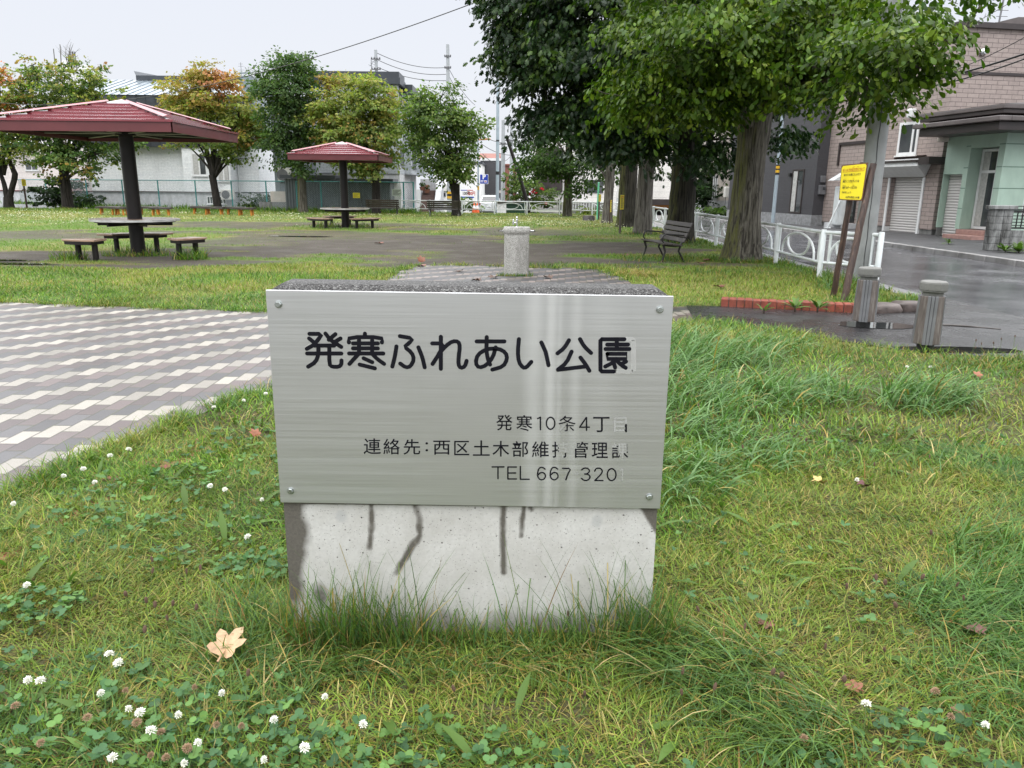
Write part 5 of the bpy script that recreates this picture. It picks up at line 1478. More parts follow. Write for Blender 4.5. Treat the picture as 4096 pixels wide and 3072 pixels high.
# upper roof and aerial of the house behind it
t = thing('house', 'cream gabled house rising behind the brown tiled house', 'house', (24, 36, 0))
q0 = P(3915, 117, 36); q1 = P(4050, 76, 36)
b = MB(); b.box((q0.x - 24, 0, 0), (10, 9, q0.z)); b.build('wall', MATS['beige_wall'], t)
b = MB(); b.add([(q0.x - 24.3, -.4, q0.z + .003), (q1.x - 24, -.4, q1.z), (10, -.4, q1.z), (q0.x - 24.3, 9, q0.z + .003), (q1.x - 24, 9, q1.z), (10, 9, q1.z), (10, -.4, q0.z + .003), (10, 9, q0.z + .003)], [(0, 6, 2, 1), (3, 4, 5, 7), (0, 1, 4, 3), (1, 2, 5, 4), (0, 3, 7, 6)]); b.build('roof', MATS['brown_trim_pale'], t)
q2 = P(4072, 0, 36); b = MB(); b.tube([(q2.x - 24 - .1, 1, q1.z - .2), (q2.x - 24, 1, q2.z + 1)], .04, 8)
for k in range(5): b.tube([(q2.x - 24 - .25, 1, q2.z - .2 - .25 * k), (q2.x - 24 + .25, 1, q2.z - .2 - .25 * k)], .015, 5)
b.build('aerial', MATS['grey_strip'], t)

# --- mint green shop house with dark canopy
pm_ = (13.55, 25.0); Lg = 2.75
t = thing('house', 'mint green rendered house with dark brown eaves and a glazed entrance', 'house', (pm_[0], pm_[1], 0))
D2 = -D                                       # runs towards us from the far corner
Mg = Matrix(((D2.x, Nn.x, 0, pm_[0]), (D2.y, Nn.y, 0, pm_[1]), (0, 0, 1, 0), (0, 0, 0, 1)))
t.matrix_world = Mg
def along2(px, py):
    d = ray(px, py); b0 = Vector((pm_[0], pm_[1], 0)); s = (b0 - CAM_POS).dot(Nn) / d.dot(Nn); p = CAM_POS + d * s
    return (p - b0).dot(D2), p.z
e1 = along2(3760, 800)[0]; e2 = along2(3835, 800)[0]; e3 = along2(3853, 800)[0]; e4 = along2(3964, 800)[0]
Lg = along2(3988, 800)[0]
zs = along2(3800, 697)[1]; ZW = 3.43; zd = along2(3920, 590)[1]
FL = .35
b = MB()
b.box((0, 0, FL), (e1, 6, ZW)); b.box((e2, 0, FL), (e3, 6, ZW)); b.box((e1, 0, zs), (e2, 6, ZW)); b.box((e1, .5, FL), (e2, 6, zs - .002))
b.box((e3, .0, zd), (e4, 6, ZW)); b.box((e3, 1.2, FL), (e4, 6, zd - .002)); b.box((e4, 0, FL), (Lg, .9, ZW)); b.box((e4, .9, FL), (Lg - .12, 6, .8)); b.box((e4, .9, 2.9), (Lg - .002, 6, ZW)); b.box((e4 + .001, 3.4, .801), (Lg - .003, 6, 2.899)); b.box((e4, 1.5, .801), (e4 + .3, 3.39, 2.899))
for z in (.95, 1.55, 2.15, 2.78): 
    for (u0, u1) in ((0, e1), (e2, e3), (e4, Lg)): b.box((u0 + .002, -.004, z), (u1 - .002, -.001, z + .025), 1)
    b.box((Lg + .001, .01, z), (Lg + .004, .9, z + .025), 1)
b.build('wall', [MATS['mint_render'], MATS['mint_groove']], t)
b = MB(); b.box((.02, .03, -.1), (e1 - .02, 6, FL - .002)); b.box((e2 + .02, .03, -.1), (e3 - .02, 6, FL - .002)); b.box((e4 + .02, .03, -.1), (Lg - .02, 6, FL - .002)); b.build('plinth', MATS['foundation_grey'], t)
b = MB(); b.box((e1 + .02, .22, .1), (e2 - .02, .27, zs - .003)); b.build('roller_shutter', MATS['shutter_slats'], t)
Md = Matrix.Translation((0, .42, 0))
w_ = window(t, Md, e3 + .02, e4 - .02, .36, zd - .03, mull=(.62,), transom=(.72,), th=.08, sill=False, curtain=(0, .3))
b = MB(); b.tube([(e4 - .30, .35, 1.15), (e4 - .22, .34, 1.3), (e4 - .22, .34, 1.7)], .015, 6); b.build('handle', MATS['white_trim'], w_)
b = MB(); b.box((e3 + .003, -.55, -.05), (e4 + .1, .40, .20)); b.box((e3 + .003, -.1, .202), (e4 - .003, .40, .34)); b.build('entrance_step', MATS['tile_step'], t, bevel=.01)
Mw = Matrix(((0, -1, 0, Lg - .02), (1, 0, 0, 0), (0, 0, 1, 0), (0, 0, 0, 1)))
# south window: plane x = Lg, outward +x
Mw = Matrix(((0, -1, 0, Lg - .11), (1, 0, 0, 0), (0, 0, 1, 0), (0, 0, 0, 1)))
window(t, Mw, .92, 3.38, .82, 2.88, mull=(.5,), transom=(.62,), th=.08, sill=False)
# eaves
b = MB()
b.box((-.45, -.75, ZW + .12), (Lg + .55, 6.5, ZW + .24)); b.box((-.30, -.55, ZW + .002), (Lg + .35, 6.3, ZW + .118)); b.build('eaves', MATS['brown_trim'], t, bevel=.02)
b = MB(); b.box((-.50, -.80, ZW + .242), (Lg + .60, 6.55, ZW + .36)); b.build('eaves_cap', MATS['brown_trim_pale'], t, bevel=.02)
b = MB(); b.add([(-.50, -.8, ZW + .363), (Lg + .6, -.8, ZW + .363), (Lg + .6, 6.5, ZW + .363), (-.5, 6.5, ZW + .363), (1., 2.9, ZW + .75)], [(0, 1, 4), (1, 2, 4), (2, 3, 4), (3, 0, 4)]); b.build('roof', MATS['brown_trim'], t)
c0 = along2(3778, 520)[0]
b = MB(); b.box((c0, -1.15, ZW - .10), (Lg + .9, -.76, ZW + .03)); b.box((Lg + .56, -.759, ZW - .10), (Lg + .9, 6, ZW + .03)); b.build('canopy_cap', MATS['brown_trim_pale'], t, bevel=.02)
b = MB(); b.box((c0 + .15, -1.0, ZW - .34), (Lg + .75, -.02, ZW - .103)); b.box((Lg + .01, -.019, ZW - .34), (Lg + .75, 6, ZW - .103)); b.build('canopy', MATS['brown_trim'], t, bevel=.02)
b = MB(); q = along2(3795, 548); b.box((q[0] - .16, -.3, q[1] - .15), (q[0] + .08, -.003, q[1] + .15)); b.build('vent_hood', MATS['beige_wall'], t, bevel=.06)

# --- stained block wall with gate pillar in front of the green house
q = G(3955, 1002, .09)
t = thing('block_wall', 'stained concrete block wall with a capped pillar in front of the green house', 'wall', (q.x, q.y, .085))
zt_w = P(4010, 822, q.y).z - .085
b = MB(); bw_ = .46; nb = 6; hb = (zt_w - .09) / nb
for k in range(nb):
    for j in range(2):
        off = .0 if k % 2 else -.0
        b.box((j * bw_ / 2 + .004 + .002 * (k % 2), .0 + .003 * (k % 3), k * hb + .004), ((j + 1) * bw_ / 2 - .004, .28, (k + 1) * hb - .004))
pl_ = b.build('pillar', MATS['block_wall'], t, bevel=.008)
b = MB(); b.box((.008, .01, .0), (bw_ - .008, .27, zt_w - .095)); b.build('mortar_core', MATS['black_base'], pl_)
b = MB(); b.box((-.05, -.05, zt_w - .088), (bw_ + .05, .33, zt_w)); b.build('pillar_cap', MATS['block_wall'], t, bevel=.012)
b = MB()
for k in range(3):
    for j in range(8): b.box((bw_ + j * .40 + .006, .06 + .002 * (j % 2), k * hb + .004), (bw_ + (j + 1) * .40 - .002, .20, (k + 1) * hb - .004))
b.build('low_wall', MATS['block_wall'], t, bevel=.008)
b = MB()
b.box((bw_ + .02, .10, 3 * hb + .03), (bw_ + 3.2, .14, 3 * hb + .07)); b.box((bw_ + .02, .10, zt_w - .15), (bw_ + 3.2, .14, zt_w - .11))
for k in range(7): b.box((bw_ + .03, .115, 3 * hb + .10 + k * .075), (bw_ + 3.2, .125, 3 * hb + .12 + k * .075))
for k in range(26): b.box((bw_ + .04 + k * .12, .105, 3 * hb + .071), (bw_ + .055 + k * .12, .135, zt_w - .151))
b.build('metal_grille', MATS['black_base'], t)
# ------------------------------------------------------------------ chain link fence, teal
plain('pole_concrete', (.24, .25, .245), .75, var=.2, scale=3, bump=.3, bscale=50, dirt=((.06, .065, .055), .9))
plain('pole_grey', (.33, .35, .36), .6, var=.12)
plain('pole_steel', (.36, .43, .48), .4, metal=.3, var=.1)
plain('cable_black', (.012, .012, .013), .5)
plain('band_yellow', (.62, .36, .02), .45)
fence_px = [(-60, 806), (100, 812), (213, 822), (330, 830), (445, 829), (566, 830), (685, 832), (804, 836), (920, 842), (1030, 845), (1148, 849), (1266, 850), (1500, 852), (1613, 852), (1648, 852)]
fp_ = [(-41., 61.), (-36.6, 57.6), (-31.9, 53.6), (-27.4, 50.4), (-24.6, 49.4), (-21.9, 48.4), (-19.2, 47.4), (-16.7, 46.5), (-14.4, 45.7), (-12.5, 45.2), (-10.95, 44.6), (-9.4, 44.4), (-7.75, 44.3), (-6.2, 44.2), (-5.65, 44.2)]
tops = [716, 716, 717, 718, 720, 723, 725, 728, 732, 735, 737, 738, 741, 745, 746]
t = thing('chain_link_fence', 'teal chain-link fence along the back of the park', 'fence', (fp_[0][0], fp_[0][1], 0))
o = Vector((fp_[0][0], fp_[0][1], 0)); H = 1.72
q = [Vector((x, y, 0)) - o for x, y in fp_]
for p in q:
    b = MB(); b.tube([p + Vector((0, 0, -.1)), p + Vector((0, 0, H))], .042, 8); b.build('post', MATS['teal_paint'], t, smooth=40)
for a, c in zip(q[:-1], q[1:]):
    b = MB(); b.tube([a + Vector((0, 0, H - .03)), c + Vector((0, 0, H - .03))], .026, 6)
    b.tube([a + Vector((0, 0, .06)), c + Vector((0, 0, .06))], .014, 5)
    r_ = b.build('rail', MATS['teal_paint'], t)
    b = MB(); L = (c - a).length; u = (c - a) / L; s = 0.; pit = .115; hh = H - .12
    k0 = -int(hh / pit) - 1
    for k in range(k0, int(L / pit) + 1):
        for sg in (1, -1):
            x0 = k * pit if sg > 0 else (k * pit + hh)
            pts = []
            for zz in (0, hh):
                xx = x0 + sg * zz; pts.append((xx, zz))
            (xa, za), (xb, zb) = pts
            if xa > xb: xa, za, xb, zb = xb, zb, xa, za
            if xb <= 0 or xa >= L: continue
            f0 = max(0, (0 - xa) / (xb - xa)); f1 = min(1, (L - xa) / (xb - xa))
            A_ = a + u * (xa + (xb - xa) * f0) + Vector((0, 0, .06 + za + (zb - za) * f0)); B_ = a + u * (xa + (xb - xa) * f1) + Vector((0, 0, .06 + za + (zb - za) * f1))
            b.tube([A_, B_], .0034, 3, caps=False)
    b.build('mesh_panel', MATS['chainlink_wire'], r_)

# ------------------------------------------------------------------ poles
def pole(px_, Y, zt, r0, r1, label, mat='pole_grey', name='utility_pole', bands=(), lean=(0, 0), arms=(), z0=None, steps=False):
    x = P(px_[0], px_[1], Y).x
    z0 = far_z(Y) if z0 is None else z0
    t = thing(name, label, 'pole', (x, Y, z0)); b = MB(); zt -= z0
    b.tube([(lean[0] * k / 8, lean[1] * k / 8, -.2 + (zt + .2) * k / 8) for k in range(9)], [r0 + (r1 - r0) * k / 8 for k in range(9)], 20)
    b.build('shaft', MATS[mat], t, smooth=40)
    for z, h, mt in bands:
        rr_ = r0 + (r1 - r0) * z / zt + .006
        b = MB(); b.lathe([(rr_, z), (rr_, z + h)], 20); b.build('band', MATS[mt], t, smooth=40)
    for z, w in arms:
        b = MB(); b.box((-w / 2, -r1 - .05, z - .04), (w / 2, -r1 - .001, z + .04))
        for k in (-.42, -.15, .15, .42): b.lathe([(.05, 0), (.06, .06), (.03, .12)], 8, 0, Matrix.Translation((k * w, -r1 - .03, z + .041)))
        b.build('cross_arm', MATS['grey_strip'], t)
    return t
xp, yp_ = P(3456, 1000, 12.6).x, 12.6
big = thing('utility_pole', 'thick stained concrete utility pole beside the yellow notice', 'pole', (xp, yp_, 0))
b = MB(); LEAN = -.007
b.tube([(LEAN * (-.2 + 9.7 * k / 14), 0, -.2 + 9.7 * k / 14) for k in range(15)], [.160 - .0015 * k for k in range(15)], 32); b.build('shaft', MATS['pole_concrete'], big, smooth=40)
b = MB()
crk = [(math.cos(R(255)) * (.1600 - .0021 * z) * 1.004, math.sin(R(255)) * (.1600 - .0021 * z) * 1.004, z) for z in np.linspace(.05, 3.6, 22)]
crk = [(x + LEAN * z + .006 * math.sin(z * 5 + i), y, z) for i, (x, y, z) in enumerate(crk)]
b.tube(crk, .0055, 5); b.build('ground_wire', MATS['cable_black'], big)
b = MB(); b.lathe([(.148, 6.0), (.156, 6.0), (.156, 6.05), (.148, 6.05)], 24, 0, Matrix.Translation((LEAN * 6, 0, 0))); b.build('pole_band', MATS['grey_strip'], big)
pole((3090, 900), 31.0, 7.5, .075, .06, 'slim pale blue steel pole with a yellow and black band', 'pole_steel', bands=[(1.95, .08, 'cable_black'), (2.03, .10, 'band_yellow'), (2.13, .05, 'cable_black'), (2.18, .10, 'band_yellow'), (2.28, .05, 'cable_black')], z0=.09)
pole((1506, 300), 60., P(1505, 200, 60).z, .17, .11, 'concrete utility pole rising behind the blue grey house', arms=[(11.0, .7), (10.3, .7)])
pole((1792, 300), 62., P(1788, 178, 62).z, .19, .12, 'tall utility pole above the lopped tree', arms=[(11.6, .5), (10.8, .5)], bands=[(1.2, .18, 'band_yellow'), (1.38, .18, 'cable_black'), (1.56, .18, 'band_yellow')])
pole((1990, 700), 50., P(1992, 330, 50).z, .11, .09, 'dark slim utility pole in front of the dark grey box house', 'pole_steel', bands=[(2.4, .2, 'cable_black'), (4.4, .1, 'cable_black')])
pole((2012, 700), 66., P(2013, 480, 66).z, .20, .14, 'pale concrete pole right behind the dark slim pole', arms=[(5.7, 1.1)])
pole((2045, 700), 74., P(2044, 470, 74).z, .18, .14, 'pale concrete pole behind the leaning stay pole', arms=[(6.6, 1.2)])
pole((1913, 760), 54., P(1913, 668, 54).z, .06, .06, 'grey street pole carrying the blue parking sign', 'pole_steel', bands=[(1.6, .25, 'band_yellow')])
pole((1726, 760), 58., P(1728, 640, 58).z, .09, .08, 'grey pole beside the outside stair', 'pole_steel')
t = thing('stay_pole', 'dark leaning stay pole propped behind the far railing', 'pole', (P(2128, 835, 47).x, 47, far_z(47)))
a = P(2026, 545, 47) - t.location; b = MB(); b.tube([(0, 0, -.3), a * .5, a], [.12, .11, .09], 12); b.build('shaft', MATS['black_brown_steel'], t, smooth=40)
b = MB(); b.tube([a * .60, a * .635], [.116, .116], 12); b.build('band', MATS['grey_strip'], t)

# parking sign
q = P(1936, 716, 53.8); a0, a1, c0, c1 = px_box(1920, 1952, 698, 735, 53.8)
plain('sign_blue', (.012, .045, .36), .4, var=.05); plain('sign_white', (.80, .80, .80), .4, var=.03)
t = thing('parking_sign', 'blue parking sign with a white P on a street pole', 'sign', (q.x, 53.8, c0)); w = (a1 - a0) / 2; h = c1 - c0
b = MB(); b.box((-w, -.03, 0), (w, .03, h)); pb = b.build('sign_panel', MATS['sign_blue'], t, bevel=.02)
b = MB(); b.box((-w - .015, -.02, -.015), (w + .015, .025, h + .015)); b.build('sign_border', MATS['sign_white'], pb)
me = text_mesh('P', .42, 'CENTER', offset=.02); b = MB(); b.add([(v.co.x, -.034, v.co.y + h * .52) for v in me.vertices], [list(p.vertices) for p in me.polygons]); b.box((-w * .85, -.033, h * .30), (-w * .1, -.0305, h * .36)); b.box((-w * .85, -.033, h * .17), (-w * .2, -.0305, h * .23)); b.box((w * .05, -.033, h * .14), (w * .7, -.0305, h * .36))
b.build('sign_lettering', MATS['sign_white'], pb)
b = MB(); b.box((w * .12, -.0345, h * .20), (w * .62, -.0331, h * .29)); b.build('sign_mark', MATS['sign_red_ink'], pb)
# price board
a0, a1, c0, c1 = px_box(1842, 1896, 755, 792, 68); q = P(1869, 770, 68)
t = thing('price_board', 'white parking price board with a blue and red stripe', 'sign', (q.x, 68, c0)); w = (a1 - a0) / 2; h = c1 - c0
b = MB(); b.box((-w, -.04, 0), (w, .04, h)); pb = b.build('sign_panel', MATS['sign_white'], t)
b = MB(); b.box((-w * .95, -.046, h * .80), (0, -.041, h * .88)); b.box((-w, -.046, 0), (w, -.041, h * .16)); b.build('blue_stripe', MATS['sign_blue'], pb)
b = MB(); b.box((.002, -.046, h * .80), (w * .9, -.041, h * .88)); b.build('red_stripe', MATS['sign_red_ink'], pb)
for txt, xx, mt in (('100円', -w * .72, 'sign_black_ink'), ('800円', w * .08, 'sign_red_ink')):
    me = text_mesh(txt, .36, offset=.012); b = MB(); b.add([(v.co.x * .72 + xx, -.045, v.co.y + h * .34) for v in me.vertices], [list(p.vertices) for p in me.polygons]); b.build('price_lettering', MATS[mt], pb)
b = MB(); b.tube([(-w * .7, 0, -2), (-w * .7, 0, .02)], .05, 8); b.tube([(w * .7, 0, -2), (w * .7, 0, .02)], .05, 8); b.build('leg', MATS['grey_strip'], t)

# ------------------------------------------------------------------ wires
def wire(p, q, sag, r, label, k=28):
    p, q = Vector(p), Vector(q); t = [p.lerp(q, j / k) - Vector((0, 0, sag * 4 * (j / k) * (1 - j / k))) for j in range(k + 1)]
    b = MB(); b.tube([v - p for v in t], r, 5); o = b.build('overhead_wire', MATS['cable_black'])
    o.location = p; tag(o, label, 'wire', 'overhead wires')
p0 = P(2000, -28, 22); p1 = P(-160, 388, 46)
wire(p0, p1, 1.35, .013, 'long black wire sagging across the sky above the shelters', 60)
A_, B_ = P(1508, 212, 60), P(1784, 270, 62); wire(A_, B_, .35, .022, 'uppermost wire between the two tall distant poles')
A_, B_ = P(1508, 238, 60), P(1784, 297, 62); wire(A_, B_, .35, .022, 'middle wire between the two tall distant poles')
A_, B_ = P(1508, 268, 60), P(1784, 322, 62); wire(A_, B_, .3, .022, 'lowest wire between the two tall distant poles')
for i, (a, c) in enumerate((((1794, 272), (1900, 420)), ((1794, 300), (1880, 420)), ((1794, 325), (1850, 420)))):
    wire(P(*a, 62), P(*c, 75), .3, .02, ('steepest', 'middle', 'lowest')[i] + ' of the wires falling right from the tall pole above the lopped tree')
for i, (a, c, s) in enumerate((((1930, 545), (2140, 556), .5), ((1925, 575), (2145, 585), .8), ((1930, 615), (2060, 600), .9))):
    wire(P(*a, 60), P(*c, 72), s, .022, ('upper', 'middle', 'lower')[i] + ' thin wire strung between the pale distant poles')
wire(P(4200, 180, 15), P(3380, 372, 19), .15, .020, 'thick black cable crossing in front of the brown house')
wire(P(4200, 196, 15), P(3380, 380, 19), .22, .014, 'thin cable hanging just under the thick one by the brown house')
wire(P(4200, 90, 15), P(3560, 345, 19), .2, .008, 'thin wire above the thick cable in front of the brown house')
wire(P(4120, -40, 20), P(3720, 170, 26), .1, .008, 'thin wire crossing the sky above the brown house')
# pole-mounted lamp arm in the distance
t = thing('street_lamp', 'slim street lamp arm among the distant wires', 'lamp', (P(1912, 560, 54).x, 54, P(1912, 560, 54).z))
b = MB(); b.tube([(0, 0, -1.8), (0, 0, .1)], .05, 8); b.build('lamp_post', MATS['pole_steel'], t)
b = MB(); b.tube([(-.1, 0, 0), (.85, 0, .07)], .045, 8); b.build('lamp_arm', MATS['orange_paint'], t)

# ------------------------------------------------------------------ white car and cones behind the far railing
plain('car_white', (.72, .74, .76), .22, var=.02, coat=.8); plain('car_glass', (.02, .022, .025), .05, spec=.8, var=.1); plain('tail_red', (.30, .01, .01), .25); plain('tyre_black', (.012, .012, .012), .7); plain('cone_orange', (.62, .10, .02), .45)
Yc = 66.; q = P(1958, 862, Yc); zg = far_z(Yc)
t = thing('parked_car', 'white hatchback seen from behind beyond the far railing', 'car', (q.x - .05, Yc, zg), R(-4))
def loft(secs):
    b = MB(); n = len(secs[0])
    for s in secs: b.v += s
    for i in range(len(secs) - 1):
        for k in range(n): b.f.append([i * n + k, i * n + (k + 1) % n, (i + 1) * n + (k + 1) % n, (i + 1) * n + k]); b.mi.append(0)
    b.f.append(list(reversed(range(n)))); b.mi.append(0); b.f.append([(len(secs) - 1) * n + k for k in range(n)]); b.mi.append(0)
    return b
def sec(y, w, zb, zs, zt, wt): return [(-w * .92, y, zb), (-w, y, zb + .25), (-w, y, zs), (-wt, y, zt), (wt, y, zt), (w, y, zs), (w, y, zb + .25), (w * .92, y, zb)]
bd = loft([sec(0, .80, .32, .75, .98, .70), sec(.10, .86, .25, .80, 1.05, .74), sec(.5, .88, .22, .85, 1.56, .58), sec(1.2, .88, .22, .85, 1.62, .60), sec(2.2, .88, .22, .85, 1.58, .60), sec(3.0, .87, .22, .85, 1.0, .68), sec(3.9, .80, .25, .72, .82, .64), sec(4.1, .7, .35, .6, .7, .58)])
body = bd.build('body', MATS['car_white'], t, smooth=35, bevel=.03)
b = MB(); b.add([(-.66, .10, 1.06), (.66, .10, 1.06), (.545, .462, 1.50), (-.545, .462, 1.50)], [(0, 1, 2, 3)]); b.v = [(x, y - .022, z) for x, y, z in b.v]; b.build('rear_window', MATS['car_glass'], t)
for s in (-1, 1):
    b = MB(); b.box((s * .78 - .10, -.03, .78), (s * .78 + .06, .14, .96)); b.build('tail_light', MATS['tail_red'], t, bevel=.02)
    b = MB(); b.box((s * .98 - .10, 2.45, .95), (s * .98 + .10, 2.6, 1.10)); b.build('wing_mirror', MATS['car_white'], t, bevel=.03)
    for y in (.75, 3.25):
        b = MB(); b.lathe([(.20, -.10), (.31, -.09), (.31, .09), (.20, .10)], 20, 0, Matrix.Translation((s * .80, y, .31)) @ Matrix.Rotation(R(90), 4, 'Y')); b.build('wheel', MATS['tyre_black'], t)
b = MB(); b.box((-.17, -.035, .62), (.17, -.004, .72)); b.build('number_plate', MATS['sign_white'], t)
b = MB(); b.tube([(-.52, .7, 1.68), (-.50, 2.0, 1.70)], .02, 6); b.tube([(.52, .7, 1.68), (.50, 2.0, 1.70)], .02, 6); b.build('roof_rail', MATS['grey_strip'], t)
for i, (px, lb) in enumerate(((1897, 'orange traffic cone left of its twin behind the far railing'), (1909, 'orange traffic cone next to the white car'))):
    q = P(px, 858, 49); t = thing('traffic_cone', lb, 'cone', (q.x, 49, far_z(49) - .02), 0, 'orange traffic cones')
    b = MB(); b.box((-.19, -.19, 0), (.19, .19, .03)); b.build('base', MATS['cone_orange'], t)
    b = MB(); b.lathe([(.15, .031), (.03, .70), (.02, .71)], 14); b.build('cone_body', MATS['cone_orange'], t, smooth=40)
    b = MB(); b.lathe([(.099, .34), (.071, .50)], 14); b.build('white_collar', MATS['sign_white'], t)
# white plank bench and green box behind the far railing
q = P(2200, 846, 46.4); t = thing('plank_bench', 'low white plank bench behind the far railing', 'bench', (q.x, 46.4, -.1))
b = MB(); b.box((-1.15, -.15, P(2200, 842, 46.4).z + .04), (1.15, .15, P(2200, 842, 46.4).z + .1)); b.build('seat', MATS['sign_white'], t)
for x in (-.9, .9): b = MB(); b.box((x - .05, -.1, -.1), (x + .05, .1, P(2200, 842, 46.4).z + .039)); b.build('leg', MATS['grey_strip'], t)
plain('dark_green_box', (.01, .04, .025), .5)
q = P(2062, 850, 46.2); t = thing('garden_planter', 'dark green planter box behind the far railing', 'planter', (q.x, 46.2, -.12))
b = MB(); b.box((-.55, -.25, 0), (.55, .25, .62)); b.build('box_body', MATS['dark_green_box'], t, bevel=.03)
b = MB(); b.box((-.58, -.28, .622), (.58, .28, .68)); b.build('lid', MATS['dark_green_box'], t)
# dark boards and white garden wall behind the railing
t = thing('garden_wall', 'low white garden wall with a dark top behind the far railing', 'wall', (P(2045, 820, 48.5).x, 48.5, 0))
a0, a1, c0, c1 = px_box(1992, 2105, 814, 858, 48.5); w = (a1 - a0) / 2
b = MB(); b.box((-w, 0, -.6), (w, .2, c1)); b.build('wall_body', MATS['white_wall'], t); b = MB(); b.box((-w - .05, -.05, c1 + .002), (w + .05, .25, c1 + .12)); b.build('wall_cap', MATS['brown_trim'], t)
# twig on the street
g = G(3878, 1312); b = MB(); b.tube([(-.28, .12, .012), (-.05, .03, .018), (.12, -.04, .012), (.26, -.13, .014)], [.012, .010, .009, .005], 6)
o = b.build('twig', MATS['wet_dark_wood']); o.location = (g.x, g.y, .0); tag(o, 'thin dark twig lying on the wet street', 'twig')
# ------------------------------------------------------------------ leaves, bark
def leaf_mat(name, gloss=.35, trans=.35):
    n = NT(name)
    t_ = n.attr('tint').outputs['Color']
    n.set(color=t_, rough=gloss, spec=.2)
    tr = n.n('ShaderNodeBsdfTranslucent')
    n.l(n.mix(1., t_, (1.0, 1.25, .55), 'MULTIPLY'), tr.inputs['Color'])
    mx = n.n('ShaderNodeMixShader'); mx.inputs[0].default_value = trans
    n.l(n.b.outputs[0], mx.inputs[1]); n.l(tr.outputs[0], mx.inputs[2]); n.l(mx.outputs[0], n.out.inputs['Surface'])
    return n.m
leaf_mat('leaf_bright', .38, .26); leaf_mat('leaf_oak', .36, .22); leaf_mat('leaf_far', .55, .48)
def bark(name, c0, c1, moss=0., side=(-1, -.3)):
    n = NT(name)
    v = n.mapped((21, 21, 1.3))
    f = n.noise(1.0, 5, .65, vec=v, dist=.5)
    c = n.ramp(f, [(.40, c0), (.60, c1)])
    if moss:
        gm = n.n('ShaderNodeNewGeometry'); sp = n.n('ShaderNodeSeparateXYZ'); n.l(gm.outputs['Normal'], sp.inputs[0])
        d = n.math('ADD', n.math('MULTIPLY', sp.outputs['X'], side[0]), n.math('MULTIPLY', sp.outputs['Y'], side[1]))
        m = n.math('MULTIPLY', n.ramp(n.math('ADD', d, n.math('MULTIPLY', n.math('SUBTRACT', n.noise(2.2, 6, .75, vec=n.mapped((5, 5, .35))), .5), 2.6)), [(.62, 0.), (1.25, 1.)]), moss)
        m = n.math('MULTIPLY', m, n.ramp(f, [(.40, .12), (.54, 1.)]))
        c = n.mix(m, c, n.mix(n.noise(30, 3), (.05, .058, .010), (.13, .135, .022)))
    n.set(color=c, rough=.8, spec=.25)
    n.bump(f, 1., .03)
    return n.m
bark('bark_grey_brown', (.030, .026, .020), (.150, .138, .112), .85)
bark('bark_dark', (.010, .009, .007), (.052, .048, .036), .55)
bark('bark_pale', (.05, .044, .038), (.185, .172, .155), .15)
bark('bark_black', (.008, .007, .006), (.04, .034, .03))

def trunk_mesh(b, pts, rads, seg=40, ridge=.05, flare=None, seed=0, nridge=17):
    """bark-furrowed trunk: rings along pts"""
    pts = [Vector(p) for p in pts]; o = len(b.v); n = len(pts)
    for i, p in enumerate(pts):
        for k in range(seg):
            a = 2 * math.pi * k / seg
            rg = vnoise(np.array([k / seg * nridge + seed * 3.1 + .25 * math.sin(i * .6 + k * .3)]), np.array([i * .16 + seed]), 1.)[0]
            w = vnoise(np.array([math.cos(a) * 1.3 + seed]), np.array([math.sin(a) * 1.3 + i * .12]), 1.)[0]
            r = rads[i] * (1 + ridge * (abs(rg - .5) * 2 - .5) * 2 + .10 * (w - .5))
            b.v.append((p.x + math.cos(a) * r, p.y + math.sin(a) * r, p.z))
    for i in range(n - 1):
        for k in range(seg):
            b.f.append([o + i * seg + k, o + i * seg + (k + 1) % seg, o + (i + 1) * seg + (k + 1) % seg, o + (i + 1) * seg + k]); b.mi.append(0)
def bez(p, c, q, k): return [p * ((1 - t) ** 2) + c * (2 * t * (1 - t)) + q * (t * t) for t in [j / k for j in range(k + 1)]]

OVATE = (np.array([0, .28, .62, 1.]), np.array([.03, .26, .25, .0]))
BROAD = (np.array([0, .22, .55, .82, 1.]), np.array([.03, .24, .34, .20, .0]))
EGG = (np.array([0, .3, .62, .85, 1.]), np.array([.02, .17, .27, .20, .0]))
OAK = (np.array([0, .14, .27, .36, .50, .60, .74, .83, 1.]), np.array([.02, .24, .09, .36, .13, .40, .14, .22, 0.]))
STAR = (np.array([0, .3, .45, .6, 1.]), np.array([.06, .42, .18, .34, 0.]))
def leaves(pos, axis, normal, L, shape, cols, fold=.12, curl=.15):
    """leaf blades as folded strips along a midrib"""
    ts, ws = shape; n = len(pos); k = len(ts)
    axis = axis / np.linalg.norm(axis, axis=1)[:, None]
    side = np.cross(axis, normal); side /= (np.linalg.norm(side, axis=1)[:, None] + 1e-9)
    nn = np.cross(side, axis)
    L = np.asarray(L).reshape(n, 1, 1); t = ts.reshape(1, k, 1); w = ws.reshape(1, k, 1)
    mid = pos[:, None] + axis[:, None] * t * L - nn[:, None] * (curl * t * t) * L
    lf = mid + side[:, None] * w * L + nn[:, None] * fold * w * L
    rt = mid - side[:, None] * w * L + nn[:, None] * fold * w * L
    if fold > 0 and k <= 5:
        V = np.concatenate([lf, mid, rt], 1).reshape(-1, 3); m = 3 * k
        f = [(i, i + k, i + k + 1, i + 1) for i in range(k - 1)] + [(k + i, 2 * k + i, 2 * k + i + 1, k + i + 1) for i in range(k - 1)]
    else:
        V = np.concatenate([lf, rt], 1).reshape(-1, 3); m = 2 * k
        f = [(i, i + k, i + k + 1, i + 1) for i in range(k - 1)]
    F = (np.arange(n)[:, None, None] * m + np.array(f)[None]).reshape(-1, 4)
    return V, F, np.repeat(cols, m, 0)

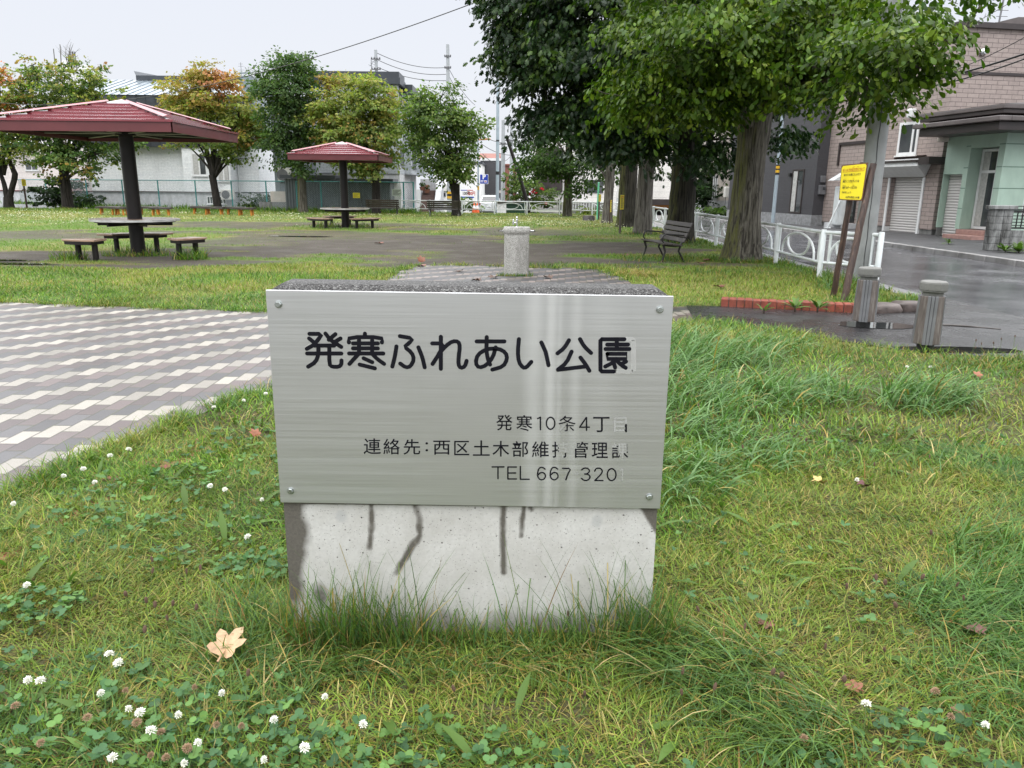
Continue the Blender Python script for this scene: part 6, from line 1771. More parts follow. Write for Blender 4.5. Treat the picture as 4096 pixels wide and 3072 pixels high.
def unit(v): return v / (np.linalg.norm(v, axis=-1, keepdims=True) + 1e-9)
def crown(blobs, nspray, per, L, shape, palette, g_, droop=.35, spray_len=.55, tipcol=None, curl=.15, shell=.55, flat=.55, up=.75, csize=13, crad=.34):
    """sprays of leaves filling ellipsoids: every spray is a twig with leaves set alternately in a flattish layer"""
    vol = np.array([b[1][0] * b[1][1] * b[1][2] * (b[2] if len(b) > 2 else 1.) for b in blobs]) ** .75
    pick = g_.choice(len(blobs), nspray, p=vol / vol.sum())
    C = np.array([b[0] for b in blobs]); Rr = np.array([b[1] for b in blobs])
    d = unit(g_.normal(0, 1, (nspray, 3)))
    rr = shell + (1.10 - shell) * g_.random(nspray) ** .6
    wob = 1 + .30 * (vnoise(d[:, 0] * 2.2 + pick * 3.7, d[:, 2] * 2.2 + d[:, 1] * 1.7, 1.3) - .5) * 2
    s = C[pick] + d * Rr[pick] * (rr * wob)[:, None]
    ncl = max(8, nspray // csize); own = g_.integers(0, ncl, nspray)       # sprays gather on boughs, with darker gaps between
    s = s[own] + g_.normal(0, 1, (nspray, 3)) * crad * np.array([1, 1, .30]); d = d[own]; pick = pick[own]
    out = d * Rr[pick]; out = unit(out)
    ax = unit(out * np.array([1, 1, flat]) + g_.normal(0, .35, (nspray, 3)) - np.array([0, 0, droop]))
    side = unit(np.cross(ax, np.array([0, 0, 1.])))
    upn = np.cross(side, ax)
    n = nspray * per
    u = g_.random((nspray, per)) ; lat = g_.normal(0, .30, (nspray, per)) * (1.15 - u * .6)
    p = s[:, None] + ax[:, None] * ((u - .5) * spray_len)[..., None] + side[:, None] * (lat * spray_len)[..., None] + upn[:, None] * g_.normal(0, .07 * spray_len, (nspray, per, 1)) - np.array([0, 0, 1.]) * (droop * .35 * (u ** 2) * spray_len)[..., None]
    la = unit(ax[:, None] * .9 + side[:, None] * np.sign(lat)[..., None] * .75 + g_.normal(0, .38, (nspray, per, 3)) - np.array([0, 0, 1.]) * droop)
    nm = unit(np.array([0, 0, 1.]) * up + out[:, None] * .4 + g_.normal(0, .6, (nspray, per, 3)))
    p = p.reshape(-1, 3); la = la.reshape(-1, 3); nm = nm.reshape(-1, 3)
    base = palette[g_.choice(len(palette), nspray)] * (.82 + .36 * g_.random((nspray, 1)))
    if tipcol is not None: base = tipcol(s, base, g_)
    c = np.repeat(base, per, 0) * (.78 + .44 * g_.random((n, 1))) * np.array([1, 1, 1]) ** 1
    c = c * (1 + g_.normal(0, .06, (n, 3)))
    return leaves(p, la, nm, L * (.5 + .75 * g_.random(n)), shape, np.clip(c, .003, 1), curl=curl), s

def tree(name, label, base, trunk, blobs, leafargs, bark_m, leaf_m, limbs=(), group=None, seed=1, twig=.012, ntwig=60, seg=36, ridge=.05, cat='tree'):
    g_ = np.random.default_rng(seed)
    t = thing(name, label, cat, base, 0, group); o = np.array(base)
    b = MB()
    for (pts, rads, sg) in trunk:
        pts = [Vector(p) for p in pts]
        # resample
        Ls = [0]; 
        for a, c in zip(pts[:-1], pts[1:]): Ls.append(Ls[-1] + (c - a).length)
        m = max(8, int(Ls[-1] / .10)) if sg >= 30 else max(6, int(Ls[-1] / .3))
        m = min(m, 70)
        qs, rs = [], []
        for j in range(m + 1):
            s = Ls[-1] * j / m
            i = max(0, min(len(pts) - 2, int(np.searchsorted(Ls, s, side='right')) - 1))
            f = (s - Ls[i]) / max(1e-6, Ls[i + 1] - Ls[i]); f2 = f
            qs.append(pts[i].lerp(pts[i + 1], f)); rs.append(rads[i] + (rads[i + 1] - rads[i]) * f2)
        # upright rings only suit upright trunks
        if abs((pts[-1] - pts[0]).normalized().z) > .75: trunk_mesh(b, qs, rs, sg, ridge, seed=seed)
        else: b.tube(qs, rs, max(8, sg // 2))
    for (p, q, r0, r1) in limbs:
        p = Vector(p); q = Vector(q); c = p.lerp(q, .45) + Vector((0, 0, (q - p).length * .16)); pts = bez(p, c, q, 9)
        b.tube(pts, [r0 + (r1 - r0) * (j / 9) ** .8 for j in range(10)], 9)
    res, s = crown(blobs, *leafargs['n'], leafargs['L'], leafargs['shape'], leafargs['pal'], g_, **{k: v for k, v in leafargs.items() if k not in ('n', 'L', 'shape', 'pal')})
    # thin branches from limb ends / trunk top towards some sprays
    srcs = [Vector(q) for (_, q, _, _) in limbs] + [Vector(tr[0][-1]) for tr in trunk] + [Vector(p).lerp(Vector(q), .6) for (p, q, _, _) in limbs]
    for i in g_.choice(len(s), min(ntwig, len(s)), replace=False):
        q = Vector(s[i] - o) ; p = min(srcs, key=lambda a: (a - q).length)
        if (q - p).length > 4.5: continue
        c = p.lerp(q, .5) + Vector(g_.normal(0, .12, 3)) + Vector((0, 0, .1)); pts = bez(p, c, q, 5)
        b.tube(pts, [twig * (1.9 - 1.5 * j / 5) for j in range(6)], 5)
    b.build('trunk', MATS[bark_m], t, smooth=True)
    V, F, cc = res
    np_mesh('crown', V - o, F, MATS[leaf_m], t, cc)
    return t
def blob(px, py, Y, rx, ry, rd, wt=1.):
    p = P(px, py, Y); k = Y / FPX
    return ((p.x, p.y, p.z), (rx * k, rd, ry * k), wt)
arr = np.array
GR_BRIGHT = arr([(.056, .105, .007), (.040, .080, .006), (.078, .132, .009), (.030, .064, .006), (.115, .178, .014)])
GR_OAK = arr([(.018, .042, .011), (.013, .031, .010), (.025, .054, .012), (.015, .035, .014), (.042, .078, .011)])

# --- the big near tree
b0 = (4.82, 16.3, 0.)
def loc_(p): return Vector(p) - Vector(b0)
def Lp(px, py, Y): return tuple(P(px, py, Y) - Vector(b0))
tr = [([(0, 0, -.1), (0, 0, .12), (.0, 0, .45), (.01, 0, 1.0), (.02, 0, 1.7), (.03, .0, 2.3), (.06, .05, 2.9), (.12, .1, 3.8), (.1, .15, 5.2), (.2, .2, 7.2)], [.50, .425, .355, .32, .30, .30, .34, .31, .26, .16], 56)]
f = Lp(2960, 470, 16.3)
limbs = [((-.05, -.1, 2.7), Lp(2690, 360, 15.2), .17, .04), ((.1, -.1, 2.9), Lp(3330, 330, 13.6), .15, .04), ((.1, -.1, 3.3), Lp(3620, 250, 11.6), .12, .025), ((0, 0, 3.3), Lp(2700, 150, 15.6), .15, .04),
         ((.1, .1, 4.2), Lp(3200, 60, 15.0), .14, .04), ((.05, 0, 2.9), Lp(3020, 260, 14.6), .12, .03), ((.1, 0, 3.7), Lp(3800, 170, 11.2), .09, .02), ((0, .1, 4.8), Lp(2950, -300, 16), .15, .05), ((0, .1, 5.0), Lp(3400, -350, 17), .14, .05),
         ((.1, 0, 2.9), Lp(3470, 350, 12.0), .09, .02)]
blobs = [blob(2700, 310, 14.8, 230, 105, 1.0), blob(2580, 415, 14.6, 130, 75, .7), blob(2740, 440, 15.0, 140, 65, .8), blob(2880, 280, 14.2, 220, 140, 1.1), blob(2960, 150, 14.4, 420, 170, 1.5),
         blob(2620, 160, 15.3, 200, 120, 1.0), blob(3190, 290, 14.3, 230, 120, 1.1), blob(3240, 150, 14.4, 320, 180, 1.5), blob(3420, 280, 12.4, 180, 105, .8, .8), blob(3530, 190, 11.8, 180, 100, .8, .7), blob(3620, 310, 11.5, 85, 60, .4, .6), blob(3680, 160, 11.4, 105, 50, .45, .6), blob(3580, 20, 12.2, 190, 80, .7, .5), blob(3815, 165, 11.4, 85, 34, .25, 1.6), blob(3690, 250, 11.5, 110, 60, .4, .9), blob(3520, 90, 12.2, 130, 90, .5, .9), blob(3560, 420, 11.9, 50, 40, .3, .9), blob(3400, 430, 12.6, 80, 35, .4, .7), blob(3490, 380, 11.8, 75, 45, .4, .6),
         blob(3210, 370, 15.0, 120, 50, .7), blob(3330, 390, 13.6, 110, 50, .6), blob(3000, -180, 16, 720, 260, 2.6, .5), blob(3500, -150, 17, 420, 200, 2.0, .5), blob(2640, 490, 14.7, 80, 40, .4), blob(3800, -30, 11.2, 100, 50, .4, .6)]
tree('broadleaf_tree', 'big bright green tree with mossy furrowed trunk beside the dark bench', b0, tr, blobs, dict(n=(3600, 14), L=.118, csize=11, crad=.25, shape=EGG, pal=GR_BRIGHT, droop=.42, spray_len=.60, curl=.3, shell=.30, up=.55), 'bark_grey_brown', 'leaf_bright', limbs, 'trees in the row along the street', 11, .014, 90, 56, .06)

# --- red oak behind it
b0 = (4.66, 21.9, 0.)
tr = [([(0, 0, -.1), (0, 0, .15), (.02, 0, .6), (.05, 0, 1.4), (.06, 0, 2.4), (.05, 0, 3.4), (.0, 0, 5.0), (0, 0, 7.5)], [.56, .47, .39, .35, .34, .34, .28, .18], 44)]
limbs = [((0, 0, 2.9), Lp(2350, 420, 21), .2, .06), ((0, 0, 3.4), Lp(2150, 300, 21), .2, .06), ((0, 0, 3.2), Lp(3100, 470, 21.5), .17, .05), ((0, 0, 4.5), Lp(2300, 100, 21), .2, .06), ((0, 0, 5.0), Lp(2750, -100, 21), .2, .06), ((0, 0, 3.0), Lp(2560, 520, 20.2), .12, .04), ((0, 0, 4.0), Lp(2030, 150, 22), .15, .04), ((0, 0, 2.7), Lp(2840, 560, 20.6), .1, .03)]
blobs = [blob(2175, 90, 21, 165, 140, 1.6), blob(2110, 250, 21.2, 120, 100, 1.3), blob(2185, 370, 20.8, 150, 100, 1.3), blob(2165, 475, 21.5, 90, 50, .7), blob(2330, 300, 20.2, 240, 190, 1.8), blob(2330, 500, 20.0, 150, 90, 1.1), blob(2480, 540, 19.8, 150, 75, 1.0), blob(2560, 420, 19.8, 220, 160, 1.6),
         blob(2640, 590, 20.2, 130, 55, .8), blob(2780, 560, 19.8, 170, 110, 1.1), blob(2900, 610, 20.2, 120, 90, .8), blob(3080, 540, 20.2, 170, 65, .9), blob(3230, 500, 20.6, 110, 45, .6), blob(2480, 100, 20.4, 330, 220, 2.2), blob(2850, 420, 20.6, 300, 170, 1.8), blob(3000, 200, 21, 300, 220, 2.2, .6), blob(2500, -200, 22, 560, 260, 3.0, .5), blob(2030, 60, 21.6, 70, 70, .7), blob(2960, 690, 20.8, 50, 50, .4), blob(2250, -60, 21, 300, 140, 1.8)]
tree('oak_tree', 'dark red oak with lobed leaves and a broad dark trunk behind the bench', b0, tr, blobs, dict(n=(3900, 13), L=.155, csize=11, crad=.26, shape=OAK, pal=GR_OAK, droop=.55, spray_len=.62, curl=.25, shell=.30, up=.5), 'bark_dark', 'leaf_oak', limbs, 'trees in the row along the street', 12, .014, 120, 44, .05)

# --- three more trunks down the row and a slender one at the back
b0 = (4.25, 25.6, 0.); 
tr = [([(0, 0, -.1), (0, 0, .2), (.0, 0, 1.0), (.02, 0, 1.8), (.08, 0, 2.5)], [.36, .31, .27, .25, .29], 36), ([(.05, 0, 2.3), (.32, .0, 3.2), (.5, 0, 4.6)], [.22, .15, .1], 20), ([(-.02, 0, 2.3), (-.2, 0, 3.1), (-.4, 0, 4.6)], [.2, .14, .1], 20)]
tree('broadleaf_tree', 'pale grey trunked tree forking low, left of the dark oak', b0, tr, [blob(2560, 540, 25.6, 160, 70, 1.2), blob(2520, 380, 26, 200, 140, 1.6), blob(2610, 640, 25, 60, 30, .5)], dict(n=(260, 13), L=.19, shape=OAK, pal=GR_OAK, droop=.4, spray_len=.6, shell=.3), 'bark_pale', 'leaf_oak', (), 'trees in the row along the street', 13, .012, 40, 36, .045)
b0 = (4.45, 30.6, 0.)
tr = [([(0, 0, -.1), (0, 0, .2), (-.02, 0, 1.0), (-.03, 0, 2.2), (-.02, 0, 3.4), (0, 0, 6)], [.48, .42, .37, .35, .36, .2], 36)]
tree('broadleaf_tree', 'dark rough trunk just left of the pale forked tree', b0, tr, [blob(2470, 560, 30.6, 150, 60, 1.4), blob(2450, 400, 31, 190, 130, 2.0), blob(2400, 620, 30, 70, 35, .8)], dict(n=(260, 13), L=.2, shape=OAK, pal=GR_OAK, droop=.4, spray_len=.7, shell=.3), 'bark_dark', 'leaf_oak', (), 'trees in the row along the street', 14, .012, 40, 36, .05)
b0 = (4.1, 34.2, 0.)
tr = [([(0, 0, -.1), (0, 0, .2), (.03, 0, 1.0), (.05, 0, 2.2), (.08, 0, 3.4), (0, 0, 5)], [.27, .24, .205, .20, .21, .12], 30)]
tree('broadleaf_tree', 'grey trunk with a knot, farthest of the close group in the tree row', b0, tr, [blob(2420, 620, 34.2, 110, 50, 1.2), blob(2400, 470, 35, 150, 120, 1.8)], dict(n=(200, 12), L=.2, shape=OAK, pal=GR_OAK, droop=.4, spray_len=.7, shell=.3), 'bark_pale', 'leaf_oak', [((-.05, -.05, 1.75), (-.45, -.1, 2.3), .08, .03)], 'trees in the row along the street', 15, .012, 30, 30, .04)
GR_MID = arr([(.045, .085, .018), (.035, .070, .016), (.055, .10, .02), (.03, .06, .018)])
b0 = tuple(G(2262, 862)); b0 = (b0[0], 41.8, 0)
tr = [([(0, 0, -.1), (.0, 0, .3), (.02, 0, 1.4), (.0, 0, 3.4), (0, 0, 5)], [.29, .25, .22, .19, .1], 30)]
tree('broadleaf_tree', 'slender tree with drooping light foliage by the far railing', b0, tr, [blob(2190, 640, 41, 110, 60, 1.3), blob(2300, 660, 41, 130, 70, 1.5), blob(2230, 700, 40.6, 130, 40, 1.2), blob(2390, 700, 41, 80, 45, 1.0), blob(2230, 570, 41.5, 150, 80, 1.8), blob(2330, 740, 40.6, 60, 25, .6)],
     dict(n=(620, 13), L=.17, shape=OVATE, pal=GR_MID, droop=.3, spray_len=.8, shell=.3), 'bark_grey_brown', 'leaf_far', [((0, 0, 2.3), (-1.4, -.5, 3.0), .07, .03), ((0, 0, 2.5), (1.5, -.4, 2.9), .07, .03), ((0, 0, 2.9), (-.9, -.4, 4.0), .06, .03)], None, 16, .014, 50, 30, .04)

# --- maples and others along the back fence
YEL = arr([(.245, .275, .065), (.29, .30, .075), (.20, .24, .06), (.32, .30, .085), (.15, .20, .05)])
GRN = arr([(.085, .130, .038), (.115, .165, .046), (.060, .10, .032), (.145, .195, .052)])
ORA = arr([(.40, .19, .06), (.46, .17, .08), (.36, .22, .05)])
def autumn(cx, cz, amount, lo=.35, red=None):
    def f(s, base, g_):
        hgt = sstep(-.4, .9, (s[:, 2] - cz) / 2.2)
        m = g_.random(len(s)) < amount * (lo + hgt)
        cl = vnoise(s[:, 0] * .8 + 3, s[:, 2] * .9 + 1, 1.) > .48
        m &= cl
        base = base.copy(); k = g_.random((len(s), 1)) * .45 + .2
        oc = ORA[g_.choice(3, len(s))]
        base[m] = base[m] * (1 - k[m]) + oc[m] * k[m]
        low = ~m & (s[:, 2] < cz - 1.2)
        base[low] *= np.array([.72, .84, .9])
        if red is not None:
            d = np.hypot(s[:, 0] - red[0], s[:, 2] - red[1]) < red[2]
            base[d] = base[d] * .35 + .65 * arr([.52, .20, .12]) * (.75 + .5 * g_.random((d.sum(), 1)))
        return base
    return f
def back_tree(label, px, pbot, Y, r, blobs, pal, nspray, tip, seed, stems=None, L=.17, barkm='bark_black', nm='maple_tree', fork=None, shape=STAR):
    b0 = P(px, pbot, Y); b0 = (b0.x, Y, 0.); top = max(bb[0][2] + bb[1][2] * .5 for bb in blobs)
    fk = fork or 1.9
    tr = stems(b0) if stems else [([(0, 0, -.1), (0, 0, .25), (.03, 0, fk), (.0, 0, top * .75)], [r * 1.35, r * 1.1, r * .9, r * .2], 22)]
    limbs = []
    for bb in blobs:
        q = Vector(bb[0]) - Vector(b0); limbs.append(((0, 0, min(fk, q.z * .7)), tuple(q), r * .42, r * .10))
    return tree(nm, label, b0, tr, blobs, dict(n=(int(nspray * 1.4), 11), L=L * 1.08, shape=shape, pal=pal, droop=.22, spray_len=.75, tipcol=tip, shell=.25, up=.6, csize=6, crad=.24), barkm, 'leaf_far', limbs, 'trees along the back fence', seed, .013, 60, 22, .05)
def vstem(b0):
    f = lambda px, py: tuple(P(px, py, 46) - Vector(b0))
    return [([(0, 0, -.1), (0, 0, .3), (.05, 0, .65)], [.32, .28, .26], 16), ([(.05, 0, .5), f(62, 700), f(40, 650), f(30, 560)], [.18, .16, .12, .08], 16), ([(-.05, 0, .5), f(18, 740), f(0, 690), f(-15, 560)], [.15, .13, .11, .07], 16)]
back_tree('red-tinged maple forking into two stems at the left edge', 34, 814, 46., .2, [blob(0, 330, 46, 60, 90, 1.3), blob(25, 450, 46, 100, 80, 1.6), blob(-30, 520, 46, 140, 110, 1.8), blob(70, 560, 45.5, 90, 60, 1.2), blob(10, 620, 45.5, 90, 40, 1.0)], np.concatenate([YEL, GRN]), 430,
          lambda s, b, g: np.where((s[:, 2:3] > 5.0) & (g.random((len(s), 1)) < .75), ORA[g.choice(3, len(s))] * (.8 + .5 * g.random((len(s), 1))), b), 21, vstem)
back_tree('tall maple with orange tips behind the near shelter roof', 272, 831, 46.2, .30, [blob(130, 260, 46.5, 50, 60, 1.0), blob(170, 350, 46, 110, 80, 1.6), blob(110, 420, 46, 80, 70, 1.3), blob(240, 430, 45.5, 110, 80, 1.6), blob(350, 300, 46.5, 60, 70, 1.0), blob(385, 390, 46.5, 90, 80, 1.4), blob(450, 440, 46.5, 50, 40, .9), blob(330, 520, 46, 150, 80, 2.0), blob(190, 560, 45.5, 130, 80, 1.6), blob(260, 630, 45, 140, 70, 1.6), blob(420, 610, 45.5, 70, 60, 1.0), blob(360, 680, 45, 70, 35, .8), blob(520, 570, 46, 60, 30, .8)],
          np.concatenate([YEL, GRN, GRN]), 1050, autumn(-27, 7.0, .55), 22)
P88 = P(895, 335, 46)
def mstem(b0):
    f = lambda px, py: tuple(P(px, py, 46) - Vector(b0))
    return [([(0, 0, -.1), (0, 0, .25), (-.1, 0, 1.3), (-.17, 0, 2.0)], [.27, .24, .2, .2], 18), ([(-.15, 0, 1.8), f(852, 640), f(850, 560), f(835, 430)], [.15, .13, .11, .04], 14), ([(-.15, 0, 1.5), f(838, 655), f(820, 590), f(740, 480)], [.13, .11, .09, .03], 14), ([(-.12, 0, 2.0), f(880, 620), f(925, 560), f(960, 450)], [.13, .11, .09, .03], 14)]
back_tree('yellow-green maple with a red patch at its top right, before the white brick house', 872, 838, 46., .2, [blob(830, 320, 46, 90, 60, 1.3), blob(740, 370, 46, 90, 70, 1.3), blob(700, 440, 46, 70, 60, 1.1), blob(880, 350, 46, 80, 60, 1.1), blob(820, 430, 45.5, 130, 70, 1.6), blob(970, 430, 46, 90, 80, 1.3), blob(1000, 530, 46, 60, 70, 1.1), blob(900, 500, 46.5, 120, 60, 1.5), blob(830, 590, 45.5, 70, 40, .9), blob(720, 560, 46, 70, 30, .9), blob(920, 600, 45.5, 60, 40, .8), blob(1010, 590, 46, 40, 40, .7)],
          YEL, 900, autumn(-18, 5.8, .8, .45, (P88.x, P88.z, .72)), 23, mstem)
back_tree('tall dark green tree between the white house and the grey house', 1212, 845, 43.5, .24, [blob(1130, 270, 43.5, 60, 50, 1.0), blob(1190, 260, 43.5, 50, 45, .9), blob(1090, 350, 43.5, 48, 55, .9), blob(1155, 370, 43, 90, 85, 1.4), blob(1200, 330, 43.5, 50, 75, 1.0), blob(1145, 490, 43, 92, 85, 1.5), blob(1200, 560, 43, 75, 75, 1.2), blob(1120, 580, 43, 70, 60, 1.0), blob(1200, 660, 42.8, 60, 45, .8), blob(1060, 470, 43.5, 35, 40, .6), blob(1020, 320, 43.5, 22, 14, .4)],
          arr([(.060, .105, .036), (.080, .132, .044), (.045, .082, .030), (.10, .155, .048)]), 1050, None, 24, nm='broadleaf_tree', L=.16, barkm='bark_grey_brown', shape=OVATE)
back_tree('broad yellow-green maple with orange tips behind the farther shelter', 1505, 815, 43.0, .24, [blob(1430, 330, 43.5, 80, 50, 1.1), blob(1330, 340, 43.5, 50, 45, .9), blob(1500, 370, 43, 70, 60, 1.1), blob(1310, 430, 43, 80, 70, 1.3), blob(1410, 430, 42.5, 120, 80, 1.7), blob(1530, 450, 43, 70, 60, 1.2), blob(1340, 530, 42.5, 110, 70, 1.5), blob(1470, 540, 42.5, 130, 80, 1.7), blob(1570, 540, 43, 60, 60, 1.0), blob(1270, 560, 43, 50, 40, .8), blob(1430, 640, 42.5, 110, 40, 1.2), blob(1550, 630, 42.8, 50, 40, .8), blob(1480, 700, 42.5, 60, 25, .8)],
          YEL, 1150, autumn(-8, 5.8, .7, .35), 25)
def lopped(b0):
    f = lambda px, py: tuple(P(px, py, 41.) - Vector(b0))
    return [([(0, 0, -.1), (0, 0, .25), (-.02, 0, 1.2), (0, 0, P(1825, 733, 41).z)], [.29, .24, .21, .20], 22), ([f(1820, 790), f(1808, 745), f(1800, 690), f(1770, 560)], [.14, .12, .10, .04], 16)]
back_tree('round green tree with a lopped stump of a trunk before the far railing', 1825, 845, 41., .2, [blob(1760, 400, 41, 60, 50, 1.0), blob(1820, 420, 41, 70, 50, 1.0), blob(1700, 420, 41, 60, 60, 1.0), blob(1760, 500, 40.5, 120, 80, 1.6), blob(1860, 500, 41, 70, 60, 1.1), blob(1690, 540, 41, 60, 60, 1.0), blob(1830, 600, 40.5, 75, 55, 1.2), blob(1740, 620, 40.5, 110, 55, 1.3), blob(1800, 690, 40.5, 90, 35, 1.0), blob(1885, 540, 41, 40, 35, .6)],
          arr([(.085, .135, .036), (.11, .165, .044), (.06, .10, .030), (.15, .205, .05)]), 900, None, 26, lopped, L=.16, nm='broadleaf_tree', shape=OVATE)
# bare dead tops behind the left maples
t = thing('bare_tree', 'leafless branching top sticking up behind the left maples', 'tree', (P(268, 700, 60).x, 60, 0)); b = MB()
def dead(p, q, r, d):
    b.tube([p, p.lerp(q, .5) + Vector((random.uniform(-.1, .1), 0, .1)), q], [r, r * .7, r * .3], 5)
    if d:
        for _ in range(3): a = p.lerp(q, random.uniform(.3, .8)); dead(a, a + Vector((random.uniform(-1, 1), random.uniform(-.5, .5), random.uniform(.7, 1.6))) * .55 * d, r * .5, d - 1)
for pt in ((214, 195), (240, 178)): dead(Vector((0, 0, 2)), P(pt[0], pt[1], 60) - Vector(t.location), .09, 3)
b.build('branches', MATS['bark_grey_brown'], t)

# --- shrubs and hedges in gardens
plain('shrub_stem', (.03, .022, .015), .8)
def shrub(label, blobs, base, pal, nspray, L, seed, name='shrub', shape=OVATE, droop=.1):
    g_ = np.random.default_rng(seed); t = thing(name, label, 'shrub', base); o = np.array(base)
    (V, F, cc), s = crown(blobs, nspray, 12, L, shape, pal, g_, droop=droop, spray_len=.4, shell=.2)
    np_mesh('foliage', V - o, F, MATS['leaf_far'], t, cc); b = MB()
    for i in range(10): q = Vector(s[i * 3] - o); b.tube([(0, 0, -.1), q * .5 + Vector((0, 0, .1)), q], [.03, .02, .008], 5)
    b.build('stem', MATS['shrub_stem'], t)
DARK = arr([(.022, .042, .016), (.03, .055, .018), (.017, .033, .014)])
q = P(250, 825, 52); shrub('spiky dark evergreen shrub behind the fence and the tall maple', [blob(220, 790, 52, 80, 50, .9), blob(250, 745, 52, 70, 50, .8), blob(290, 790, 52, 50, 50, .8), blob(190, 745, 52, 40, 25, .5)], tuple(q), DARK, 260, .22, 31)
q = P(345, 815, 50); shrub('low dark shrub at the corner of the white brick house', [blob(345, 795, 50, 28, 28, .5)], tuple(q), DARK, 60, .18, 32)
q = P(1055, 840, 47); shrub('rounded garden shrub left of the beige block wall', [blob(1055, 790, 47, 35, 40, .7), blob(1020, 830, 46.5, 30, 25, .5)], tuple(q), arr([(.05, .08, .02), (.035, .06, .02)]), 110, .16, 33)
q = P(1850, 840, 60); shrub('weedy green growth below the price board', [blob(1855, 815, 60, 40, 22, .6), blob(1895, 820, 60, 30, 16, .5)], tuple(q), GRN, 90, .2, 34)
q = P(2095, 830, 52); shrub('loose green bush with red roses by the leaning stay pole', [blob(2085, 770, 52, 45, 60, .8), blob(2100, 830, 51, 40, 25, .7), blob(2120, 740, 52, 25, 40, .5), blob(2065, 680, 54, 22, 22, .4)], tuple(q), GRN, 330, .17, 35)
q = P(2190, 830, 53); shrub('climbing rose bush in front of the dark porch', [blob(2170, 790, 52.5, 50, 40, .6), blob(2200, 800, 52.5, 40, 30, .6)], tuple(q), GRN, 150, .15, 36)
for i, (px, py) in enumerate(((2165, 755), (2172, 757), (2130, 768), (2120, 776), (2136, 760), (2144, 773), (2184, 814))):
    q = P(px, py, 51.6); o = leaf_puff('rose', (0, 0, 0), (.10, .10, .09), 40, .09, (.62, .03, .07), MATS['leaf_far'], None, 50 + i); o.location = q
    tag(o, 'red rose bloom on the bushes by the dark porch', 'flower', 'red roses behind the far railing')
q = P(2830, 850, 42.5); shrub('tall dark shrub left of the beige house across the street', [blob(2840, 730, 42.5, 60, 80, 1.0), blob(2810, 800, 42, 50, 50, .8), blob(2850, 660, 43, 50, 50, .8)], tuple(q), DARK * 1.15, 420, .17, 37)
q = P(2890, 860, 41); shrub('bright low weeds at the foot of the beige house', [blob(2890, 842, 41, 60, 16, .5), blob(2830, 848, 40, 50, 12, .4)], tuple(q), arr([(.07, .12, .025), (.05, .09, .02)]), 90, .16, 38)
q = P(2340, 858, 45); shrub('yellow-green garden plant behind the far railing', [blob(2348, 845, 45, 22, 14, .3)], tuple(q), arr([(.14, .17, .02), (.10, .14, .02)]), 40, .12, 39)
# flower pots on the stair
for i, (px, py, lb) in enumerate(((1708, 762, 'round flower pot with pink blooms on the stair'), (1690, 752, 'leafy flower pot left of the pink one on the stair'))):
    q = P(px, py, 50.6); t = thing('flower_pot', lb, 'flower pot', tuple(q), 0, 'flower pots on the stair')
    b = MB(); b.lathe([(.13, -.16), (.20, .06), (.22, .08)], 14); b.build('pot', MATS['terracotta'], t)
    leaf_puff('plant', (0, 0, .2), (.22, .2, .16), 130, .10, (.05, .09, .02), MATS['leaf_far'], t, 70 + i)
    if i == 0: leaf_puff('bloom', (0, -.04, .26), (.2, .2, .10), 50, .07, (.55, .16, .18), MATS['leaf_far'], t, 75)
# weeds at the walls on the right
def weed(px, py, z, sc, label, n=16, seed=0, name='weed'):
    g_ = np.random.default_rng(seed); q = G(px, py, z); t = thing(name, label, 'plant', (q.x, q.y, z))
    a = g_.random(n) * 6.28; el = .35 + .9 * g_.random(n)
    ax = np.stack([np.cos(a) * np.cos(el), np.sin(a) * np.cos(el), np.sin(el)], 1); pos = np.zeros((n, 3)) + ax * .03
    V, F, c = leaves(pos, ax, np.tile([0, 0, 1.], (n, 1)), sc * (.6 + .7 * g_.random(n)), (np.array([0, .2, .4, .55, .75, 1.]), np.array([.03, .09, .20, .16, .17, 0.])), arr([[.085, .15, .03]]) * (.6 + .7 * g_.random((n, 1))), fold=.0, curl=.45)
    np_mesh('leaves', V, F, MATS['leaf_bright'], t, c); b = MB(); b.tube([(0, 0, -.03), (0, 0, .05)], .012, 6); b.build('stem', MATS['shrub_stem'], t)
weed(4020, 1008, .09, .22, 'bright weed at the foot of the block wall pillar', 18, 1); weed(4075, 1010, .09, .26, 'bigger bright weed right of the pillar by the block wall', 22, 2)
weed(3180, 1238, .05, .13, 'dandelion plant growing out of the brick edging', 14, 3); weed(3270, 1240, .07, .15, 'broad-leaved weed hanging over the brick edging', 12, 4); weed(3055, 1250, .02, .10, 'small weed at the left part of the brick edging', 9, 5)
weed(3795, 975, .10, .16, 'small weed in front of the tiled entrance step', 12, 6)
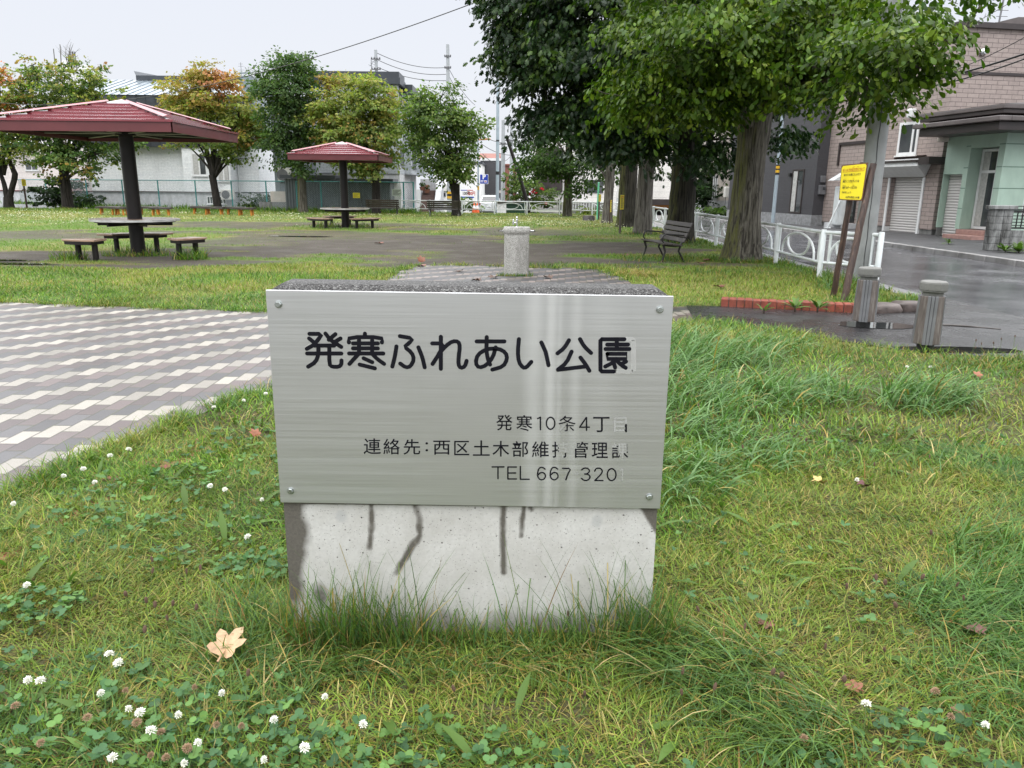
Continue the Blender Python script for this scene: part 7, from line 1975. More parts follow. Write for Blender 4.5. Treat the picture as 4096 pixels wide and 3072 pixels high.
# ------------------------------------------------------------------ grass and lawn plants
leaf_mat('grass_blade', .5, .30)
def blades(pos, L, w, az, lean, bend, cols, k=3, z=0.):
    """tapered arching strips; lean = tilt at the root, bend = extra curl towards az"""
    n = len(pos); t = np.linspace(0, 1, k + 1)[None, :, None]
    d = np.stack([np.cos(az), np.sin(az), np.zeros(n)], 1)[:, None]
    L = L[:, None, None]; lean = lean[:, None, None]; bend = bend[:, None, None]
    ang = lean + bend * t * .75
    h = L * (np.cos(lean) * t - .5 * np.sin(lean) * bend * t * t - .22 * np.cos(lean) * bend * bend * t ** 3)
    f = L * (np.sin(lean) * t + .5 * np.cos(lean) * bend * t * t - .16 * np.sin(lean) * bend * bend * t ** 3)
    base = np.concatenate([pos, np.full((n, 1), z)], 1)[:, None]
    sp = base + d * f + np.array([0, 0, 1.]) * np.maximum(h, -.0 + .004)
    s = np.stack([-np.sin(az), np.cos(az), np.zeros(n)], 1)[:, None]
    tw = rng.normal(0, .5, n)[:, None, None]
    s = s * np.cos(tw) + d * np.sin(tw)
    ww = w[:, None, None] * .5 * np.clip((1 - t) * 1.6, 0, 1) ** .7
    a = sp + s * ww; b = (sp - s * ww)[:, :-1]
    V = np.concatenate([a, b], 1).reshape(-1, 3); m = 2 * k + 1
    # quads for every step but the last, which is a triangle -> use quads with repeated tip as separate tri list
    q = [(i, i + 1, k + 1 + i + 1, k + 1 + i) for i in range(k - 1)]
    tri = (k - 1, k, k + 1 + k - 1)
    off = np.arange(n)[:, None, None] * m
    Q = (off + np.array(q)[None]).reshape(-1, 4) if q else np.zeros((0, 4), int)
    T = (np.arange(n)[:, None] * m + np.array(tri)[None])
    return V, Q, T, np.repeat(cols, m, 0)
def grass_obj(name, parts, label, cat, mat='grass_blade'):
    V, F3, C, o = [], [], [], 0
    for (v, q, t, c) in parts:
        F3.append(np.concatenate([q[:, [0, 1, 2]], q[:, [0, 2, 3]], t]) + o); V.append(v); C.append(c); o += len(v)
    return tag(np_mesh(name, np.concatenate(V), np.concatenate(F3), MATS[mat], None, np.concatenate(C)), label, cat, kind='stuff')
G1 = arr([(.096, .190, .020), (.070, .155, .020), (.132, .232, .024), (.048, .115, .020), (.175, .265, .034)])
G2 = arr([(.082, .165, .040), (.10, .195, .050), (.062, .130, .036)])        # bluish
DR = arr([(.30, .22, .06), (.24, .17, .045), (.34, .27, .10), (.20, .12, .04), (.38, .30, .14)])
def on_lawn(x, y):
    m = ~inside(PATH, x, y) & ~inside(PLAZA, x, y) & ~inside(APRON, x, y) & (x < 5.55 - .15 * (vnoise(x, y, 2.) - .5)) & (y < 46)
    m &= ~((x > -.735) & (x < .48) & (y > 2.24) & (y < 2.43))
    return m
def colours(x, y, n, dryness=1., blue=.2):
    c = G1[rng.choice(len(G1), n)]
    bl = rng.random(n) < blue; c[bl] = G2[rng.choice(len(G2), bl.sum())]
    dd = dry(x, y)
    isd = rng.random(n) < (.07 + .20 * dd) * dryness
    c[isd] = DR[rng.choice(len(DR), isd.sum())]
    c = c * (.62 + .76 * fbm(x + 40, y + 13, 1.9)[:, None])
    c = c * (1 - .35 * dd[:, None]) + arr([.25, .28, .05]) * .35 * dd[:, None]
    return np.clip(c * (.55 + .80 * rng.random((n, 1))), .004, 1)
def scatter(n, y0, y1, xl=None):
    y = np.sqrt(rng.random(n) * (y1 ** 2 - y0 ** 2) + y0 ** 2)
    x = (rng.random(n) * 2 - 1) * (.70 * y + 1.0)
    return x, y
parts = []
# band 1: around the sign
x, y = scatter(300000, 1.15, 4.2); m = on_lawn(x, y)
bpth = ell(x, y, -1.9, 3.4, .16, 1.6); m &= ~((np.abs(x - np.interp(y, [2.35, 2.7, 3.06, 3.53, 4.06, 4.36, 5.], [-2.16, -2.06, -2.02, -1.94, -1.76, -1.66, -1.42])) < .11) & (rng.random(len(x)) < .93 * sstep(.58, .66, fbm(x * 2, y * 2, 1.4))))
bare = sstep(0, .5, ell(x, y, .12, 1.86, .22, .10)); m &= rng.random(len(x)) > bare * .55
thin = .6 + .4 * sstep(.3, .62, fbm(x + 2, y + 8, 2.6)); m &= rng.random(len(x)) < thin
x, y = x[m], y[m]; n = len(x)
lush = sstep(.46, .66, fbm(x + 31, y + 17, 1.1)) * (.35 + .65 * sstep(-.2, 1.6, x))
L = (.030 + .055 * rng.random(n) ** 1.5 + .085 * lush * rng.random(n)) * (1 + .3 * (vnoise(x, y, 6) - .5))
az = vnoise(x, y, 1.6) * 12 + rng.normal(0, 1.5, n)
c = colours(x, y, n, 1.25 - .8 * lush.mean(), .15); lu = rng.random(n) < lush * .8; c[lu] = G2[rng.choice(3, lu.sum())] * (.7 + .5 * rng.random((lu.sum(), 1)))
lean_ = .25 + .65 * rng.random(n) + .35 * lush
fl = rng.random(n) < .24; lean_[fl] = 1.05 + .45 * rng.random(fl.sum()); c[fl] = np.where(rng.random((fl.sum(), 1)) < .4, DR[rng.choice(len(DR), fl.sum())] * .8, c[fl]); 
parts.append(blades(np.stack([x, y], 1), L, .0022 + .0026 * rng.random(n), az, lean_, .4 + .9 * rng.random(n), c, 3))
# the lawn goes on past the edges of the picture
for (nn, ya, yb) in ((42000, .6, 4.4), (26000, 4.2, 9.5)):
    y = ya + (yb - ya) * rng.random(nn); sg_ = np.where(rng.random(nn) < .5, 1, -1); x = sg_ * (.70 * y + 1.0 + 2.4 * rng.random(nn)); m = on_lawn(x, y); x, y = x[m], y[m]; n = len(x)
    parts.append(blades(np.stack([x, y], 1), .04 + .07 * rng.random(n), .006 + .003 * rng.random(n), rng.random(n) * 6.28, .25 + .8 * rng.random(n), .4 + .9 * rng.random(n), colours(x, y, n, 1.), 2))
# band 2
x, y = scatter(150000, 4.2, 10.8); m = on_lawn(x, y) & (rng.random(len(x)) > dirt(x, y) * .96); x, y = x[m], y[m]; n = len(x)
L = .035 + .07 * rng.random(n) ** 1.4 + .09 * sstep(.45, .75, fbm(x + 9, y + 1, 1.0)) * rng.random(n); az = vnoise(x, y, 1.2) * 12 + rng.normal(0, 1.5, n)
parts.append(blades(np.stack([x, y], 1), L, .005 + .004 * rng.random(n), az, .2 + .7 * rng.random(n), .4 + .8 * rng.random(n), colours(x, y, n, 1.1), 2))
grass_obj('lawn_grass', parts, 'short mixed green and straw grass round the sign', 'grass')
# farther turf
parts = []
def tall(x, y): return sstep(.5, .7, fbm(x * .7 + 3, y + 2, 1.2))
for (nn, y0, y1, w0) in ((120000, 10.8, 17, .008), (110000, 17, 27, .013), (110000, 27, 46, .024)):
    x, y = scatter(nn, y0, y1); d = dirt(x, y); m = on_lawn(x, y) & (rng.random(len(x)) > d * .985) & (x > -.72 * y - 1.5); x, y, d = x[m], y[m], d[m]; n = len(x)
    L = (.04 + .06 * rng.random(n) + .06 * tall(x, y) * rng.random(n)) * (1 - .6 * np.clip(d * 2, 0, 1)); az = rng.random(n) * 6.28
    fr = sstep(40, 43, y) * (x < -3); L = L * (1 + 1.0 * fr)
    c = colours(x, y, n, .95, .10)
    patch = (d > .02) | ((x < -3) & (y > 16) & (y < 32)); c[patch] = c[patch] * .35 + arr([.14, .24, .05]) * .65 * (.8 + .4 * rng.random((patch.sum(), 1)))
    straw = (y > 31) & (y < 40) & (rng.random(n) < .45); c[straw] = arr([.27, .28, .11]) * (.75 + .5 * rng.random((straw.sum(), 1)))
    shade = c
    parts.append(blades(np.stack([x, y], 1), L, w0 * (.7 + .6 * rng.random(n)), az, .15 + .7 * rng.random(n), .3 + .7 * rng.random(n), c, 1 if w0 > .01 else 2))
grass_obj('park_grass', parts, 'thin turf of the park beyond the paved path', 'grass')
# long grass: against the slab, tufts on the right, feet of posts, trees and benches
parts = []
def tuft(cx, cy, rx, ry, n, L0, L1, w, pal, lean=(.05, .5), bend=(.3, 1.1), az0=None, azs=1.6, dryf=.12, k=5):
    a = rng.random(n) * 6.28; r = np.sqrt(rng.random(n)); x = cx + np.cos(a) * r * rx; y = cy + np.sin(a) * r * ry
    az = (rng.random(n) * 6.28) if az0 is None else az0 + rng.normal(0, azs, n)
    c = pal[rng.choice(len(pal), n)]; dd = rng.random(n) < dryf; c[dd] = DR[rng.choice(len(DR), dd.sum())]
    c = c * (.7 + .6 * rng.random((n, 1)))
    parts.append(blades(np.stack([x, y], 1), L0 + (L1 - L0) * rng.random(n), w * (.7 + .6 * rng.random(n)), az, lean[0] + (lean[1] - lean[0]) * rng.random(n), bend[0] + (bend[1] - bend[0]) * rng.random(n), c, k))
SG = arr([(.075, .145, .028), (.095, .17, .036), (.06, .12, .032), (.13, .20, .038), (.08, .155, .055)])
# in front of the slab, thicker at its two ends
for (cx, n, l0, l1) in ((-.63, 150, .10, .30), (-.50, 170, .10, .31), (-.36, 130, .08, .27), (-.2, 110, .07, .22), (-.05, 80, .06, .17), (.10, 70, .06, .17), (.24, 90, .08, .24), (.36, 130, .09, .27), (.47, 170, .10, .26)):
    tuft(cx, 2.165, .11, .055, n, l0, l1, .0038, SG, (.02, .5), (.1, .8), None, dryf=.2)
for (cx, n) in ((-.60, 26), (-.46, 24), (-.30, 16), (.05, 8), (.28, 14), (.36, 22), (.45, 20)): tuft(cx, 2.17, .10, .05, n, .26, .43, .0036, SG, (.05, .45), (.1, .7), None, dryf=.1, k=6)
for cx in np.linspace(-.62, .42, 14): tuft(cx, 2.06, .10, .10, 60, .06, .18, .004, SG, (.4, 1.1), (.5, 1.2), -1.57 + rng.normal(0, .8), 1.0, dryf=.25)
tuft(.62, 2.08, .22, .20, 620, .14, .32, .0042, SG, (.45, 1.05), (.5, 1.1), -2.4, .8, .08); tuft(.78, 1.80, .20, .16, 420, .12, .28, .0042, SG, (.5, 1.1), (.6, 1.1), -2.6, .8, .10)
tuft(-.86, 2.2, .16, .18, 330, .08, .26, .004, SG, (.2, .9), (.4, 1.1), None, dryf=.2); tuft(-.72, 1.95, .16, .14, 220, .08, .22, .004, SG, (.4, 1.0), (.5, 1.1), None, dryf=.2)
tuft(1.75, 2.35, .35, .30, 800, .10, .24, .0045, G2, (.3, 1.0), (.5, 1.2), -1.0, 1.2, .08); tuft(2.15, 2.75, .40, .35, 900, .10, .26, .005, G2, (.3, 1.0), (.5, 1.2), -1.0, 1.2, .06); tuft(1.5, 1.95, .3, .2, 520, .09, .2, .0042, G2, (.3, 1.0), (.5, 1.2), -2, 1.2, .1); tuft(1.95, 1.75, .3, .2, 420, .09, .2, .0042, SG, (.3, 1.0), (.5, 1.2), -2, 1.2, .1)
# broad bluish blades right of the sign
BB = arr([(.105, .195, .068), (.13, .225, .085), (.08, .16, .052), (.155, .25, .105)])
for (cx, cy, rx, ry, n, l1) in ((.95, 5.9, .50, .8, 620, .46), (1.4, 6.5, .6, .6, 520, .48), (1.9, 6.6, .5, .5, 300, .40), (1.05, 4.7, .40, .5, 360, .36), (1.6, 5.2, .45, .5, 360, .40), (2.1, 5.35, .4, .35, 260, .40), (2.95, 5.25, .28, .25, 260, .46), (2.75, 5.0, .3, .2, 130, .36), (.85, 3.7, .25, .4, 220, .26), (1.3, 4.0, .3, .3, 160, .24), (1.5, 7.4, .5, .3, 260, .40), (2.4, 7.1, .4, .3, 200, .32), (.9, 7.1, .4, .5, 260, .46)):
    tuft(cx, cy, rx, ry, n, .16, l1, .0105, BB, (.15, .8), (.7, 1.5), -.9, 1.1, .05)
for (cx, cy, rx, ry, n, l1) in ((2.0, 4.1, .8, .5, 500, .16), (4.2, 6.4, .5, .2, 300, .16), (3.0, 6.7, .5, .3, 360, .18), (3.9, 6.3, .9, .3, 420, .15)):
    tuft(cx, cy, rx, ry, n, .06, l1, .006, SG, (.2, .8), (.5, 1.2), None, dryf=.25, k=4)
# fringe along the far edges of paving and asphalt, around posts, trunks and seats
for (cx, cy, rx, ry, n, l1, w) in ((4.82, 15.72, .6, .25, 260, .20, .011), (4.3, 16.1, .3, .4, 120, .18, .011), (5.4, 15.6, .3, .5, 160, .22, .011), (5.35, 13.2, .3, .7, 300, .26, .010), (5.0, 11.4, .45, .5, 420, .26, .010), (5.2, 12.3, .4, .4, 260, .26, .010), (4.75, 10.2, .5, .35, 300, .18, .009), (5.25, 10.15, .25, .3, 200, .20, .009),
      (-7.95, 15.8, .5, .25, 220, .22, .011), (-8.6, 14.9, .35, .3, 260, .34, .011), (-6.4, 15.3, .35, .3, 300, .36, .011), (-7.3, 15.9, .3, .25, 120, .2, .011), (-8.2, 16.9, .6, .25, 160, .26, .012), (-6.8, 28.2, .6, .4, 160, .34, .02), (-5.6, 28.3, .5, .3, 120, .26, .02), (.05, 12.78, .34, .10, 260, .10, .008), (.05, 13.1, .3, .2, 120, .10, .008),
      (3.0, 16.0, .8, .5, 320, .20, .011), (4.6, 21.4, .8, .4, 220, .24, .013), (4.2, 25.3, .5, .3, 160, .2, .015), (3.6, 13.6, .5, .4, 220, .16, .010), (1.4, 14.6, 1.3, .3, 420, .15, .010)):
    tuft(cx, cy, rx, ry, n, .06, l1, w, SG if cx > -5 else G1, (.05, .6), (.4, 1.1), None, dryf=.15, k=3)
tuft(2.15, 13.1, .35, .3, 130, .2, .42, .007, DR[[2, 4]], (.5, 1.1), (.8, 1.4), None, dryf=.9, k=4)
# fringe along the fence
xx = np.concatenate([np.linspace(a[0], b_[0], 240) for a, b_ in zip(fp_[:-1], fp_[1:])]); yy = np.concatenate([np.linspace(a[1], b_[1], 240) for a, b_ in zip(fp_[:-1], fp_[1:])])
n = len(xx); parts.append(blades(np.stack([xx + rng.normal(0, .3, n), yy - .5 + rng.normal(0, .35, n)], 1), .15 + .35 * rng.random(n), .035 * (.7 + .6 * rng.random(n)), rng.random(n) * 6.28, .1 + .5 * rng.random(n), .3 + .8 * rng.random(n), G1[rng.choice(5, n)] * (.6 + .6 * rng.random((n, 1))), 2))
# grass fringe along the path edges
def fringe(poly, n, l1, w, off=.05, k=4):
    segs = [(Vector(a), Vector(b_)) for a, b_ in zip(poly[:-1], poly[1:])]; Ls = np.array([(b_ - a).length for a, b_ in segs]); pk = rng.choice(len(segs), n, p=Ls / Ls.sum()); t_ = rng.random(n)
    x = np.array([segs[i][0].x + (segs[i][1].x - segs[i][0].x) * t for i, t in zip(pk, t_)]) + rng.normal(0, off, n); y = np.array([segs[i][0].y + (segs[i][1].y - segs[i][0].y) * t for i, t in zip(pk, t_)]) + rng.normal(0, off, n)
    keep = rng.random(n) < sstep(.3, .55, fbm(x * 2, y * 2, 1.5)); x, y = x[keep], y[keep]; n = len(x)
    parts.append(blades(np.stack([x, y], 1), .03 + l1 * rng.random(n) ** 1.5, w * (.7 + .6 * rng.random(n)), rng.random(n) * 6.28, .1 + .9 * rng.random(n), .4 + .9 * rng.random(n), colours(x, y, n, 1.), k))
fringe([(-2.16, 2.35), (-2.06, 2.70), (-2.02, 3.06), (-1.94, 3.53), (-1.76, 4.06), (-1.70, 4.25)], 5200, .07, .004, .06)
fringe([(-2.5, 2.9), (-2.42, 3.2), (-2.3, 3.6), (-2.06, 4.55), (-1.75, 5.3), (-1.2, 6.1)], 9000, .12, .004, .06)
fringe([(-8, 9.75), (-6.3, 9.35), (-2.9, 8.82), (-.5, 8.8)], 7000, .13, .006, .07, 3); fringe([(2.05, 8.5), (2.61, 8.1), (3.16, 7.42), (3.74, 6.86), (4.67, 6.6), (6., 6.4)], 3500, .14, .005, .07, 3)
fringe([(-2.0, 12.3), (-1.93, 14.3), (-1.16, 14.62), (.03, 14.25), (1.62, 14.1), (1.85, 12.3)], 5200, .13, .009, .10, 3); fringe([(5.55, 10.2), (5.5, 13), (5.52, 20), (5.5, 30)], 4000, .15, .010, .06, 3); fringe([(2.7, 9.78), (4.3, 9.35), (5.3, 9.95)], 2400, .12, .006, .05, 3)
grass_obj('long_grass', parts, 'long arching grass at the slab, posts, edges and right of the sign', 'grass')

# --- clover carpet and broad leaves
def disc_leaves(pos, nrm, r, cols, k=7):
    n = len(pos); u = np.cross(nrm, np.tile([1., .3, .1], (n, 1))); u /= np.linalg.norm(u, axis=1)[:, None]; v = np.cross(nrm, u)
    a = np.linspace(0, 2 * np.pi, k, endpoint=False); 
    V = pos[:, None] + (u[:, None] * np.cos(a)[None, :, None] + v[:, None] * np.sin(a)[None, :, None]) * r[:, None, None]
    V = np.concatenate([pos[:, None] - nrm[:, None] * (r * .22)[:, None, None], V], 1).reshape(-1, 3)
    F = (np.arange(n)[:, None, None] * (k + 1) + np.array([(0, 1 + i, 1 + (i + 1) % k) for i in range(k)])[None]).reshape(-1, 3)
    return V, F, np.repeat(cols, k + 1, 0)
cl = []
def clover(cx, cy, rx, ry, n):
    a = rng.random(n) * 6.28; r = np.sqrt(rng.random(n)); cl.append(np.stack([cx + np.cos(a) * r * rx, cy + np.sin(a) * r * ry], 1))
for a in ((-1.05, 1.62, .60, .28, 230), (-.55, 1.52, .42, .16, 110), (-1.35, 1.85, .40, .26, 80), (-.75, 1.75, .30, .2, 50), (-1.62, 2.32, .20, .14, 70), (-.95, 2.62, .16, .12, 70), (-1.5, 2.9, .5, .3, 70), (-1.75, 3.3, .35, .4, 90), (-.02, 1.60, .18, .12, 46), (.30, 1.5, .3, .1, 70), (.9, 1.55, .5, .14, 70), (1.0, 2.6, .6, .6, 60), (-1.4, 4.0, .4, .5, 90), (-1.0, 3.4, .5, .7, 60), (2.3, 4.4, .7, .5, 60), (-.3, 1.7, .2, .1, 40), (-2.1, 2.0, .5, .3, 150), (1.1, 1.75, .2, .1, 40)): clover(*a)
cp = np.concatenate(cl); cp = cp[on_lawn(cp[:, 0], cp[:, 1])]; n = len(cp)
hz = .015 + .05 * rng.random(n); a0 = rng.random(n) * 6.28; rr_ = .0060 + .0075 * rng.random(n) ** 1.3
P3, N3 = [], []
for k in range(3):
    a = a0 + k * 2.094; P3.append(np.stack([cp[:, 0] + np.cos(a) * rr_ * 1.02, cp[:, 1] + np.sin(a) * rr_ * 1.02, hz], 1)); N3.append(unit(np.stack([-np.cos(a) * .35, -np.sin(a) * .35, np.ones(n)], 1) + rng.normal(0, .34, (n, 3))))
CC = arr([(.065, .145, .055), (.09, .18, .06), (.055, .12, .05), (.11, .21, .055)])[rng.choice(4, n)] * (.75 + .5 * rng.random((n, 1)))
V, F, c = disc_leaves(np.concatenate(P3), np.concatenate(N3), np.tile(rr_, 3), np.tile(CC, (3, 1)))
Vb, Q, T, cb = blades(cp, hz, np.full(n, .0024), rng.random(n) * 6.28, np.full(n, .05), np.full(n, .1), CC * 1.1, 1)
V2 = np.concatenate([V, Vb]); F2 = np.concatenate([F, T + len(V)])
tag(np_mesh('clover_leaves', V2, F2, MATS['grass_blade'], None, np.concatenate([c, cb])), 'patches of three-leaved clover in the near lawn', 'clover', kind='stuff')
x, y = scatter(900, 1.3, 4.5); m = on_lawn(x, y) & (vnoise(x, y, 1.4) > .35); x, y = x[m], y[m]; n = len(x)
az = rng.random(n) * 6.28; el = .25 + .8 * rng.random(n); ax = np.stack([np.cos(az) * np.cos(el), np.sin(az) * np.cos(el), np.sin(el)], 1)
V, F, c = leaves(np.stack([x, y, np.full(n, .005)], 1), ax, np.tile([0, 0, 1.], (n, 1)), .06 + .10 * rng.random(n), (np.array([0, .25, .55, .8, 1.]), np.array([.025, .075, .10, .06, 0.])), arr([[.085, .15, .032]]) * (.65 + .6 * rng.random((n, 1))), .25, .35)
tag(np_mesh('plantain_leaves', V, F, MATS['grass_blade'], None, c), 'narrow plantain leaves scattered in the near lawn', 'weeds', kind='stuff')

# --- white clover flowers, faded ones, plantain heads: one thing each
plain('clover_petal', (.70, .70, .62), .6, var=.12); plain('clover_faded', (.26, .17, .10), .8, var=.3); plain('plantain_brown', (.105, .062, .040), .85, var=.3); plain('stem_green', (.10, .15, .035), .6)
def head_mesh(r, n, seed, up=.35):
    g_ = np.random.default_rng(seed); b = MB()
    for i in range(n):
        z = 1 - 1.75 * (i + .5) / n; a = i * 2.39996; s = math.sqrt(max(0, 1 - z * z)); d = Vector((s * math.cos(a), s * math.sin(a), z * .9 + up)).normalized()
        u = d.orthogonal().normalized(); v = d.cross(u); L = r * (.85 + .35 * g_.random()); w = r * .17
        p0 = d * r * .25; p1 = d * L * .75; p2 = d * L
        b.add([p0, p1 + u * w, p1 - u * w * .5 + v * w * .8, p1 - u * w * .5 - v * w * .8, p2], [(0, 1, 2), (0, 2, 3), (0, 3, 1), (4, 2, 1), (4, 3, 2), (4, 1, 3)])
    return b
def flower_proto(name, label, cat, r, mat, group, seed, h, brown=False):
    t = thing(name, label, cat, (0, 0, 0), 0, group)
    b = MB(); b.tube([(.004, .002, -.01), (.002, .0, h * .5), (0, 0, h - r * .2)], .0013, 5); b.build('stem', MATS['stem_green'], t)
    if brown:
        b = MB(); b.lathe([(r * .25, -r * 1.3), (r * .52, -r * .8), (r * .6, 0), (r * .42, r * .9), (r * .1, r * 1.4)], 9)
        for i in range(50):
            z = -1.1 + 2.3 * i / 50; a = i * 2.4; rr_ = r * .58 * math.cos(z * .9)
            b.cbox((rr_ * math.cos(a), rr_ * math.sin(a), r * z), (r * .2, r * .2, r * .18))
    else: b = head_mesh(r, 46, seed)
    b.v = [(x, y, z + h) for x, y, z in b.v]; b.build('flower_head', MATS[mat], t)
    return t
fresh = [(488, 2645), (428, 2633), (171, 2723), (111, 2707), (390, 2770), (502, 2851), (561, 2843), (692, 2862), (895, 2767), (597, 2932), (27, 2911), (515, 2990), (477, 3062), (727, 2992), (1085, 3046), (1183, 2981), (1085, 2889), (125, 2319), (1422, 2907), (3472, 2838), (3938, 2918), (758, 3020), (1025, 2140), (845, 1935), (500, 1800), (440, 1822), (345, 1872), (405, 1925), (1060, 1575), (955, 1600), (860, 1630), (490, 1800), (3410, 1912), (3730, 1465), (3615, 1465), (250, 1905), (50, 1990), (910, 1950), (1050, 1995), (1297, 2800)]
faded = [(70, 2818), (320, 2870), (534, 2878), (758, 2940), (659, 2940), (692, 3025), (975, 2897), (466, 2770), (205, 2960), (3770, 2770), (3800, 2870), (570, 3020), (870, 2880), (3220, 2960), (760, 2755)]
brownh = [(508, 2358), (573, 2295), (755, 2440), (620, 2430), (660, 2420), (585, 2405), (963, 2700), (735, 2290), (800, 2285), (630, 2240), (550, 2540), (680, 2465), (1745, 2298), (2280, 2440), (2345, 2720), (1860, 2740), (2750, 2760), (2960, 2520), (3060, 2690), (2860, 2430), (3400, 2340), (3550, 2330), (3640, 2295), (3520, 2325), (3750, 2130), (3795, 2310), (3890, 2385), (3640, 2420), (3560, 2560), (3300, 2590), (3100, 2675), (3380, 2720), (2720, 2690), (2830, 2770), (3230, 1755), (2990, 1790), (2810, 1620), (3020, 1620), (3510, 1860), (3930, 1820), (3720, 1830), (3935, 1375), (3985, 1368), (4010, 1350), (4060, 1345), (3880, 1385), (3850, 1400), (4085, 1395), (3895, 1360)]
def spread(proto, pts, h, jit, px_label=None, lab=None, cap=None):
    first = True
    for i, (px, py) in enumerate(pts):
        q = G(px, py, h * 1.0)
        o = proto if first else copy_tree(proto); first = False
        o.location = (q.x, q.y, 0); o.rotation_euler = (rng.normal(0, .2), rng.normal(0, .2), rng.random() * 6.28); s = .68 + .55 * rng.random(); o.scale = (s, s, 1.0)
        if lab: o['label'] = lab(i, px, py)
def near_place(px, py):
    if py > 2650 and px < 1000: return 'in the clover patch at the lower left'
    if py > 2600: return 'in the short grass below the sign' if px < 2700 else 'in the grass at the lower right'
    if px < 1100: return 'on the lawn edge beside the paved path'
    return 'in the lawn right of the sign'
pr_ = flower_proto('clover_flower', 'x', 'flower', .0125, 'clover_petal', 'white clover flowers in the near lawn', 3, .085)
spread(pr_, fresh, .085, .1, lab=lambda i, px, py: 'round white clover flower ' + near_place(px, py))
pr_ = flower_proto('faded_clover_flower', 'x', 'flower', .0115, 'clover_faded', 'faded brown clover flowers in the near lawn', 4, .07)
spread(pr_, faded, .07, .1, lab=lambda i, px, py: 'faded brownish clover flower ' + near_place(px, py))
pr_ = flower_proto('plantain_head', 'x', 'seed head', .0085, 'plantain_brown', 'brown plantain seed heads in the near lawn', 5, .13, True)
spread(pr_, brownh, .13, .1, lab=lambda i, px, py: 'small brown plantain seed head ' + near_place(px, py))
# the tall one at the lower left whose stalk shows whole, the head against the slab
# far clover bloom speckle
x, y = scatter(5200, 27, 41); m = on_lawn(x, y) & (dirt(x, y) < .2) & (fbm(x * .6, y * .8 + 3, .6) > .47); x, y = x[m], y[m]; n = len(x)
V, F, c = disc_leaves(np.stack([x, y, .07 + .05 * rng.random(n)], 1), unit(np.stack([rng.normal(0, .3, n), -np.ones(n) * .6, np.ones(n)], 1)), .012 + .014 * rng.random(n), np.tile(arr([[.55, .55, .40]]), (n, 1)) * (.6 + .5 * rng.random((n, 1))), 5)
tag(np_mesh('clover_blooms', V, F, MATS['grass_blade'], None, c), 'sprinkle of tiny pale clover blooms across the far turf', 'flowers', kind='stuff')
x, y = scatter(800, 9.2, 15); m = on_lawn(x, y) & (x < -.8) & (fbm(x, y, 1.1) > .5); x, y = x[m], y[m]; n = len(x)

# --- fallen leaves
def maple_leaf(px, py, size, rz, col, label, curl=.3, lift=.03, name='fallen_leaf', tilt=0.):
    q = G(px, py, lift)
    lobes = [(0, 1.), (30, .52), (54, .92), (84, .54), (112, .74), (150, .40), (180, .30)]
    pts = [(a, r) for a, r in lobes] + [(360 - a, r) for a, r in reversed(lobes[1:-1])]
    # refine edge
    ed = []
    for i in range(len(pts)):
        a0, r0 = pts[i]; a1, r1 = pts[(i + 1) % len(pts)]; a1 = a1 if a1 > a0 else a1 + 360
        for f_ in (0, .5): ed.append((a0 + (a1 - a0) * f_, r0 + (r1 - r0) * f_ + (.03 if f_ else 0)))
    b = MB(); vs = [(0, 0, 0)]
    for ring in (.5, 1.):
        for a, r in ed:
            x_, y_ = math.sin(R(a)) * r * ring, math.cos(R(a)) * r * ring
            zz = curl * (x_ * x_ * .8 - .25 * y_ * y_ + .14 * math.sin(5 * x_ + 3 * y_)) * (1 if ring == 1 else 1)
            vs.append((x_ * size, y_ * size, zz * size))
    m_ = len(ed)
    b.add(vs, [(0, 1 + i, 1 + (i + 1) % m_) for i in range(m_)] + [(1 + i, 1 + m_ + i, 1 + m_ + (i + 1) % m_, 1 + (i + 1) % m_) for i in range(m_)])
    mt = 'leaf_litter_' + str(len([k for k in MATS if k.startswith('leaf_litter_')]))
    plain(mt, col, .6, var=.22, scale=40, bump=.5, bscale=60)
    t = thing(name, label, 'leaf', (q.x, q.y, lift), 0, 'fallen leaves on the ground'); t.rotation_euler = (tilt, 0, rz)
    bl_ = b.build('blade', MATS[mt], t, smooth=True)
    b = MB(); b.tube([(0, -.1 * size, 0), (.08 * size, -.6 * size, .02 * size)], .004 * size / .08, 5); b.build('leaf_stalk', MATS[mt], t)
maple_leaf(905, 2590, .078, -.5, (.40, .255, .145), 'large pale dry maple leaf lying left of the sign foot', .5, .062, tilt=.55)
maple_leaf(1020, 1735, .045, 1., (.20, .07, .03), 'brown curled leaf near the upper left side of the sign', .6, .05, tilt=.8)
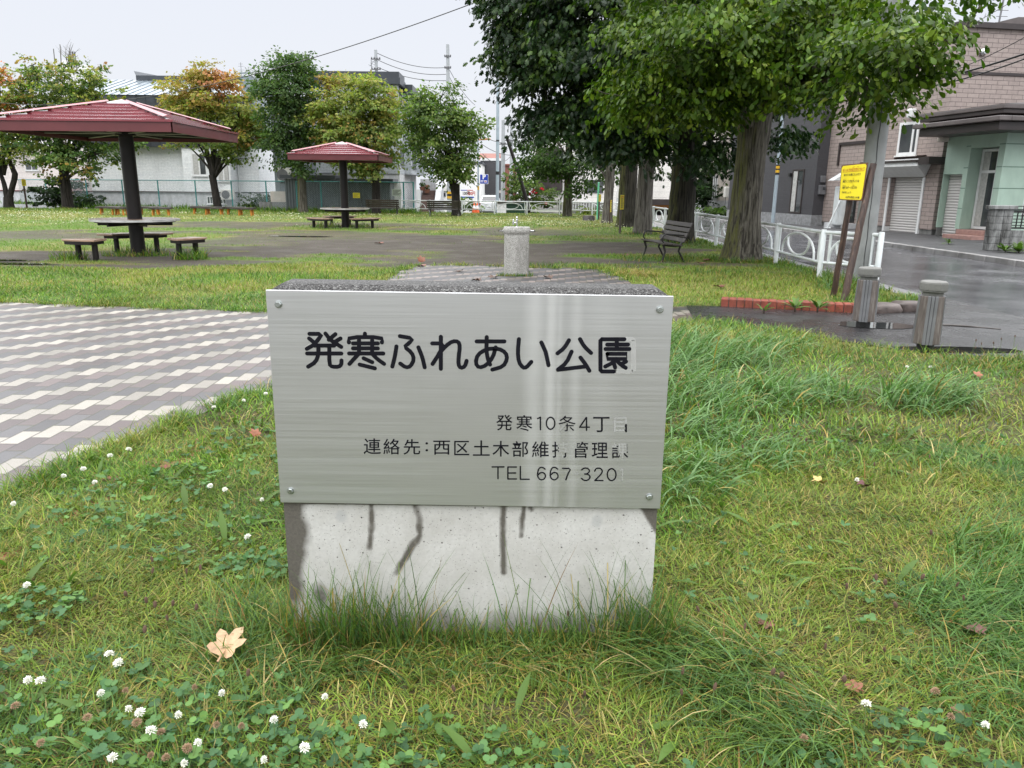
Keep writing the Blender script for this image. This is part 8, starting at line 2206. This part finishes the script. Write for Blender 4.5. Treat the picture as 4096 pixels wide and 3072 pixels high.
maple_leaf(3455, 1938, .045, 1.9, (.075, .018, .018), 'dark red fallen leaf in the lawn right of the sign', .9, .04, tilt=.3)
maple_leaf(3280, 1925, .045, 1.7, (.42, .30, .10), 'curled yellow fallen leaf left of the dark red one', 1.1, .04, tilt=.3)
maple_leaf(3420, 2752, .040, .8, (.17, .06, .03), 'brown fallen leaf in the grass at the lower right', .5, .02)
maple_leaf(3850, 2845, .036, 2.2, (.18, .07, .035), 'small brown fallen leaf near the right bottom corner', .5, .02)
maple_leaf(3065, 2490, .036, 2.8, (.14, .05, .03), 'small dark brown fallen leaf between grass right of the slab', .5, .02)
maple_leaf(3905, 2520, .05, .4, (.14, .06, .05), 'dull brown leaf sunk in the long grass at the right edge', .5, .03)
maple_leaf(3910, 1500, .055, .4, (.24, .08, .04), 'rusty fallen leaf on the dry turf near the right bollard', .6, .04, tilt=.6)
maple_leaf(1685, 1040, .11, .4, (.17, .06, .03), 'upright rusty leaf at the far left corner of the fountain paving', .6, .08, tilt=1.)
maple_leaf(1690, 1062, .12, 1.2, (.20, .09, .07), 'pinkish fallen leaf on the edge of the fountain paving', .4, .03)
maple_leaf(1520, 972, .16, 1.3, (.18, .07, .045), 'reddish leaf lying on the bare earth left of the fountain', .4, .03)
for i, (px, py) in enumerate(((1835, 1083), (1910, 1120), (1975, 1108), (2190, 1108))):
    maple_leaf(px, py, .11, i * 1.3, (.085, .05, .035), ('dark scrap of leaf on the left part of the fountain paving', 'largest dark leaf scrap on the fountain paving, nearest the sign', 'dark leaf scrap just left of the fountain foot', 'dark leaf scrap right of the fountain foot')[i], .7, .03)
for i, (px, py) in enumerate(((2805, 1052), (2830, 1040), (2500, 1020), (3265, 1228), (2880, 1145))):
    maple_leaf(px, py, .12, i * 1.7, (.13, .045, .03), ('brown leaf under the seat end of the dark bench', 'brown leaf between the dark bench and the big trunk', 'dark leaf on the bare patch left of the dark bench', 'brown leaf lying behind the brick edging', 'brown leaf on the turf in front of the big trunk')[i], .5, .04)
